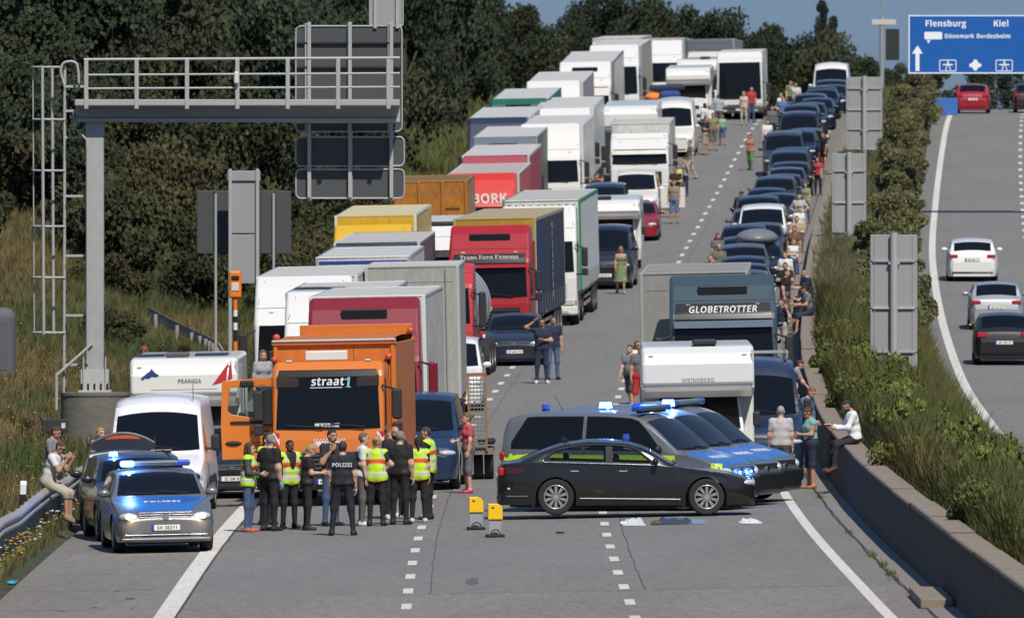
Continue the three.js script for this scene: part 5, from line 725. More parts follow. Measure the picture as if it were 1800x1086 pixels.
{ // emergency phone
  const d = 312, S = 20000 / d, g = group('emergency_phone'); tag(g, 'orange emergency telephone on an orange, white and black post', 'telephone'); const X = (413 - 900) / S, y0 = groundY(X - roadX(d), d), y = (py) => CAM_H - (py - 290) / S - y0; g.position.set(X, y0, Z0 - d); const OR = mat([0.8, 0.2, 0.015], 0.45);
  mesh('housing', rbox(0.34, y(476) - y(524), 0.22, 0, (y(476) + y(524)) / 2, 0, 0.06, 3), OR, g); mesh('hood', rbox(0.22, 0.12, 0.06, 0, y(488), 0.12, 0.03), BLACK, g); mesh('notice', rbox(0.2, 0.22, 0.02, 0, y(504), 0.12, 0.01), mat([0.6, 0.6, 0.6], 0.5), g);
  for (const [a, b, m] of [[522, 545, OR], [545, 556, mat([0.75, 0.75, 0.73], 0.6)], [556, 567, BLACK], [567, 580, mat([0.75, 0.75, 0.73], 0.6)], [580, 600, BLACK]]) mesh('post_band', cyl(0.06, 0.06, y(a) - y(b), 0, (y(a) + y(b)) / 2, 0, 12), m, g);
  mesh('post_base', cyl(0.06, 0.06, Math.max(0.1, y(600)) + 0.1, 0, y(600) / 2 - 0.05, 0, 12), OR, g);
}
// guard rail: W-beam sections on posts; each a part
function guardRail(label, pts, hh = 0.75) {   // pts: [u, d]
  const g = group('guard_rail'); tag(g, label, 'guard rail'); const sec = [[0.0, -0.16], [0.045, -0.13], [0.08, -0.09], [0.08, -0.05], [0.03, -0.02], [0.03, 0.02], [0.08, 0.05], [0.08, 0.09], [0.045, 0.13], [0, 0.16], [-0.012, 0.16], [0.02, 0.0], [-0.012, -0.16]];
  for (let i = 0; i < pts.length - 1; i++) {
    const [u0, d0] = pts[i], [u1, d1] = pts[i + 1], A = [roadX(d0) + u0, groundY(u0, d0) + hh, Z0 - d0], B = [roadX(d1) + u1, groundY(u1, d1) + hh, Z0 - d1], t = V(B[0] - A[0], B[1] - A[1], B[2] - A[2]), n = V(-t.z, 0, t.x).normalize(); if (n.x < 0) n.negate();
    const pos = [], idx = []; for (const C of [A, B]) for (const [o, h] of sec) pos.push(C[0] + n.x * o, C[1] + h, C[2] + n.z * o); const m = sec.length; for (let k = 0; k < m; k++) { const a = k, b = (k + 1) % m, c = a + m, e = b + m; idx.push(a, b, e, a, e, c); }
    let q = new THREE.BufferGeometry(); q.setAttribute('position', new THREE.Float32BufferAttribute(pos, 3)); q.setIndex(idx); q = q.toNonIndexed(); q.computeVertexNormals(); mesh('rail_beam', q, RAILM, g);
    const L = t.length(), np = Math.max(1, Math.round(L / 2)); for (let k = 0; k < np; k++) { const f = (k + 0.5) / np, x = lerp(A[0], B[0], f) - n.x * 0.08, z = lerp(A[2], B[2], f) - n.z * 0.08, y = lerp(A[1], B[1], f); mesh('rail_post', box(0.1, hh + 0.15, 0.06, x, y - (hh - 0.05) / 2, z), RAILM, g); }
  } return g;
}
const RAILM = mat([0.3, 0.29, 0.275], 0.7, 0.05);
guardRail('grey steel crash barrier along the grass by the hard shoulder', Array.from({ length: 12 }, (_, i) => [-10.55, 160 + i * 7]));
guardRail('curved end of a steel crash barrier on the bank behind the motorhome', [[-15.2, 350], [-14.4, 347.5], [-13.6, 345], [-12.9, 341], [-12.3, 336], [-11.8, 329]], 0.6);
// delineator posts: white with a slanted black band
function delineator(label, u, d) { const g = group('delineator_post'); tag(g, label, 'roadside post', 'delineator posts'); g.position.set(roadX(d) + u, groundY(u, d), Z0 - d); g.rotation.z = rr(-0.06, 0.06); const Wm = mat([0.74, 0.73, 0.7], 0.6); mesh('post', prof([[0.06, -0.1], [0.06, 0.55], [-0.06, 0.55], [-0.06, -0.1]], 0.12, 0.02), Wm, g); mesh('black_band', prof([[0.062, 0.55], [0.062, 0.83], [-0.062, 0.83], [-0.062, 0.55]], 0.124, 0.02), BLACK, g); mesh('top', prof([[0.06, 0.83], [0.06, 1.02], [-0.06, 1.08], [-0.06, 0.83]], 0.12, 0.02), Wm, g); return g; }
delineator('white and black delineator post behind the man sitting on the rail', -10.95, 213); delineator('white and black delineator post by the open tailgate', -10.95, 229); delineator('white delineator post top behind the dark hatchback', -10.9, 248); delineator('white delineator post next to the orange telephone', -11.6, 300);
{ const d = 300, X = -13.75, g = group('utility_cabinet'); tag(g, 'blurred grey rounded cabinet at the foot of the bank', 'cabinet'); const u = X - roadX(d); g.position.set(X, groundY(u, d), Z0 - d); mesh('housing', new RoundedBoxGeometry(1.3, 2.0, 0.8, 3, 0.3).translate(0, 1.0, 0), mat([0.1, 0.105, 0.115], 0.8), g); mesh('plinth', rbox(1.35, 0.15, 0.85, 0, 0.02, 0, 0.02), CONC, g); mesh('door', rbox(0.9, 1.3, 0.02, 0, 1.0, 0.405, 0.01), mat([0.095, 0.1, 0.11], 0.8), g); }
// yellow warning beacons standing on the road
function beacon(label, u, d) { const g = group('warning_marker'); tag(g, label, 'road marker', 'yellow road markers'); g.position.set(...P(u, d)); g.rotation.y = 0.15; mesh('foot', rbox(0.34, 0.06, 0.2, 0, 0.03, 0, 0.02), BLACK, g); mesh('plate', rbox(0.24, 0.3, 0.02, 0, 0.2, 0, 0.005), mat([0.28, 0.3, 0.33], 0.5), g); const s = new THREE.Shape(); s.moveTo(-0.125, 0.34); s.lineTo(0.125, 0.34); s.lineTo(0.125, 0.52); s.quadraticCurveTo(0.1, 0.6, 0.02, 0.61); s.lineTo(-0.125, 0.61); s.lineTo(-0.125, 0.34); mesh('reflector', new THREE.ExtrudeGeometry(s, { depth: 0.06, bevelEnabled: true, bevelSize: 0.01, bevelThickness: 0.01, bevelSegments: 2 }).translate(0, 0, -0.03), mat([0.85, 0.5, 0.01], 0.4), g); mesh('handle', rbox(0.05, 0.02, 0.02, -0.05, 0.55, 0.045, 0.005), BLACK, g); mesh('carry_loop', new THREE.TorusGeometry(0.09, 0.012, 5, 14, 3.14).translate(0, 0.05, 0.06), BLACK, g); return g; }
beacon('yellow folding road marker nearer the group of officers', -2.42, 213.5); beacon('yellow folding road marker set toward the black saloon', -2.05, 209);

// ---------- police vehicles and the black saloon ----------
const BLUEP = paint([0.015, 0.13, 0.46]), SILVERP = paint([0.17, 0.175, 0.19], { metalness: 0.35 }), NAVY = paint([0.012, 0.022, 0.05]), BLACKP = paint([0.012, 0.012, 0.014]), FLUO = mat([0.5, 0.7, 0.03], 0.5), WHITELET = mat([0.6, 0.63, 0.66], 0.5);
function lightBar(g, y, z, w, on, m = mat([0.06, 0.09, 0.12], 0.2, 0, { clearcoat: 1 })) {
  const b = new THREE.Group(); b.name = 'light_bar'; g.add(b); b.position.set(0, y, z);
  mesh('housing', rbox(w, 0.1, 0.2, 0, 0.09, 0, 0.04, 2), m, b); mesh('mount', [rbox(w * 0.8, 0.05, 0.12, 0, 0.025, 0, 0.01)], PLASTIC, b);
  for (const s of [-1, 1]) { const lm = new THREE.MeshPhysicalMaterial({ color: new THREE.Color(0.02, 0.08, 0.45), roughness: 0.15, clearcoat: 1 }), o = on[s < 0 ? 0 : 1]; if (o) { lm.emissive = new THREE.Color(0.15, 0.35, 1); lm.emissiveIntensity = o; } mesh('lens', rbox(0.26, 0.11, 0.22, s * (w / 2 - 0.12), 0.092, 0, 0.04, 2), lm, b); if (o) { const l = new THREE.PointLight(new THREE.Color(0.1, 0.3, 1), o * 0.6, 0, 2); l.position.set(s * (w / 2 - 0.12), 0.1, 0.15); l.castShadow = true; b.add(l); } }
  return b;
}
{
  const g = car('police_car', 'estate', { paint: SILVERP, plate: 'SH 38211', lampH: 0.075, grilleH: 0.13, slats: 4, mirrorMat: SILVERP, plateY: 0.46 }), K = g.userData.K;
  tag(g, 'silver and blue police estate car with headlights lit and roof bar flashing', 'police car');
  mesh('bonnet_panel', K.topPane(0.14, 1.3, 0.62, 0.99, 0.004, 8, 8), BLUEP, g); bonnetText(g, 'POLIZEI', 0.13, 0.78, WHITELET);
  for (const s of [1, -1]) { mesh('side_stripe', K.sidePane(s, 0.35, 4.5, (q) => Math.max(0.5, K.at(q).yb + 0.01), (q) => Math.max(K.at(q).yb + 0.012, K.at(q).yB - 0.08), 0.004, 40, 3), BLUEP, g); const hm = new THREE.MeshStandardMaterial({ color: 0xffffff, emissive: new THREE.Color(1, 0.55, 0.2), emissiveIntensity: 1.3 }); mesh('lamp_reflector', new THREE.SphereGeometry(0.055, 14, 10).scale(1.3, 1.0, 0.7).translate(s * 0.66, 0.66, 0.0), hm, g); const sp = new THREE.PointLight(new THREE.Color(1, 0.7, 0.4), 0.4, 0, 2); sp.position.set(s * 0.66, 0.66, 0.09); sp.castShadow = true; g.add(sp); }
  mesh('trim_strip', rbox(1.5, 0.018, 0.02, 0, 0.33, 0.006, 0.006), CHROME, g); mesh('bumper_lip', rbox(1.6, 0.05, 0.12, 0, 0.25, -0.03, 0.02), SILVERP, g);
  lightBar(g, 1.46, -2.35, 1.25, [9, 0]); place(g, -7.95, 204, 6); done(g);
}
{
  const g = car('unmarked_car', 'suv', { paint: paint([0.01, 0.016, 0.032]), plate: 'SH 41907', spec: { tumble: 0.3 } }); tag(g, 'dark navy estate with a magnetic blue beacon behind the patrol car', 'police car');
  blueLight(g, -0.48, 1.57, -2.0, 9); mesh('roof_rail', rbox(0.04, 0.04, 1.6, 0.6, 1.66, -2.9, 0.015), PLASTIC, g); place(g, -8.45, 210.6, 7); g.scale.set(1, 0.95, 1); done(g);
}
{
  const g = car('hatchback', 'hatch', { paint: paint([0.018, 0.018, 0.02]), noRearGlass: true, plate: 'PI KD 552' }), K = g.userData.K; tag(g, 'dark grey hatchback with its tailgate raised beside the guard rail', 'car');
  mesh('roof_edge', K.topPane(1.78, 1.98, 0.97, 0.97, 0.012), mat([0.6, 0.6, 0.6], 0.4), g); for (const s of [1, -1]) mesh('pillar_trim', K.sidePane(s, 1.2, 1.85, (q) => K.at(q).yT - K.at(q).cr - 0.045, (q) => K.at(q).yT - K.at(q).cr, 0.008, 8, 2), mat([0.6, 0.6, 0.6], 0.4), g);
  const t = new THREE.Group(); t.name = 'tailgate'; g.add(t); t.position.set(0, 1.44, -3.55);
  mesh('gate_shell', gridGeo(8, 14, (a, b) => { const x = (b * 2 - 1) * 0.62; return [x, a * 0.3 - 0.2 * (x / 0.62) ** 2 * a + 0.02, -a * 0.75]; }), mat([0.012, 0.012, 0.013], 0.5, 0, { side: THREE.DoubleSide }), t); mesh('gate_rim', new THREE.TubeGeometry(new THREE.CatmullRomCurve3(lin(-1, 1, 10).map((k) => V(k * 0.62, 0.32 - 0.2 * k * k, -0.74))), 24, 0.035, 6), mat([0.12, 0.12, 0.12], 0.4), t);
  for (const s of [1, -1]) mesh('gas_strut', bar([s * 0.66, -0.2, -0.1], [s * 0.62, 0.25, -0.5], 0.012), BLACK, t);
  mesh('luggage', new THREE.SphereGeometry(1, 16, 10).scale(0.36, 0.09, 0.12).translate(0, 0.2, -0.62), mat([0.35, 0.05, 0.02], 0.8), t);
  place(g, -9.1, 217.2, 3); done(g);
}
for (const [i, [u, d, lab, on, plate]] of [[2.8, 222.9, 'silver police van with blue bonnet right behind the black saloon', 1, 'RD PL 308'], [3.3, 225.2, 'middle silver police van of the three parked side by side', 0, 'CM 25533'], [3.7, 227.4, 'silver police van closest to the white alcove motorhome', 0, 'CM 26649']].entries()) {
  const g = car('police_van', 'mpv', { paint: SILVERP, plate, doors: 2, lampH: 0.1, grilleH: 0.2, slats: 2, mirrorMat: PLASTIC, plateY: 0.5, slatMat: mat([0.05, 0.05, 0.05], 0.4) }), K = g.userData.K; tag(g, lab, 'police van', 'police vans parked side by side');
  mesh('bonnet_panel', K.topPane(0.1, 0.92, 0.9, 0.99, 0.004, 8, 8), BLUEP, g); bonnetText(g, 'POLIZEI', 0.15, 0.55, WHITELET); mesh('front_bumper', rbox(1.62, 0.42, 0.22, 0, 0.46, -0.08, 0.08), mat([0.015, 0.016, 0.018], 0.4), g);
  for (const s of [1, -1]) {
    mesh('fluorescent_stripe', K.sidePane(s, 1.1, 4.8, () => 0.93, () => 1.07, 0.004, 24, 2), FLUO, g); mesh('blue_stripe', K.sidePane(s, 1.1, 4.8, (q) => Math.max(0.52, K.at(q).yb + 0.01), (q) => Math.max(0.9, K.at(q).yb + 0.02), 0.004, 40, 2), BLUEP, g); mesh('corner_mark', K.sidePane(s, 0.14, 0.34, () => 0.8, () => 0.92, 0.006, 4, 2), FLUO, g);
    if (i === 0) for (const q of [-0.2, 0.2]) 0;
  }
  if (i === 0) { blueLight(g, 0.3, 1.87, -4.4, 0, 0.2, 0.09); blueLight(g, 0.5, 1.89, -3.2, 9, 0.3, 0.12); blueLight(g, 0.5, 1.9, -2.35, 5, 0.26, 0.06); mesh('aerial', bar([0, 1.9, -3.9], [0.05, 2.2, -4.1], 0.006), BLACK, g); lightBar(g, 1.88, -2.0, 1.5, [0, 0]); const gl = new THREE.MeshStandardMaterial({ color: 0x1030c0, emissive: new THREE.Color(0.1, 0.3, 1), emissiveIntensity: 6 }); for (const s of [-1, 1]) { mesh('grille_flasher', rbox(0.09, 0.05, 0.03, s * 0.28, 0.74, 0.012, 0.01), gl, g); const l = new THREE.PointLight(new THREE.Color(0.1, 0.3, 1), 0.8, 0, 2); l.position.set(s * 0.28, 0.74, 0.06); l.castShadow = true; g.add(l); } }
  if (i === 1) { blueLight(g, 0.1, 1.89, -2.2, 9, 0.3, 0.13); lightBar(g, 1.88, -2.5, 1.5, [0, 0]); }
  if (i === 2) lightBar(g, 1.88, -2.2, 1.55, [0, 0], mat([0.1, 0.14, 0.17], 0.15, 0, { clearcoat: 1 }));
  for (const s of [1, -1]) mesh('door_handle', rbox(0.03, 0.04, 0.16, s * 0.955, 1.0, -2.35, 0.012), PLASTIC, g);
  place(g, u, d, 66); done(g);
}
{ // black fastback saloon across the lanes; its side windows are real panes one sees through
  const S = SPEC.fastback, K0 = loft(S), lo = (q) => K0.at(q).yB + 0.03, hiW = (q) => { const s = K0.at(q); return Math.max(s.yB + 0.035, Math.min(s.yT - s.cr - 0.04, s.yB + (q - 1.85) * 0.75, s.yB + (4.05 - q) * 0.8 + 0.02)); };
  const g = car('black_saloon', 'fastback', { paint: mat([0.016, 0.015, 0.015], 0.32, 0.3, { clearcoat: 0.8, clearcoatRoughness: 0.08 }), spokes: 10, rim: mat([0.5, 0.5, 0.51], 0.3, 0.6), noSideGlass: true, plate: 'HH DR 771', steer: 0.12, spec: { cut: (q, y, k) => k >= 6 && k <= 10 && q > 1.98 && q < 3.92 && y > lo(q) + 0.0 && y < hiW(q) }, seams: [1.46, 2.62, 3.5] }), K = g.userData.K;
  tag(g, 'black fastback saloon with silver multi-spoke wheels parked across the lanes', 'car');
  const pane = new THREE.MeshPhysicalMaterial({ color: new THREE.Color(0.55, 0.6, 0.6), roughness: 0.03, transmission: 1, thickness: 0, ior: 1.5 });
  for (const s of [1, -1]) {
    for (const [a, b] of [[1.95, 2.72], [2.8, 3.95]]) mesh('side_window', K.sidePane(s, a, b, lo, hiW, 0.004), pane, g);
    const edge = (f, off) => lin(1.9, 4.0, 30).map((q) => { const y = f(q); return V(s * (K.sideAt(K.at(q), y) + off), y, -q); });
    mesh('window_trim', new THREE.TubeGeometry(new THREE.CatmullRomCurve3([...edge((q) => lo(q) - 0.012, 0.012), ...edge((q) => hiW(q) + 0.012, 0.012).reverse()]), 90, 0.013, 5, true), CHROME, g);
    mesh('window_surround', new THREE.TubeGeometry(new THREE.CatmullRomCurve3(edge((q) => hiW(q), 0.0)), 50, 0.03, 6), BLACK, g);
    mesh('window_surround', new THREE.TubeGeometry(new THREE.CatmullRomCurve3(edge((q) => lo(q) + 0.005, -0.01)), 50, 0.028, 6), BLACK, g);
    mesh('door_pillar', K.sidePane(s, 2.7, 2.83, lo, hiW, 0.006, 2, 4), BLACK, g);
    mesh('sill_trim', new THREE.TubeGeometry(new THREE.CatmullRomCurve3(lin(1.42, 3.32, 8).map((q) => V(s * (K.sideAt(K.at(q), 0.31) + 0.008), 0.3 + 0.01 * (q - 1.4), -q))), 20, 0.016, 5), CHROME, g);
    mesh('rear_trim', new THREE.TubeGeometry(new THREE.CatmullRomCurve3(lin(4.3, 4.7, 4).map((q) => V(s * (K.sideAt(K.at(q), 0.36) + 0.008), 0.36, -q))), 10, 0.012, 5), CHROME, g);
    for (const q of [2.5, 3.42]) mesh('door_handle', rbox(0.03, 0.03, 0.17, s * (K.sideAt(K.at(q), 0.83) + 0.012), 0.83, -q, 0.01), CHROME, g);
    mesh('tail_lamp_side', K.sidePane(s, 4.38, 4.8, () => 0.78, () => 0.9, 0.005, 8, 2), mat([0.06, 0.004, 0.005], 0.15, 0, { clearcoat: 1 }), g);
    mesh('reflector', rbox(0.02, 0.04, 0.05, s * (K.fW(4.66) + 0.0), 0.5, -4.66, 0.01), mat([0.6, 0.6, 0.55], 0.2), g);
  }
  for (const [x, z, h] of [[-0.38, -2.35, 0.98], [0.38, -2.35, 0.98], [-0.38, -3.3, 1.0], [0.38, -3.3, 1.0]]) { const st = mesh('seat', [rbox(0.48, 0.5, 0.16, x, h - 0.3, z - 0.2, 0.06, 2), rbox(0.5, 0.14, 0.5, x, 0.5, z + 0.1, 0.05, 2)], mat([0.03, 0.03, 0.03], 0.8), g); mesh('headrest', rbox(0.25, 0.18, 0.1, x, h + 0.06, z - 0.26, 0.04, 2), mat([0.03, 0.03, 0.03], 0.8), st); }
  mesh('steering_wheel', new THREE.TorusGeometry(0.18, 0.018, 8, 22).rotateX(-0.4).translate(0.38, 0.9, -1.95), BLACK, g); mesh('aerial', prof([[0.06, 0], [-0.08, 0.07], [-0.1, 0]], 0.03, 0.004, 1).translate(0, 1.39, -3.55), BLACK, g);
  blueLight(g, 0.3, 1.36, -2.42, 0, 0.16, 0.1);
  place(g, 2.92, 219.9, 91); g.scale.setScalar(1.02); done(g);
}

// ---------- vehicles in the hard shoulder and the orange truck ----------
{
  const g = car('panel_van', 'bigvan', { paint: paint([0.74, 0.74, 0.75]), doors: 1, mirrorMat: PLASTIC, lampH: 0.13, grilleH: 0.2, plate: 'KI LV 918', seams: [1.32, 2.3], noMirror: true }); tag(g, 'white high-roof panel van ahead of the motorhome on the hard shoulder', 'van');
  for (const s of [1, -1]) { const m = mesh('mirror', rbox(0.18, 0.36, 0.12, s * 1.16, 1.55, -1.35, 0.06, 2), PLASTIC, g); mesh('mirror_arm', rbox(0.14, 0.05, 0.06, s * 1.05, 1.42, -1.35, 0.01), PLASTIC, m); mesh('side_trim', rbox(0.02, 0.16, 3.0, s * 1.005, 0.72, -2.9, 0.008), PLASTIC, g); }
  mesh('paper', box(0.42, 0.01, 0.2, 0.1, 1.42, -0.96).rotateX(0), mat([0.55, 0.57, 0.4], 0.8), g); mesh('aerial', bar([0.7, 2.45, -1.9], [0.7, 2.85, -2.0], 0.008), BLACK, g); mesh('bonnet_gap', rbox(0.7, 0.03, 0.02, 0.25, 1.16, -0.36, 0.01), BLACK, g);
  place(g, -8.86, 225.5, -1); g.scale.set(1, 0.92, 1); done(g);
}
{
  const g = motorhome('motorhome', 'cream alcove motorhome with red sail emblem behind the white panel van', { W: 2.3, H: 2.86, L: 7.2, mat: paint([0.72, 0.7, 0.66]), text: 'FRANKIA', textSize: 0.085, textX: 0.12, textY: 2.36, alcoveY: 1.78, stripe: 1 }, -8.8, 241, 0);
  const e = new THREE.Shape(); e.moveTo(0, 0); e.lineTo(0.36, 0.48); e.quadraticCurveTo(0.3, 0.2, 0.3, 0.08); e.lineTo(0, 0); const f = new THREE.Shape(); f.moveTo(0.33, 0.1); f.lineTo(0.41, 0.55); f.lineTo(0.43, 0.14); f.lineTo(0.33, 0.1); const em = (sh, x, y, m) => mesh('emblem', new THREE.ExtrudeGeometry(sh, { depth: 0.006, bevelEnabled: false }).translate(x, y, -0.655), m, g);
  em(e, 0.6, 2.26, mat([0.5, 0.03, 0.05], 0.5)); em(f, 0.6, 2.26, mat([0.5, 0.03, 0.05], 0.5)); const w = new THREE.Shape(); w.moveTo(0, 0); w.quadraticCurveTo(0.1, 0.1, 0.2, 0.16); w.lineTo(0.24, 0.22); w.quadraticCurveTo(0.28, 0.12, 0.4, 0.07); w.quadraticCurveTo(0.3, 0.03, 0.24, 0.06); w.quadraticCurveTo(0.15, -0.02, 0.1, 0.03); w.quadraticCurveTo(0.06, -0.04, 0, 0); em(w, -0.92, 2.42, mat([0.03, 0.05, 0.2], 0.5));
  mesh('roof_hatch', rbox(0.5, 0.1, 0.5, -0.15, 2.91, -1.5, 0.04), mat([0.08, 0.08, 0.09], 0.4), g); mesh('solar_panel', rbox(0.7, 0.04, 1.2, 0.55, 2.885, -2.4, 0.01), mat([0.02, 0.03, 0.06], 0.3), g); mesh('solar_panel', rbox(0.6, 0.04, 1.2, -0.75, 2.885, -2.4, 0.01), mat([0.02, 0.03, 0.06], 0.3), g); mesh('entry_door', rbox(0.02, 1.75, 0.65, 1.165, 1.75, -3.0, 0.008), mat([0.3, 0.3, 0.31], 0.5), g);
}
{ // orange box truck, passenger door wide open
  const OR = paint([0.62, 0.17, 0.018]), ORB = panel([0.6, 0.17, 0.018], 0.16), g = group('orange_truck'); tag(g, 'orange box truck with its passenger door open facing the officers', 'truck');
  const c = truckCab(g, { paint: OR, W: 2.3, H: 2.92, wb: 1.55, wt: 2.62, lean: 0.16, len: 1.9, band: mat([0.015, 0.014, 0.014], 0.3), bandH: 0.14, grilleY0: 0.6, grilleY1: 1.1, bumper: mat([0.03, 0.03, 0.032], 0.6), plate: 'K DE 1135', mirrorH: 0.62 });
  const hd = mesh('header_band', gridGeo(4, 10, (a, b) => { const y = lerp(2.42, 2.64, a), x = (2 * b - 1) * 1.04; return [x, y, c.zf(y) + 0.03]; }), mat([0.03, 0.018, 0.012], 0.35), g); const t = text('straat', 0.17, font, 0.12).translate(0.0, 2.52, c.zf(2.52) + 0.045); mesh('lettering', t, mat([0.78, 0.78, 0.78], 0.5), hd); mesh('lettering', text('1', 0.21, fontSerif, 0.12).translate(0.41, 2.5, c.zf(2.5) + 0.045), mat([0.3, 0.55, 0.6], 0.5), hd); mesh('underline', box(0.66, 0.014, 0.006, -0.03, 2.4, c.zf(2.4) + 0.05), mat([0.78, 0.78, 0.78], 0.5), hd);
  mesh('roof_sign', rbox(0.86, 0.2, 0.22, -0.05, 3.04, -0.62, 0.03), mat([0.7, 0.67, 0.6], 0.5), g);
  mesh('name_plate', rbox(0.5, 0.08, 0.01, -0.02, 1.64, c.zf(1.64) + 0.06, 0.004), mat([0.55, 0.6, 0.55], 0.6), g); const np = text('K.Düren', 0.06).translate(-0.02, 1.64, c.zf(1.64) + 0.067); mesh('lettering', np, BLACK, g);
  mesh('hazard_board', new THREE.BoxGeometry(0.64, 0.17, 0.01).translate(0.02, 1.28, c.zf(1.28) + 0.012), new THREE.MeshStandardMaterial({ roughness: 0.6, map: canvasTex(256, 68, (x, w, h) => { x.fillStyle = '#dcd9d2'; x.fillRect(0, 0, w, h); x.strokeStyle = '#b5302a'; x.lineWidth = 9; for (let k = -80; k < w + 80; k += 24) { x.beginPath(); x.moveTo(k, h); x.lineTo(k + 60, 0); x.stroke(); } x.fillStyle = '#dcd9d2'; x.fillRect(22, 22, w - 44, 26); x.fillStyle = '#555'; x.font = 'bold 20px sans-serif'; x.textAlign = 'center'; x.fillText('Straßendienst', w / 2, 42, w - 56); }) }), g);
  const hz = new THREE.MeshStandardMaterial({ roughness: 0.6, map: canvasTex(32, 96, (x, w, h) => { x.fillStyle = '#dcd9d2'; x.fillRect(0, 0, w, h); x.strokeStyle = '#b8261f'; x.lineWidth = 18; for (let k = -30; k < h + 60; k += 48) { x.beginPath(); x.moveTo(0, k); x.lineTo(w, k + 50); x.stroke(); } }) });
  for (const s of [-1, 1]) mesh('hazard_strip', new THREE.BoxGeometry(0.14, 0.5, 0.012).translate(s * 1.06, 1.25, c.zf(1.25) + 0.012), hz, g);
  // tipper-like box with a rim, marker lamps and a lower second section behind
  const B = new THREE.Group(); B.name = 'box_body'; g.add(B); B.position.z = -2.05; const bw = 2.52, bh = 3.3;
  mesh('front_panel', rbox(bw, bh - 0.95, 0.06, 0, (bh + 0.95) / 2, 0, 0.02), ORB, B); for (const x of [-0.45, 0.0, 0.45]) mesh('panel_seam', box(0.012, 0.55, 0.006, x - 0.05, bh - 0.4, 0.033), mat([0.12, 0.04, 0.01], 0.8), B);
  for (const s of [1, -1]) mesh('side_panel', rbox(0.05, bh - 1.0, 5.4, s * (bw / 2 - 0.025), (bh + 0.9) / 2, -2.72, 0.015), ORB, B); mesh('tarpaulin', gridGeo(6, 12, (a, b) => [(2 * b - 1) * (bw / 2 - 0.08), bh + 0.02 + 0.06 * Math.sin(a * 3), -0.1 - a * 5.2]), CLOTH([0.5, 0.15, 0.02]), B);
  mesh('rear_panel', rbox(bw, bh - 0.95, 0.06, 0, (bh + 0.95) / 2, -5.42, 0.02), ORB, B); mesh('rear_header', rbox(bw - 0.16, 0.34, 0.08, 0.06, bh + 0.1, -5.3, 0.02), ORB, B);
  mesh('rim_bar', rbox(bw + 0.04, 0.09, 0.12, 0, bh - 0.02, 0.05, 0.02), OR, B); mesh('rim_strip', rbox(bw + 0.02, 0.035, 0.02, 0, bh + 0.03, 0.1, 0.01), mat([0.6, 0.58, 0.55], 0.5), B); mesh('rim_strip', rbox(bw + 0.02, 0.03, 0.02, 0, bh + 0.0, 0.115, 0.008), mat([0.1, 0.09, 0.11], 0.5), B);
  for (const [x, y, z] of [[1.12, 2.98, 0.12], [-1.22, 2.95, 0.12], [1.2, 3.42, -5.2], [-1.18, 3.4, -0.02]]) { const lm = mesh('marker_lamp', new THREE.SphereGeometry(0.075, 14, 10).translate(x, y, z), mat([0.55, 0.07, 0.02], 0.2, 0, { clearcoat: 1 }), B); mesh('lamp_stalk', bar([x, y - 0.05, z - 0.02], [x * 0.98, y - 0.2, z - 0.1], 0.02), BLACK, lm); }
  mesh('stanchion', [rbox(0.08, bh - 1.1, 0.06, bw / 2 - 0.06, (bh + 1) / 2, 0.05, 0.01), rbox(0.08, bh - 1.1, 0.06, -bw / 2 + 0.06, (bh + 1) / 2, 0.05, 0.01)], OR, B);
  mesh('floor_frame', box(bw - 0.1, 0.16, 5.4, 0, 0.88, -2.7), CHASSIS, B); for (const s of [1, -1]) wheel(B, s * 0.95, 0.5, -3.6, 0.5, 0.5, RIM, 8);
  // open door on the passenger side, swung forward about the front pillar
  const D = new THREE.Group(); D.name = 'open_door'; g.add(D); D.position.set(-1.17, 0, -0.32); const ds = new THREE.Shape([[0, 1.0], [0, 2.62], [-0.98, 2.55], [-1.02, 1.62], [-1.0, 0.98]].map((p) => new THREE.Vector2(...p))), wn = new THREE.Path([[-0.1, 1.75], [-0.12, 2.48], [-0.84, 2.44], [-0.9, 1.95], [-0.82, 1.88]].map((p) => new THREE.Vector2(...p))); ds.holes.push(wn);
  mesh('door_skin', new THREE.ExtrudeGeometry(ds, { depth: 0.06, bevelEnabled: true, bevelSize: 0.012, bevelThickness: 0.012, bevelSegments: 2 }), OR, D); mesh('door_glass', new THREE.ShapeGeometry(new THREE.Shape(wn.getPoints())).translate(0, 0, 0.03), new THREE.MeshPhysicalMaterial({ color: new THREE.Color(0.7, 0.78, 0.76), transmission: 1, roughness: 0.05, thickness: 0 }), D); mesh('door_trim', rbox(0.75, 0.06, 0.04, -0.46, 1.72, 0.085, 0.015), BLACK, D); mesh('door_handle', new THREE.SphereGeometry(1, 14, 8).scale(0.17, 0.05, 0.04).translate(-0.78, 1.3, 0.08), BLACK, D);
  mesh('lettering', text('straat1', 0.1, font, 0.2).translate(-0.2, 1.52, 0.075), mat([0.08, 0.03, 0.01], 0.6), D); mesh('lettering', text('0173 8', 0.09, font, 0.2).translate(-0.24, 1.28, 0.075), mat([0.08, 0.03, 0.01], 0.6), D); mesh('convex_mirror', rbox(0.28, 0.14, 0.1, -0.48, 2.5, 0.12, 0.04), BLACK, D); mesh('mirror_head', rbox(0.3, 0.8, 0.14, -0.12, 2.05, 0.16, 0.05), BLACK, D);
  place(g, -5.5, 230.2, -3.2);
}
{ const g = car('queued_car', 'hatch', { paint: BLACKP, plate: 'IZ SW 83' }); tag(g, 'black hatchback in the gap between white van and orange truck', 'car'); place(g, -7.66, 236.4, 0); done(g); }
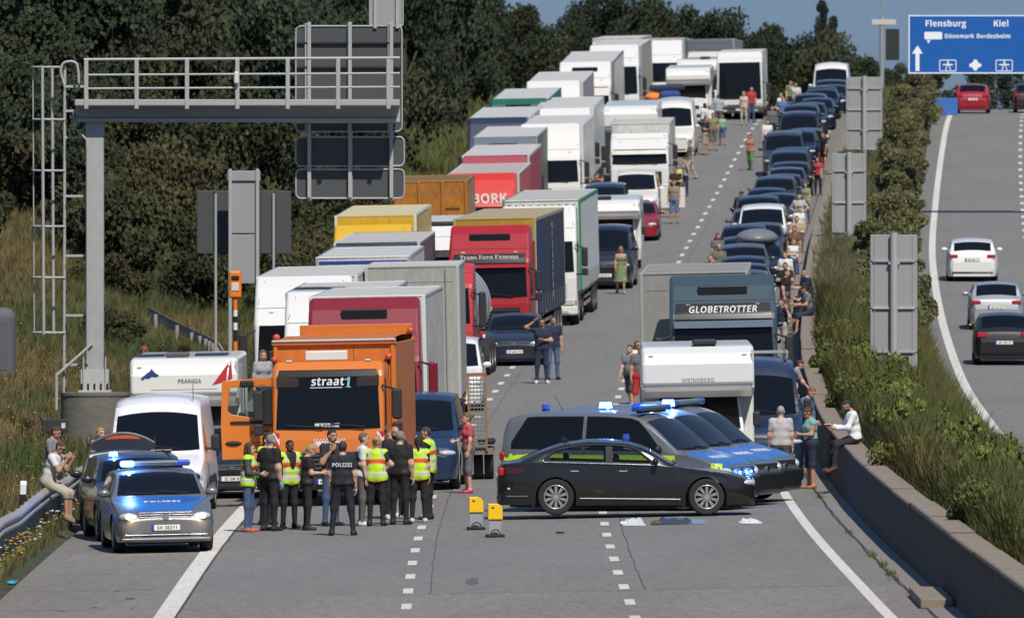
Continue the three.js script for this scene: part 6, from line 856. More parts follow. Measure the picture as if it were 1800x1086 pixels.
// ---------- queue: trucks of the inside lanes ----------
const W1 = panel([0.68, 0.67, 0.64], 0.22), W3 = panel([0.62, 0.61, 0.57], 0.32), GREYP = panel([0.36, 0.36, 0.34], 0.15), DARKBAND = mat([0.012, 0.012, 0.013], 0.35);
semi('semi_truck', 'dark red truck with white trailer directly behind the orange truck', { paint: paint([0.2, 0.008, 0.016]), H: 3.98, wt: 2.6, bandH: 0.2, roofLamps: 1, hatch: 1, hatchW: 1.0, mirror: paint([0.18, 0.008, 0.014]), mirrorH: 0.75, trailer: { front: W1, rail: WHITEPAINT, lamps: 1 } }, -5.05, 245.2, -0.8);
semi('semi_truck', 'white truck whose trailer edge shows a row of dark fasteners', { paint: WHITEPAINT, H: 3.85, mirror: PLASTIC, trailer: { front: W1, clips: 1, H: 3.82 } }, -6.1, 263, 0);
semi('semi_truck', 'white truck with bracketed roof bar behind the dark red truck', { paint: WHITEPAINT, H: 3.9, trailer: { front: W3, lamps: 1, H: 3.88, rail: WHITEPAINT } }, -7.5, 281, 0);
{ const g = group('box_trailer'); tag(g, 'silver grey ribbed box trailer standing between red and white trucks', 'trailer'); semiTrailer(g, { z0: 0, W: 2.4, H: 4.0, L: 6.4, floor: 0.62, front: GREYP, side: GREYP, rail: mat([0.4, 0.4, 0.38], 0.6), short: true, axles: [-2.8, -4.0] }); for (let i = 0; i < 11; i++) mesh('rib', rbox(0.02, 3.2, 0.015, -1.05 + i * 0.21, 2.32, 0.008, 0.004), mat([0.38, 0.38, 0.36], 0.6), g); mesh('drawbar', box(0.2, 0.12, 1.4, 0, 0.55, 0.65), CHASSIS, g); mesh('lock_rod', bar([0.85, 0.7, 0.03], [0.85, 3.9, 0.03], 0.018), GREYMETAL, g); place(g, -4.98, 288, 0); }
semi('semi_truck', 'truck with blue cab and white roof deflector beside the silver trailer', { paint: paint([0.04, 0.12, 0.3]), H: 3.75, visor: mat([0.03, 0.04, 0.15], 0.4), trailer: { front: W1, H: 4.0, stripes: [[0, 3.85, [0.08, mat([0.03, 0.04, 0.3], 0.5)]]] } }, -6.65, 299, 0);
{ const g = group('tank_truck'); tag(g, 'red truck with a rounded silver tank behind the silver box trailer', 'truck'); truckCab(g, { paint: paint([0.5, 0.03, 0.03]), H: 3.4, mirrorH: 0.8 }); const T = mesh('tank', new THREE.CapsuleGeometry(1.14, 6.6, 8, 28).scale(1.02, 1, 1).rotateX(Math.PI / 2).translate(0, 2.02, -7.4), mat([0.4, 0.41, 0.42], 0.35, 0.6), g); for (let i = 0; i < 5; i++) mesh('tank_band', new THREE.TorusGeometry(1.16, 0.025, 6, 36).translate(0, 2.02, -4.6 - i * 1.4), GREYMETAL, T); mesh('walkway', box(0.6, 0.06, 7, 0, 3.17, -7.4), mat([0.3, 0.28, 0.24], 0.8), T); mesh('manhole', cyl(0.3, 0.3, 0.2, 0.3, 3.2, -5, 16), GREYMETAL, T); mesh('frame', box(1.0, 0.4, 11, 0, 0.85, -6.4), CHASSIS, g); for (const s of [1, -1]) for (const z of [-5, -8.6, -9.9, -11.2]) wheel(g, s * 0.98, 0.5, z, 0.5, 0.5, RIM, 8); for (const s of [1, -1]) mesh('mud_flap', box(0.6, 0.5, 0.03, s * 0.95, 0.5, -4.3), mat([0.3, 0.04, 0.03], 0.7), g); place(g, -5.4, 317.5, -1.6); }
semi('semi_truck', 'navy truck under a grey trailer roof edge ahead of the yellow truck', { paint: paint([0.03, 0.05, 0.1]), H: 3.65, trailer: { front: mat([0.04, 0.05, 0.08], 0.5), H: 3.68, clips: 1, rail: mat([0.5, 0.49, 0.46], 0.7), roof: mat([0.42, 0.41, 0.39], 0.8) } }, -7.45, 331, 0);
semi('semi_truck', 'red truck with blue and grey curtain trailer, serif lettering over the windscreen', { paint: paint([0.34, 0.008, 0.012]), H: 3.82, W: 2.5, wb: 1.65, wt: 2.7, band: DARKBAND, bandH: 0.28, text: 'Trans Euro Express', textSize: 0.13, textFont: fontSerif, textMat: mat([0.7, 0.68, 0.62], 0.5), hatch: 1, hatchW: 1.25, visor: paint([0.32, 0.008, 0.012]), visorH: 0.14, grille: DARKBAND, bumper: paint([0.32, 0.008, 0.012]), badge: mat([0.3, 0.5, 0.1], 0.5), fairing: 1, trailer: { yaw: 0, front: panel([0.45, 0.26, 0.02], 0.2), side: CLOTH([0.022, 0.03, 0.05]), curtain: 1, rail: mat([0.35, 0.3, 0.2], 0.6), roof: mat([0.35, 0.3, 0.2], 0.8) } }, -4.5, 345, -2.4);
{ const o = scene.getObjectByName('semi_truck_005'); const tr = o.children.find((c) => c.name === 'trailer'); mesh('front_curtain', gridGeo(4, 4, (a, b) => [1.285, lerp(1.05, 3.75, b), -0.2 - a * 2.4]), CLOTH([0.01, 0.02, 0.12]), tr); mesh('sticker', box(0.01, 0.3, 0.35, 1.292, 2.0, -1.3), mat([0.5, 0.5, 0.5], 0.5), tr); mesh('sticker', box(0.01, 0.16, 0.35, 1.292, 1.7, -1.3), mat([0.55, 0.42, 0.04], 0.5), tr); const t = text('SCHENKER', 0.34).rotateZ(-Math.PI / 2).rotateY(Math.PI / 2).translate(1.3, 2.5, -7); mesh('lettering', t, mat([0.3, 0.3, 0.32], 0.6), tr); }
semi('semi_truck', 'white truck with green striped trailer behind the serif-lettered red truck', { paint: WHITEPAINT, H: 3.85, grille: mat([0.5, 0.5, 0.49], 0.5), bumper: WHITEPAINT, trailer: { front: W1, H: 4.0, clips: 1, rail: mat([0.03, 0.2, 0.09], 0.6), roof: mat([0.4, 0.4, 0.38], 0.8), side: CLOTH([0.6, 0.6, 0.58]), curtain: 1 } }, -3.55, 366.5, -1.2);
semi('semi_truck', 'yellow truck with white posts and grey roof on the left of the queue', { paint: paint([0.62, 0.36, 0.01]), H: 3.8, trailer: { front: panel([0.66, 0.4, 0.012], 0.1), H: 4.05, rail: WHITEPAINT, roof: mat([0.5, 0.46, 0.3], 0.8) } }, -8.2, 349.5, 0);
semi('semi_truck', 'white truck with dark roof hatch squeezed beside the yellow truck', { paint: WHITEPAINT, H: 3.25, wt: 2.5, visor: DARKBAND, trailer: { front: mat([0.02, 0.02, 0.022], 0.6), H: 3.35, L: 8, axles: [-4.5, -5.8] } }, -6.7, 367, 0);
{ const OD = panel([0.42, 0.17, 0.015], 0.3); const g = rigidTruck('refuse_truck', 'rusty ochre high-sided tipper truck ahead of the red lettered truck', { paint: paint([0.5, 0.2, 0.015]), H: 2.7, wt: 2.5, body: { front: OD, side: OD, H: 4.2, L: 7.4, W: 2.55, rail: OD, roof: mat([0.2, 0.12, 0.05], 0.9), floor: 0.95 } }, -7.8, 386, 0); const b = g.children.find((c) => c.name === 'trailer'); for (let i = 0; i < 4; i++) mesh('stanchion', rbox(0.09, 3.1, 0.06, -1.2 + i * 0.8, 2.62, 0.03, 0.015), OD, b); for (const y of [2.75, 3.0, 3.25]) mesh('louvre', rbox(0.5, 0.05, 0.03, 0.75, y, 0.02, 0.01), mat([0.1, 0.05, 0.01], 0.8), b); const t = text('vario', 0.2, font, 0.2).translate(-0.45, 3.35, 0.02); mesh('lettering', t, mat([0.12, 0.06, 0.02], 0.8), b); }
semi('semi_truck', 'bright red truck with white block lettering on its roof deflector', { paint: paint([0.55, 0.025, 0.015]), H: 4.02, wt: 2.85, band: mat([0.55, 0.025, 0.015], 0.4), bandH: 0.55, text: 'BORK', textSize: 0.34, textMat: mat([0.75, 0.75, 0.75], 0.5), textX: 0.3, trailer: { front: panel([0.55, 0.025, 0.015], 0.1), H: 3.95, rail: mat([0.5, 0.5, 0.48], 0.6), roof: mat([0.4, 0.36, 0.34], 0.8) } }, -6.55, 402, 0);
semi('semi_truck', 'truck with faded pink-red trailer and pale clipped roof edge', { paint: paint([0.35, 0.06, 0.08]), H: 3.95, trailer: { front: panel([0.42, 0.08, 0.1], 0.15), H: 3.95, clips: 1, rail: mat([0.5, 0.49, 0.45], 0.6), side: CLOTH([0.35, 0.05, 0.07]), curtain: 1 } }, -6.9, 424, 0);
semi('semi_truck', 'grey-green truck with pale green trailer stripe', { paint: paint([0.12, 0.15, 0.17]), H: 4.0, hatch: 1, trailer: { front: mat([0.1, 0.14, 0.12], 0.6), H: 3.95, rail: mat([0.3, 0.34, 0.25], 0.6) } }, -7.4, 446, 0);
semi('semi_truck', 'navy blue truck with roof lamps under a grey trailer roof', { paint: paint([0.015, 0.022, 0.06]), H: 4.05, roofLamps: 1, trailer: { front: DARKBAND, H: 3.98, rail: mat([0.45, 0.44, 0.42], 0.6) } }, -8.55, 468, 0);
semi('semi_truck', 'green truck with white striped header and dark front', { paint: paint([0.01, 0.1, 0.075]), H: 4.05, hatch: 1, visor: mat([0.6, 0.6, 0.57], 0.5), trailer: { front: mat([0.01, 0.11, 0.08], 0.5), H: 3.95, rail: mat([0.01, 0.14, 0.1], 0.5) } }, -8.6, 490, 0);
semi('semi_truck', 'white truck with large windscreen next to the navy blue truck', { paint: WHITEPAINT, H: 4.05, wt: 2.6, trailer: { front: W1, H: 3.9, rail: WHITEPAINT } }, -6.05, 459, 0);
semi('semi_truck', 'white truck with red script on its front panel', { paint: WHITEPAINT, H: 3.95, wt: 2.8, band: W1, bandH: 0.55, text: 'linex', textSize: 0.26, italic: 0.25, textMat: mat([0.5, 0.03, 0.06], 0.5), trailer: { front: W1, H: 3.9, rail: WHITEPAINT } }, -6.35, 480, 0);
semi('semi_truck', 'white box truck with grey roof edge behind the green truck', { paint: WHITEPAINT, H: 4.05, trailer: { front: W1, H: 3.9, rail: mat([0.5, 0.5, 0.48], 0.6), side: CLOTH([0.3, 0.3, 0.3]) } }, -7.9, 510, 0);
semi('semi_truck', 'white truck with black roof hatch and pale sun visor', { paint: WHITEPAINT, H: 4.0, wt: 2.85, hatch: 1, hatchW: 1.2, visor: mat([0.6, 0.58, 0.55], 0.5), visorH: 0.4, trailer: { front: W1, H: 3.9, rail: mat([0.12, 0.1, 0.1], 0.6) } }, -7.35, 533, 0);
semi('semi_truck', 'tall white truck with deep dark windscreen near the crest', { paint: WHITEPAINT, H: 4.0, wb: 1.6, wt: 2.95, trailer: { front: W3, H: 3.9, side: CLOTH([0.4, 0.36, 0.28]) } }, -6.9, 557, 0);
semi('semi_truck', 'white truck with purple striped trailer on the crest', { paint: WHITEPAINT, H: 3.85, trailer: { front: W1, H: 4.05, stripes: [[0, 3.7, [0.14, mat([0.1, 0.06, 0.3], 0.5)]]] } }, -7.6, 576, 0);
semi('semi_truck', 'farthest white trailer truck at the top of the inside lane', { paint: WHITEPAINT, H: 3.9, trailer: { front: W3, H: 4.05, side: CLOTH([0.1, 0.25, 0.2]) } }, -6.2, 597, 0);
semi('coach', 'dark fronted truck at the top of the middle lane', { paint: paint([0.08, 0.08, 0.09]), H: 3.9, wb: 1.2, wt: 3.0, band: mat([0.5, 0.5, 0.5], 0.5), trailer: { front: panel([0.2, 0.2, 0.22], 0.1), H: 4.0 } }, -3.7, 601, 0);
// ---------- queue: middle lane, smaller vehicles ----------
const protoCars = new Map();
function qcar(kind, p, label, u, d, o = {}) {
  const key = kind + (o.plate || ''); let g;
  if (!protoCars.has(key)) { g = car(o.name || 'queued_car', kind, { paint: p, ...o }); done(g); protoCars.set(key, g); g.userData.base = p; }
  else { const src = protoCars.get(key); g = src.clone(); g.name = numbered(o.name || 'queued_car'); scene.add(g); const old = src.userData.base; g.traverse((m) => { if (m.isMesh && m.material === old) m.material = p; }); }
  tag(g, label, o.cat || 'car', o.group); place(g, u, d, o.yaw || 0, o.away || false); return g;
}
for (const g of protoCars.values()) delete g.userData.base;
{ // blue and white pickup van beside the orange box
  const g = car('transporter', 'mpv', { paint: paint([0.012, 0.026, 0.07]), plate: 'NMS KT 40', grilleH: 0.18 }), K = g.userData.K; tag(g, 'blue and white transporter van right of the orange box truck', 'van'); for (const s of [1, -1]) mesh('door_panel', K.sidePane(s, 0.5, 4.7, (q) => K.at(q).yb + 0.03, (q) => Math.max(K.at(q).yb + 0.04, 1.02), 0.005, 50, 3), paint([0.6, 0.6, 0.6]), g); place(g, -3.92, 239.3, -2); g.scale.set(1, 1.06, 1); done(g);
  const t = group('ramp_trailer'); tag(t, 'low trailer with an upright mesh loading ramp behind the transporter', 'trailer'); const GM = mat([0.2, 0.19, 0.17], 0.7, 0.3);
  mesh('bed', box(1.3, 0.14, 3.6, 0, 0.62, -1.8), GM, t); const rp = mesh('ramp', [box(0.04, 1.65, 0.05, 0.14, 1.45, 0.03), box(0.04, 1.65, 0.05, 0.52, 1.45, 0.03), box(0.42, 0.08, 0.05, 0.33, 2.28, 0.03)], mat([0.3, 0.12, 0.05], 0.8), t);
  for (let i = 0; i < 18; i++) mesh('ramp_bar', box(0.34, 0.03, 0.04, 0.33, 0.72 + i * 0.085, 0.03), mat([0.22, 0.22, 0.2], 0.6, 0.4), rp); for (let i = 0; i < 5; i++) mesh('ramp_rod', box(0.014, 1.55, 0.02, 0.18 + i * 0.075, 1.45, 0.04), mat([0.25, 0.25, 0.23], 0.6, 0.4), rp);
  mesh('mudguard', rbox(0.4, 0.12, 0.9, 0.5, 0.82, -0.6, 0.05), BLACK, t); for (const [x, w] of [[0.55, 0.2], [0.32, 0.2], [-0.55, 0.2]]) wheel(t, x, 0.36, -0.6, 0.36, w, mat([0.25, 0.17, 0.1], 0.7), 6); mesh('drawbar', box(0.12, 0.1, 1.2, -0.35, 0.55, 0.5), GM, t); place(t, -2.95, 245.8, 0);
}
qcar('mpv', paint([0.72, 0.72, 0.71]), 'white van half hidden behind the silver box trailer', -4.35, 296.2, { name: 'queued_van', cat: 'van', group: 'vehicles in the queue' });
qcar('hatch', paint([0.012, 0.016, 0.028]), 'black hatchback right of the silver tank truck', -3.45, 333, { group: 'vehicles in the queue' });
{ const g = car('queued_van', 'mpv', { paint: BLACKP, plate: 'HH BT 6' }); tag(g, 'black minibus with its passenger door open by the woman in green', 'van'); const dr = mesh('open_door', rbox(0.95, 1.0, 0.07, -1.5, 0.85, -1.2, 0.05), BLACKP, g); mesh('door_glass', rbox(0.8, 0.5, 0.03, -1.45, 1.6, -1.25, 0.02), GLASS, dr); place(g, -2.15, 398, -2); g.scale.set(1, 1.15, 1); done(g); }
motorhome('motorhome', 'white boxy motorhome behind the black minibus', { W: 2.2, H: 2.65, L: 6, alcoveY: 1.9, roofBox: -0.2 }, -2.3, 413, 0);
qcar('hatch', paint([0.25, 0.008, 0.012]), 'dark red car behind the white boxy motorhome', -2.1, 442, { group: 'vehicles in the queue' });
qcar('mpv', paint([0.014, 0.02, 0.05]), 'dark blue van beside the dark red car', -3.6, 450, { name: 'queued_van', cat: 'van', group: 'vehicles in the queue' });
{ const g = car('queued_van', 'mpv', { paint: paint([0.66, 0.63, 0.57]), plate: 'OD HS 12' }); tag(g, 'cream van with a wide open white door in the middle lane', 'van'); mesh('open_door', rbox(1.0, 0.85, 0.07, 1.5, 0.8, -1.15, 0.05), paint([0.66, 0.65, 0.62]), g); place(g, -2.75, 463, 0); done(g); }
semi('box_truck', 'white box truck with dark visor at the back of the middle lane', { paint: WHITEPAINT, H: 3.0, wt: 2.35, visor: W1, visorH: 0.2, trailer: { front: W1, H: 3.35, L: 6, short: true, axles: [-4, -5] } }, -2.95, 476, 0);
motorhome('motorhome', 'white alcove motorhome behind the white box truck', { W: 2.4, H: 3.4, L: 7, alcoveY: 2.2 }, -4.0, 497, 0);
qcar('bigvan', paint([0.68, 0.66, 0.6]), 'ivory high-roof van among people walking in the corridor', -2.9, 522, { name: 'queued_van', cat: 'van', doors: 1, group: 'vehicles in the queue' });
{ const g = car('queued_car', 'estate', { paint: paint([0.3, 0.3, 0.31]), plate: 'L XT 900' }); tag(g, 'grey estate with blue and orange luggage strapped on its roof', 'car'); const r = mesh('roof_load', rbox(1.0, 0.55, 1.4, 0.25, 1.76, -2.8, 0.2, 3), mat([0.02, 0.05, 0.2], 0.8), g); mesh('orange_bag', new THREE.SphereGeometry(1, 14, 10).scale(0.42, 0.24, 0.5).translate(-0.55, 1.72, -2.7), mat([0.75, 0.2, 0.02], 0.7), r); mesh('roof_mattress', rbox(1.7, 0.28, 1.2, 0.1, 2.14, -3.4, 0.12, 3), mat([0.02, 0.025, 0.06], 0.8), r); place(g, -4.1, 545, 0); done(g); }
motorhome('motorhome', 'white motorhome behind the roof-loaded estate', { W: 2.2, H: 2.85, L: 6, alcoveY: 1.95 }, -3.25, 556, 0);
motorhome('motorhome', 'white motorhome at the crest in the middle lane', { W: 2.3, H: 2.9, L: 6.5, alcoveY: 2.0, roofBox: 0.3 }, -3.4, 577, 0);
semi('coach', 'white coach with a tall dark windscreen at the corridor edge on the crest', { paint: WHITEPAINT, W: 2.3, H: 3.35, wb: 1.0, wt: 2.85, lean: 0.1, noMarker: 1, grilleY0: 0.5, grilleY1: 0.75, trailer: { front: W1, W: 2.3, H: 3.35, L: 6, short: true, floor: 0.5, axles: [-3.5, -4.8] } }, -1.0, 566, 0, 'coach');
// ---------- queue: lane along the median wall ----------
motorhome('motorhome', 'white alcove motorhome behind the police vans', { W: 2.32, H: 3.04, L: 6.6, text: 'WEINSBERG', textSize: 0.085, textY: 2.33, alcoveY: 1.95, roofBox: 0.15 }, 2.05, 233, 0);
{ const g = car('queued_van', 'bigvan', { paint: NAVY, doors: 1, plate: 'HL MB 5', noMirror: true }); tag(g, 'navy high-roof van between the motorhome and the median wall', 'van'); for (const s of [1, -1]) mesh('mirror', rbox(0.16, 0.34, 0.12, s * 1.1, 1.55, -1.35, 0.05, 2), PLASTIC, g); mesh('roof_rack', [rbox(1.5, 0.04, 0.05, 0, 2.68, -2.6, 0.01), rbox(1.5, 0.04, 0.05, 0, 2.68, -4.2, 0.01), rbox(0.05, 0.16, 2.2, 0.7, 2.63, -3.4, 0.01), rbox(0.05, 0.16, 2.2, -0.7, 2.63, -3.4, 0.01)], GREYMETAL, g); place(g, 3.35, 240.6, 0); done(g); }
semi('semi_truck', 'petrol blue high-roof truck behind the white alcove motorhome', { paint: paint([0.03, 0.06, 0.078]), H: 4.05, W: 2.5, wb: 1.8, wt: 3.05, band: DARKBAND, bandH: 0.36, text: 'GLOBETROTTER', textSize: 0.155, italic: 0.15, textPos: 0.62, hatch: 1, hatchW: 1.15, visor: mat([0.7, 0.66, 0.5], 0.12, 0.9), visorH: 0.2, grille: DARKBAND, mirrorH: 0.7, trailer: { x: -0.62, yaw: -1.5, front: panel([0.27, 0.265, 0.255], 0.12), H: 4.1, rail: mat([0.3, 0.3, 0.29], 0.6), side: CLOTH([0.27, 0.265, 0.255]), curtain: 1, roof: mat([0.25, 0.25, 0.24], 0.8) } }, 2.85, 263, 0.8);
const DK = [[0.009, 0.012, 0.022], [0.028, 0.03, 0.034], [0.01, 0.016, 0.038], [0.055, 0.055, 0.056], [0.006, 0.007, 0.008], [0.018, 0.024, 0.036]].map((c) => paint(c));
{
  const kinds = ['suv', 'estate', 'hatch', 'estate', 'suv', 'hatch', 'mpv', 'estate']; let d = 285.5, i = 0;
  const special = { 5: 'box', 8: 'red', 9: 'roofbox', 16: 'dome', 20: 'white' };
  while (d < 585) {
    const k = kinds[(i * 5 + ((i / 8) | 0)) % 8], sp = special[i]; let p = DK[(i * 7) % 6], kind = k, lab = 'dark ' + ({ suv: 'off-roader', estate: 'estate', hatch: 'hatchback', mpv: 'minibus' })[k] + ' waiting in the queue along the median wall';
    const g0 = 'dark cars queued along the median wall';
    let o = { group: g0 }; if (sp === 'red') { p = paint([0.35, 0.01, 0.02]); kind = 'hatch'; lab = 'bright red hatchback in the queue along the median wall'; o = {}; } if (sp === 'white') { p = paint([0.68, 0.68, 0.68]); kind = 'mpv'; lab = 'white minibus in the queue along the median wall'; o = {}; }
    if (sp === 'roofbox') lab = 'dark estate with a pale roof box in the queue along the wall'; if (sp === 'dome') lab = 'dark car with a domed grey roof box near the crest'; if (sp === 'box') lab = 'dark car with a flat grey roof box behind the petrol blue truck'; if (sp === 'roofbox' || sp === 'dome' || sp === 'box') { o = {}; kind = 'estate'; }
    const c = qcar(kind, p, lab, 3.0 + rr(-0.4, 0.4) + (sp === 'red' ? 0.45 : 0), d, { ...o, yaw: rr(-1, 1) });
    if (sp === 'roofbox') mesh('roof_box', rbox(0.75, 0.32, 1.6, -0.2, 1.68, -2.9, 0.12, 3), mat([0.4, 0.4, 0.38], 0.5), c); if (sp === 'dome') mesh('roof_box', new THREE.SphereGeometry(1, 18, 10).scale(0.75, 0.34, 1.1).translate(-0.1, 1.62, -2.9), mat([0.16, 0.17, 0.19], 0.4), c); if (sp === 'box') mesh('roof_box', rbox(0.8, 0.3, 1.7, 0, 1.68, -2.9, 0.1, 3), mat([0.07, 0.07, 0.07], 0.5), c);
    d += SPEC[kind].L + rr(1.3, 3.4); i++;
  }
  const v = qcar('bigvan', paint([0.66, 0.65, 0.64]), 'pale high-roof van at the far end of the queue by the wall', 2.9, 593, { name: 'queued_van', cat: 'van', doors: 1 });
}
for (const g of protoCars.values()) delete g.userData.base;
// ---------- opposite carriageway, driving away ----------
function away(kind, p, label, u, d, o = {}) { const g = car('passing_car', kind, { paint: p, ...o }), L = g.userData.S.L; tag(g, label, 'car'); place(g, u, d + L, 0, true); done(g); return g; }
away('estate', paint([0.72, 0.71, 0.69]), 'white estate car driving away on the opposite carriageway', 10.75, 400, { plate: 'DG AK 77', tailH: 0.13, rearPlateY: 0.78 });
away('hatch', paint([0.4, 0.41, 0.43], { metalness: 0.4 }), 'silver coupe driving away behind the white estate', 11.05, 357, { plate: 'EU 63 LP', tailH: 0.12, rearPlateY: 0.72 });
away('hatch', paint([0.008, 0.008, 0.01]), 'black hatchback driving away with red tail lights', 10.8, 327, { plate: 'WL EN 31', tailH: 0.16, rearPlateY: 0.66 });
away('hatch', paint([0.32, 0.008, 0.02]), 'red hatchback driving over the crest below the blue sign', 10.5, 572, { plate: 'S GO 48' });
away('hatch', paint([0.02, 0.012, 0.018]), 'dark car at the crest in the outer lane of the opposite carriageway', 13.4, 574, { plate: 'B LM 9' });
away('estate', paint([0.012, 0.014, 0.02]), 'dark car of which only the mirror edge enters the view', 12.15, 297, { plate: 'F KK 90' });

// ---------- people ----------
const K0 = [0.012, 0.012, 0.014], JEANS = [0.05, 0.085, 0.16], GREYC = [0.11, 0.11, 0.11], WHT = [0.62, 0.61, 0.6], BROWN = [0.06, 0.035, 0.02], BLOND = [0.35, 0.22, 0.09], DHAIR = [0.02, 0.016, 0.013], GREYH = [0.2, 0.18, 0.16], NAVYC = [0.015, 0.022, 0.05];
// yaw: 0 faces the camera, 90 faces the median, 180 faces away
person('woman with long brown hair in a yellow safety vest and jeans', { pose: 'talk', sex: 'f', h: 1.72, top: [0.06, 0.06, 0.065], sleeve: 2, bottom: JEANS, shoe: [0.4, 0.12, 0.08], hair: BROWN, style: 'long', vest: 'full' }, -6.74, 215, 80);
person('dark haired man in a safety vest half hidden between two colleagues', { pose: 'stand', h: 1.78, top: K0, sleeve: 1, bottom: K0, shoe: K0, hair: DHAIR, vest: 'open' }, -6.5, 219, 60);
person('tall bearded officer in black with light blue gloves', { pose: 'stand', h: 1.87, top: K0, sleeve: 1, bottom: K0, shoe: K0, hair: GREYH, style: 'crop', beard: [0.12, 0.09, 0.07], gloves: [0.1, 0.32, 0.55], belt: 1, bulk: 1.05 }, -6.34, 215.3, 135);
person('dark skinned man in black with an open yellow safety vest', { pose: 'stand', h: 1.72, skin: 'dark', top: K0, sleeve: 1, bottom: K0, shoe: K0, hair: [0.008, 0.007, 0.006], style: 'crop', vest: 'open' }, -6.0, 216.5, 30);
person('officer with a blond ponytail in black holding a paper cup', { pose: 'both', sex: 'f', h: 1.66, top: K0, sleeve: 1, bottom: K0, shoe: K0, hair: BLOND, style: 'tail', belt: 1, paper: [0.6, 0.65, 0.75] }, -5.63, 215.3, 100);
person('man in a dark T-shirt and jeans holding his fist to his chin', { pose: 'chin', h: 1.88, top: [0.025, 0.024, 0.022], sleeve: 1, bottom: JEANS, shoe: K0, hair: DHAIR, skin: 'tan' }, -5.22, 217.6, 40);
person('officer in black seen from behind with POLIZEI on the back', { pose: 'stride', h: 1.8, top: [0.014, 0.016, 0.024], sleeve: 1, bottom: [0.012, 0.014, 0.02], shoe: K0, hair: [0.05, 0.03, 0.02], style: 'crop', backText: 'POLIZEI', belt: 1, bulk: 1.05 }, -4.9, 211.8, 178);
person('man in a white T-shirt and dark waistcoat with grey trousers, white shoes', { pose: 'stand', h: 1.82, top: WHT, sleeve: 1, tank: [0.03, 0.03, 0.032], bottom: [0.1, 0.09, 0.085], shoe: [0.6, 0.6, 0.58], hair: [0.12, 0.09, 0.07], style: 'crop', bulk: 1.06 }, -4.62, 217.2, 95);
person('officer with a blond bun in a yellow safety vest, back turned', { pose: 'hips', sex: 'f', h: 1.74, top: K0, sleeve: 1, bottom: K0, shoe: K0, hair: BLOND, style: 'bun', vest: 'back', belt: 1 }, -4.34, 217, 172);
person('person in a grey shirt and pale jeans behind the vested officers', { pose: 'crossed', h: 1.74, top: [0.14, 0.13, 0.12], sleeve: 1, bottom: [0.22, 0.27, 0.34], shoe: WHT, hair: [0.3, 0.09, 0.02], style: 'short' }, -4.15, 222, 0);
person('officer in black with cropped grey hair, back turned', { pose: 'stand', h: 1.83, top: K0, sleeve: 1, bottom: K0, shoe: K0, hair: GREYH, style: 'crop', belt: 1, bulk: 1.04 }, -3.9, 217.5, 160);
person('bald bearded man in black beside the grey haired officer', { pose: 'talk', h: 1.84, top: K0, sleeve: 1, bottom: K0, shoe: [0.5, 0.5, 0.5], beard: [0.05, 0.035, 0.03], skin: 'tan' }, -4.05, 221, 20);
person('officer with dark ponytail in a safety vest, back turned', { pose: 'stand', sex: 'f', h: 1.68, top: K0, sleeve: 1, bottom: K0, shoe: [0.5, 0.5, 0.5], hair: DHAIR, style: 'tail', vest: 'back', belt: 1 }, -3.55, 218.5, 180);
person('man in a safety vest holding a phone to his ear', { pose: 'phone', h: 1.83, top: K0, sleeve: 1, bottom: K0, shoe: K0, hair: [0.05, 0.035, 0.03], style: 'crop', vest: 'full', skin: 'tan' }, -3.38, 220.4, -100);
person('woman in a pink top, grey shorts and pink shoes by the transporter', { pose: 'talk', sex: 'f', h: 1.7, top: [0.45, 0.07, 0.1], sleeve: 1.2, bottom: [0.1, 0.11, 0.13], legs: 1.25, shoe: [0.5, 0.05, 0.12], hair: [0.14, 0.085, 0.04], style: 'bun' }, -2.75, 237, -75);
person('man in a white T-shirt and beige shorts sitting on the guard rail', { pose: 'sitEat', h: 1.8, top: WHT, sleeve: 1, bottom: [0.4, 0.36, 0.29], legs: 1.2, shoe: [0.2, 0.15, 0.12], hair: BROWN, style: 'crop', glasses: 1, skin: 'tan' }, -10.5, 214.5, 75, 0.9);
person('man behind the sitting man on the guard rail', { pose: 'both', h: 1.78, top: [0.2, 0.19, 0.19], sleeve: 1, bottom: GREYC, shoe: K0, hair: BROWN, style: 'crop', skin: 'tan' }, -10.75, 222, 70, 0.2);
person('blond person behind the raised tailgate', { pose: 'stand', h: 1.75, top: [0.45, 0.2, 0.2], sleeve: 1, bottom: GREYC, shoe: K0, hair: BLOND }, -10.15, 230, 40, -0.0);
person('woman with long brown hair and grey top at the motorhome door', { pose: 'stand', sex: 'f', h: 1.72, top: [0.3, 0.3, 0.33], sleeve: 2, bottom: K0, shoe: K0, hair: [0.15, 0.07, 0.03], style: 'long' }, -7.32, 246.5, 15, 1.2);
person('red haired person in white behind the motorhome roof', { pose: 'stand', sex: 'f', h: 1.7, top: WHT, sleeve: 1, bottom: JEANS, shoe: K0, hair: [0.2, 0.06, 0.02], style: 'tail' }, -10.3, 256, 170, 1.2);
person('man in a navy T-shirt shading his eyes beside the red lorry', { pose: 'shade', h: 1.86, top: NAVYC, sleeve: 1, bottom: [0.02, 0.03, 0.06], shoe: WHT, hair: DHAIR, glasses: 1, skin: 'tan' }, -2.3, 318, 5);
person('man in dark shirt and jeans behind the man shading his eyes', { pose: 'stand', h: 1.82, top: NAVYC, sleeve: 1, bottom: [0.06, 0.11, 0.2], shoe: K0, hair: BROWN, skin: 'tan' }, -2.05, 321, 10);
person('woman in a long olive green dress walking past the black minibus', { pose: 'walk', sex: 'f', h: 1.7, dress: 1, top: [0.16, 0.2, 0.1], shoe: [0.4, 0.25, 0.2], hair: [0.22, 0.15, 0.09], style: 'long', skin: 'tan', glasses: 1 }, -1.5, 394, 0);
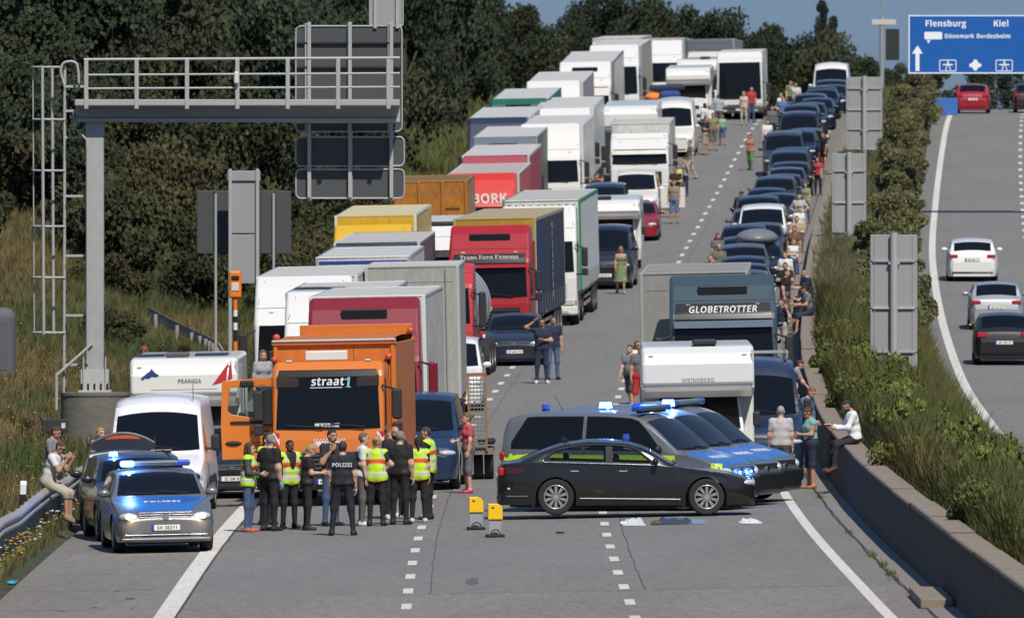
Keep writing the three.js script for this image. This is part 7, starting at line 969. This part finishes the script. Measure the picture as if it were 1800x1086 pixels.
person('woman with sunglasses in white and dark clothes left of the petrol blue truck', { pose: 'stand', sex: 'f', h: 1.7, top: WHT, sleeve: 0.3, tank: NAVYC, bottom: NAVYC, legs: 1, shoe: WHT, hair: [0.14, 0.07, 0.03], style: 'long', glasses: 1 }, 0.56, 300, 30);
person('man in red shorts and white socks left of the alcove motorhome', { pose: 'stand', h: 1.78, top: [0.12, 0.12, 0.13], sleeve: 1, bottom: [0.42, 0.02, 0.03], legs: 1.05, shoe: [0.6, 0.6, 0.58], hair: GREYH, style: 'crop', skin: 'tan' }, 0.68, 293.5, 10);
person('person in grey shorts behind the man in red shorts', { pose: 'walk', h: 1.72, top: [0.2, 0.2, 0.22], sleeve: 1, bottom: [0.05, 0.05, 0.06], legs: 1.1, shoe: WHT, hair: BROWN }, 0.42, 296.5, -30);
person('grey haired man in a pale T-shirt standing behind the police vans', { pose: 'stand', h: 1.78, top: [0.42, 0.4, 0.4], sleeve: 1, bottom: [0.08, 0.08, 0.09], shoe: K0, hair: [0.3, 0.28, 0.26], style: 'crop', bulk: 1.05 }, 3.72, 234.6, 175);
person('woman in a turquoise top and navy shorts by the median wall', { pose: 'both', sex: 'f', h: 1.72, top: [0.16, 0.42, 0.38], sleeve: 0.3, bottom: NAVYC, legs: 1.12, shoe: [0.3, 0.12, 0.06], hair: BROWN, style: 'bun', glasses: 1, bulk: 1.12, skin: 'tan' }, 4.36, 235.5, -70);
person('bearded man in a white shirt sitting on the median wall', { pose: 'sit', h: 1.8, top: [0.68, 0.68, 0.69], sleeve: 2, bottom: [0.02, 0.02, 0.025], shoe: [0.1, 0.04, 0.02], hair: [0.02, 0.016, 0.015], style: 'crop', beard: [0.04, 0.03, 0.03], skin: 'tan', paper: [0.6, 0.6, 0.6] }, 5.18, 231.5, -80, 1.03);
person('blond person in a black T-shirt leaning on the wall', { pose: 'lean', h: 1.76, top: K0, sleeve: 1, bottom: K0, shoe: K0, hair: BLOND, style: 'short' }, 4.42, 276, -30);
person('person with a white backpack leaning over the wall', { pose: 'lean', h: 1.74, top: [0.2, 0.22, 0.26], sleeve: 1, bottom: JEANS, shoe: K0, hair: BROWN, bag: [0.66, 0.65, 0.64] }, 4.5, 279, 100);
person('man in a blue shirt bending at the navy van', { pose: 'lean', h: 1.8, top: [0.08, 0.14, 0.22], sleeve: 2, bottom: JEANS, shoe: K0, hair: [0.2, 0.09, 0.04], style: 'short' }, 4.45, 252, 60);
// along the wall between the queued cars
const wallFolk = [
  ['bald man in an olive shirt beside the queued cars', { pose: 'talk', top: [0.13, 0.12, 0.09], bottom: GREYC, skin: 'tan', bulk: 1.06 }, 1.95, 391, 0],
  ['broad man in a white T-shirt beside the queued cars', { pose: 'talk', top: WHT, bottom: [0.2, 0.18, 0.15], legs: 1, hair: BROWN, style: 'crop', bulk: 1.08 }, 4.3, 382, -20],
  ['man in a black T-shirt with arms crossed by the wall', { pose: 'crossed', top: K0, bottom: K0, hair: DHAIR, skin: 'tan' }, 4.35, 371, -10],
  ['man in a black shirt and shorts facing the wall', { pose: 'stand', top: K0, bottom: GREYC, legs: 1, hair: BROWN }, 4.4, 364, 60],
  ['man in a grey shirt sitting on the wall with crossed arms', { pose: 'sit', top: [0.13, 0.14, 0.16], bottom: NAVYC, legs: 1.1, hair: DHAIR, skin: 'tan' }, 5.18, 342, -70, 1.03],
  ['woman with dark hair in a black top sitting on the wall', { pose: 'sit', sex: 'f', top: K0, bottom: K0, hair: DHAIR, style: 'long' }, 5.18, 347, -60, 1.03],
  ['man in a navy shirt and pale shorts standing by the wall', { pose: 'phone', top: NAVYC, bottom: [0.4, 0.36, 0.3], legs: 1, hair: BROWN }, 4.38, 335, -30],
  ['dark haired man in grey at the roadside of the queue', { pose: 'stand', top: GREYC, bottom: K0, hair: DHAIR, skin: 'tan' }, 1.75, 402, 20],
  ['person in a black jacket sitting on a car sill', { pose: 'stand', top: K0, sleeve: 2, bottom: K0, hair: [0.15, 0.06, 0.03] }, 1.8, 380, -10],
  ['man in a pale grey T-shirt standing behind a dark car', { pose: 'hips', top: [0.4, 0.4, 0.38], bottom: GREYC, legs: 1, hair: BROWN }, 4.25, 441, -15],
  ['man in dark clothes bending at a car door', { pose: 'lean', top: NAVYC, bottom: K0, hair: DHAIR, skin: 'tan' }, 1.7, 446, 50],
  ['woman in an olive top standing among the dark cars', { pose: 'talk', sex: 'f', top: [0.22, 0.24, 0.15], bottom: JEANS, hair: BROWN, style: 'long' }, 4.3, 456, -30],
  ['bare-legged man in a black T-shirt by the wall near the crest', { pose: 'stand', top: K0, bottom: K0, legs: 0.6, hair: DHAIR, skin: 'tan' }, 4.3, 505, -60],
  ['person in white by the wall beside a parked motorcycle', { pose: 'stand', top: WHT, bottom: GREYC, hair: DHAIR }, 4.4, 428, 30],
  ['man in a white T-shirt walking beside the far cars', { pose: 'walk', top: WHT, bottom: NAVYC, legs: 1, hair: BROWN }, 1.45, 520, 10],
  ['person in green trousers walking on the open corridor', { pose: 'walk', sex: 'f', top: [0.35, 0.16, 0.1], bottom: [0.08, 0.2, 0.06], hair: DHAIR, style: 'tail', skin: 'tan' }, 0.95, 508, -20],
  ['man in a blue shirt among the group near the crest', { pose: 'hips', top: [0.1, 0.15, 0.3], bottom: NAVYC, hair: BROWN }, 1.6, 545, 0],
  ['woman in a white top among the group near the crest', { pose: 'talk', sex: 'f', top: WHT, bottom: JEANS, hair: BLOND, style: 'long' }, 1.35, 552, 30],
  ['man waving in a pale shirt near the crest', { pose: 'shade', top: [0.5, 0.48, 0.42], bottom: GREYC, hair: BROWN, skin: 'tan' }, 1.7, 568, 0],
  ['person in a green top near the crest', { pose: 'stand', top: [0.12, 0.2, 0.1], bottom: K0, hair: DHAIR }, 1.25, 575, 20],
  ['man in a grey T-shirt and beige trousers stepping from a van', { pose: 'walk', top: [0.13, 0.12, 0.12], bottom: [0.36, 0.33, 0.28], hair: BROWN, lean: 1 }, -1.5, 500, -80],
  ['person in a yellow top at the white box truck', { pose: 'talk', sex: 'f', top: [0.5, 0.45, 0.12], bottom: GREYC, hair: BROWN, style: 'bun', skin: 'tan' }, -1.45, 478, 20],
  ['man in a black top standing at the white box truck', { pose: 'crossed', top: K0, bottom: K0, legs: 1, hair: DHAIR, skin: 'tan' }, -1.35, 471, 0],
  ['child with light green top walking in the corridor', { pose: 'walk', sex: 'f', top: [0.2, 0.42, 0.25], bottom: JEANS, legs: 1, hair: BROWN, style: 'tail', h: 1.5, skin: 'tan' }, -0.95, 533, 0],
  ['man in a white shirt and grey trousers by the ivory van', { pose: 'stand', top: WHT, bottom: [0.12, 0.11, 0.1], hair: GREYH, style: 'crop' }, -1.65, 536, 160],
  ['person in white top and jeans by the ivory van', { pose: 'stand', sex: 'f', top: WHT, bottom: JEANS, hair: DHAIR, style: 'long' }, -2.0, 541, 200],
  ['tall man in a blue-grey shirt by the motorhomes near the crest', { pose: 'hips', top: [0.3, 0.34, 0.42], bottom: GREYC, hair: BROWN }, -1.6, 549, 170],
  ['woman in an orange-brown top between the white trucks', { pose: 'talk', sex: 'f', top: [0.35, 0.14, 0.06], bottom: GREYC, hair: BROWN, style: 'long', skin: 'tan' }, -4.55, 470, 10],
  ['man in a white T-shirt between the white trucks', { pose: 'stand', top: WHT, bottom: [0.3, 0.26, 0.2], legs: 1, hair: BROWN }, -4.6, 462, -20],
  ['bare-armed man in dark top between the white trucks', { pose: 'phone', top: K0, sleeve: 0.2, bottom: JEANS, hair: DHAIR, skin: 'tan' }, -4.5, 466, 30],
  ['man in blue shorts beside the cream van door', { pose: 'stand', top: [0.25, 0.2, 0.14], bottom: [0.1, 0.16, 0.28], legs: 1, hair: BROWN, skin: 'tan' }, -1.05, 458, -20],
  ['man in a red T-shirt standing at the coach on the crest', { pose: 'stand', top: [0.4, 0.03, 0.03], bottom: JEANS, hair: BROWN }, -0.3, 560, 20],
  ['woman in a pale dress-length top at the coach on the crest', { pose: 'talk', sex: 'f', top: [0.5, 0.42, 0.36], bottom: [0.4, 0.36, 0.3], hair: BLOND, style: 'long' }, -0.55, 556, -20],
  ['man in a khaki shirt beside the ivory van', { pose: 'hips', top: [0.2, 0.18, 0.1], bottom: GREYC, legs: 1, hair: BROWN, skin: 'tan' }, -1.25, 528, 10],
  ['man in a black T-shirt with shorts beside the ivory van', { pose: 'crossed', top: K0, bottom: [0.3, 0.27, 0.2], legs: 1, hair: DHAIR, skin: 'tan' }, -1.5, 524, 60],
  ['person in a navy hoodie at the alcove motorhome', { pose: 'stand', top: NAVYC, sleeve: 2, bottom: K0, hair: BROWN }, -2.35, 500, 30],
  ['woman in a striped grey top beside the box truck mirror', { pose: 'phone', sex: 'f', top: [0.25, 0.25, 0.27], bottom: NAVYC, hair: DHAIR, style: 'tail' }, -1.3, 484, -40],
  ['man in a brown shirt standing between the dark cars and the wall', { pose: 'stand', top: [0.14, 0.08, 0.05], bottom: JEANS, hair: BROWN, skin: 'tan' }, 4.42, 408, -20],
  ['woman in a white vest top between the dark cars and the wall', { pose: 'talk', sex: 'f', top: WHT, sleeve: 0.2, bottom: JEANS, legs: 1, hair: [0.2, 0.1, 0.04], style: 'long' }, 4.45, 398, 20],
  ['man in a dark polo shirt sitting on the wall by the queue', { pose: 'sit', top: NAVYC, bottom: K0, hair: GREYH, style: 'crop' }, 5.18, 358, -80, 1.03],
  ['man in a sand coloured shirt standing by the wall near the sign', { pose: 'crossed', top: [0.34, 0.28, 0.2], bottom: GREYC, legs: 1, hair: BROWN }, 4.42, 418, 0],
  ['woman in a red top standing among the cars near the crest', { pose: 'stand', sex: 'f', top: [0.4, 0.05, 0.06], bottom: K0, hair: DHAIR, style: 'long' }, 4.4, 482, -30],
  ['man in a grey hoodie standing on the lane side of the far cars', { pose: 'stand', top: GREYC, sleeve: 2, bottom: K0, hair: BROWN }, 1.35, 534, 10],
];
for (const [label, o, u, d, yaw, lift] of wallFolk) person(label, { far: true, shoe: [0.1, 0.1, 0.1], h: o.sex === 'f' ? 1.68 : 1.8, ...o }, u, d, yaw, lift || 0);
// ---------- things dropped on the road ----------
function rag(label, u, d, w, l, h, c, seed) { const g = group('clothing'); tag(g, label, 'clothes'); g.position.set(...P(u, d, 0.004)); mesh('cloth', gridGeo(16, 16, (a, b) => { const x = (a - 0.5) * w, z = (b - 0.5) * l, e = Math.min(1, 6 * Math.min(a, 1 - a, b, 1 - b) + 0.02); return [x + 0.05 * noise.noise(a * 5, b * 5, seed), Math.max(0.004, e * h * (0.55 + 0.8 * noise.noise(a * 4 + seed, b * 4, seed))), -z + 0.05 * noise.noise(b * 4, a * 6, seed + 3)]; }), mat(c, 0.9, 0, { side: THREE.DoubleSide }), g); return g; }
rag('white cloth lying at the left end of the scattered things', 0.55, 214.6, 0.42, 1.2, 0.14, [0.5, 0.52, 0.55], 1); rag('navy jacket spread on the road before the black saloon', 1.35, 215, 0.7, 1.4, 0.12, [0.03, 0.045, 0.09], 2); rag('pale blue cloth on the road beside the navy jacket', 1.75, 214.8, 0.35, 1.0, 0.08, [0.15, 0.22, 0.34], 3); rag('pale pink bag lying alone toward the edge line', 2.75, 214.3, 0.42, 1.0, 0.09, [0.6, 0.55, 0.6], 4); rag('small dark rag on the road', -0.85, 210.8, 0.16, 0.8, 0.02, [0.02, 0.02, 0.022], 5);
{ const g = group('cap'); tag(g, 'brown round cap lying between the scattered clothes', 'cap'); g.position.set(...P(0.98, 214.4, 0)); mesh('crown', new THREE.SphereGeometry(0.1, 16, 8, 0, 6.3, 0, 1.6).scale(1.1, 0.9, 1.2), mat([0.09, 0.065, 0.03], 0.9), g); mesh('peak', rbox(0.16, 0.015, 0.12, 0, 0.02, 0.14, 0.005), mat([0.09, 0.065, 0.03], 0.9), g); }
{ const g = group('plastic_bottle'); tag(g, 'clear plastic bottle lying by the white cloth', 'bottle'); g.position.set(...P(0.3, 214.2, 0.045)); g.rotation.y = 0.5; mesh('bottle', new THREE.LatheGeometry([[0.001, 0], [0.042, 0.005], [0.042, 0.16], [0.015, 0.21], [0.015, 0.24], [0.001, 0.241]].map((p) => new THREE.Vector2(...p)), 16).rotateZ(-Math.PI / 2), mat([0.55, 0.62, 0.66], 0.15), g); mesh('bottle_cap', xcyl(0.018, 0.02, 0.245, 0, 0, 12), mat([0.1, 0.2, 0.5], 0.5), g); }
{ const g = group('litter'); tag(g, 'small turquoise scrap of litter in the verge grass', 'litter'); g.position.set(roadX(190) - 10.15, surfY(-10, 190) + 0.02, Z0 - 190); mesh('scrap', new THREE.IcosahedronGeometry(0.07, 1).scale(1.3, 0.6, 1), mat([0.03, 0.35, 0.5], 0.6), g); mesh('fold', box(0.1, 0.02, 0.06, 0.05, 0.03, 0.02), mat([0.03, 0.35, 0.5], 0.6), g); }

scene.traverse((o) => { if (o.isMesh) o.castShadow = o.receiveShadow = true; });
renderer.render(scene, camera);
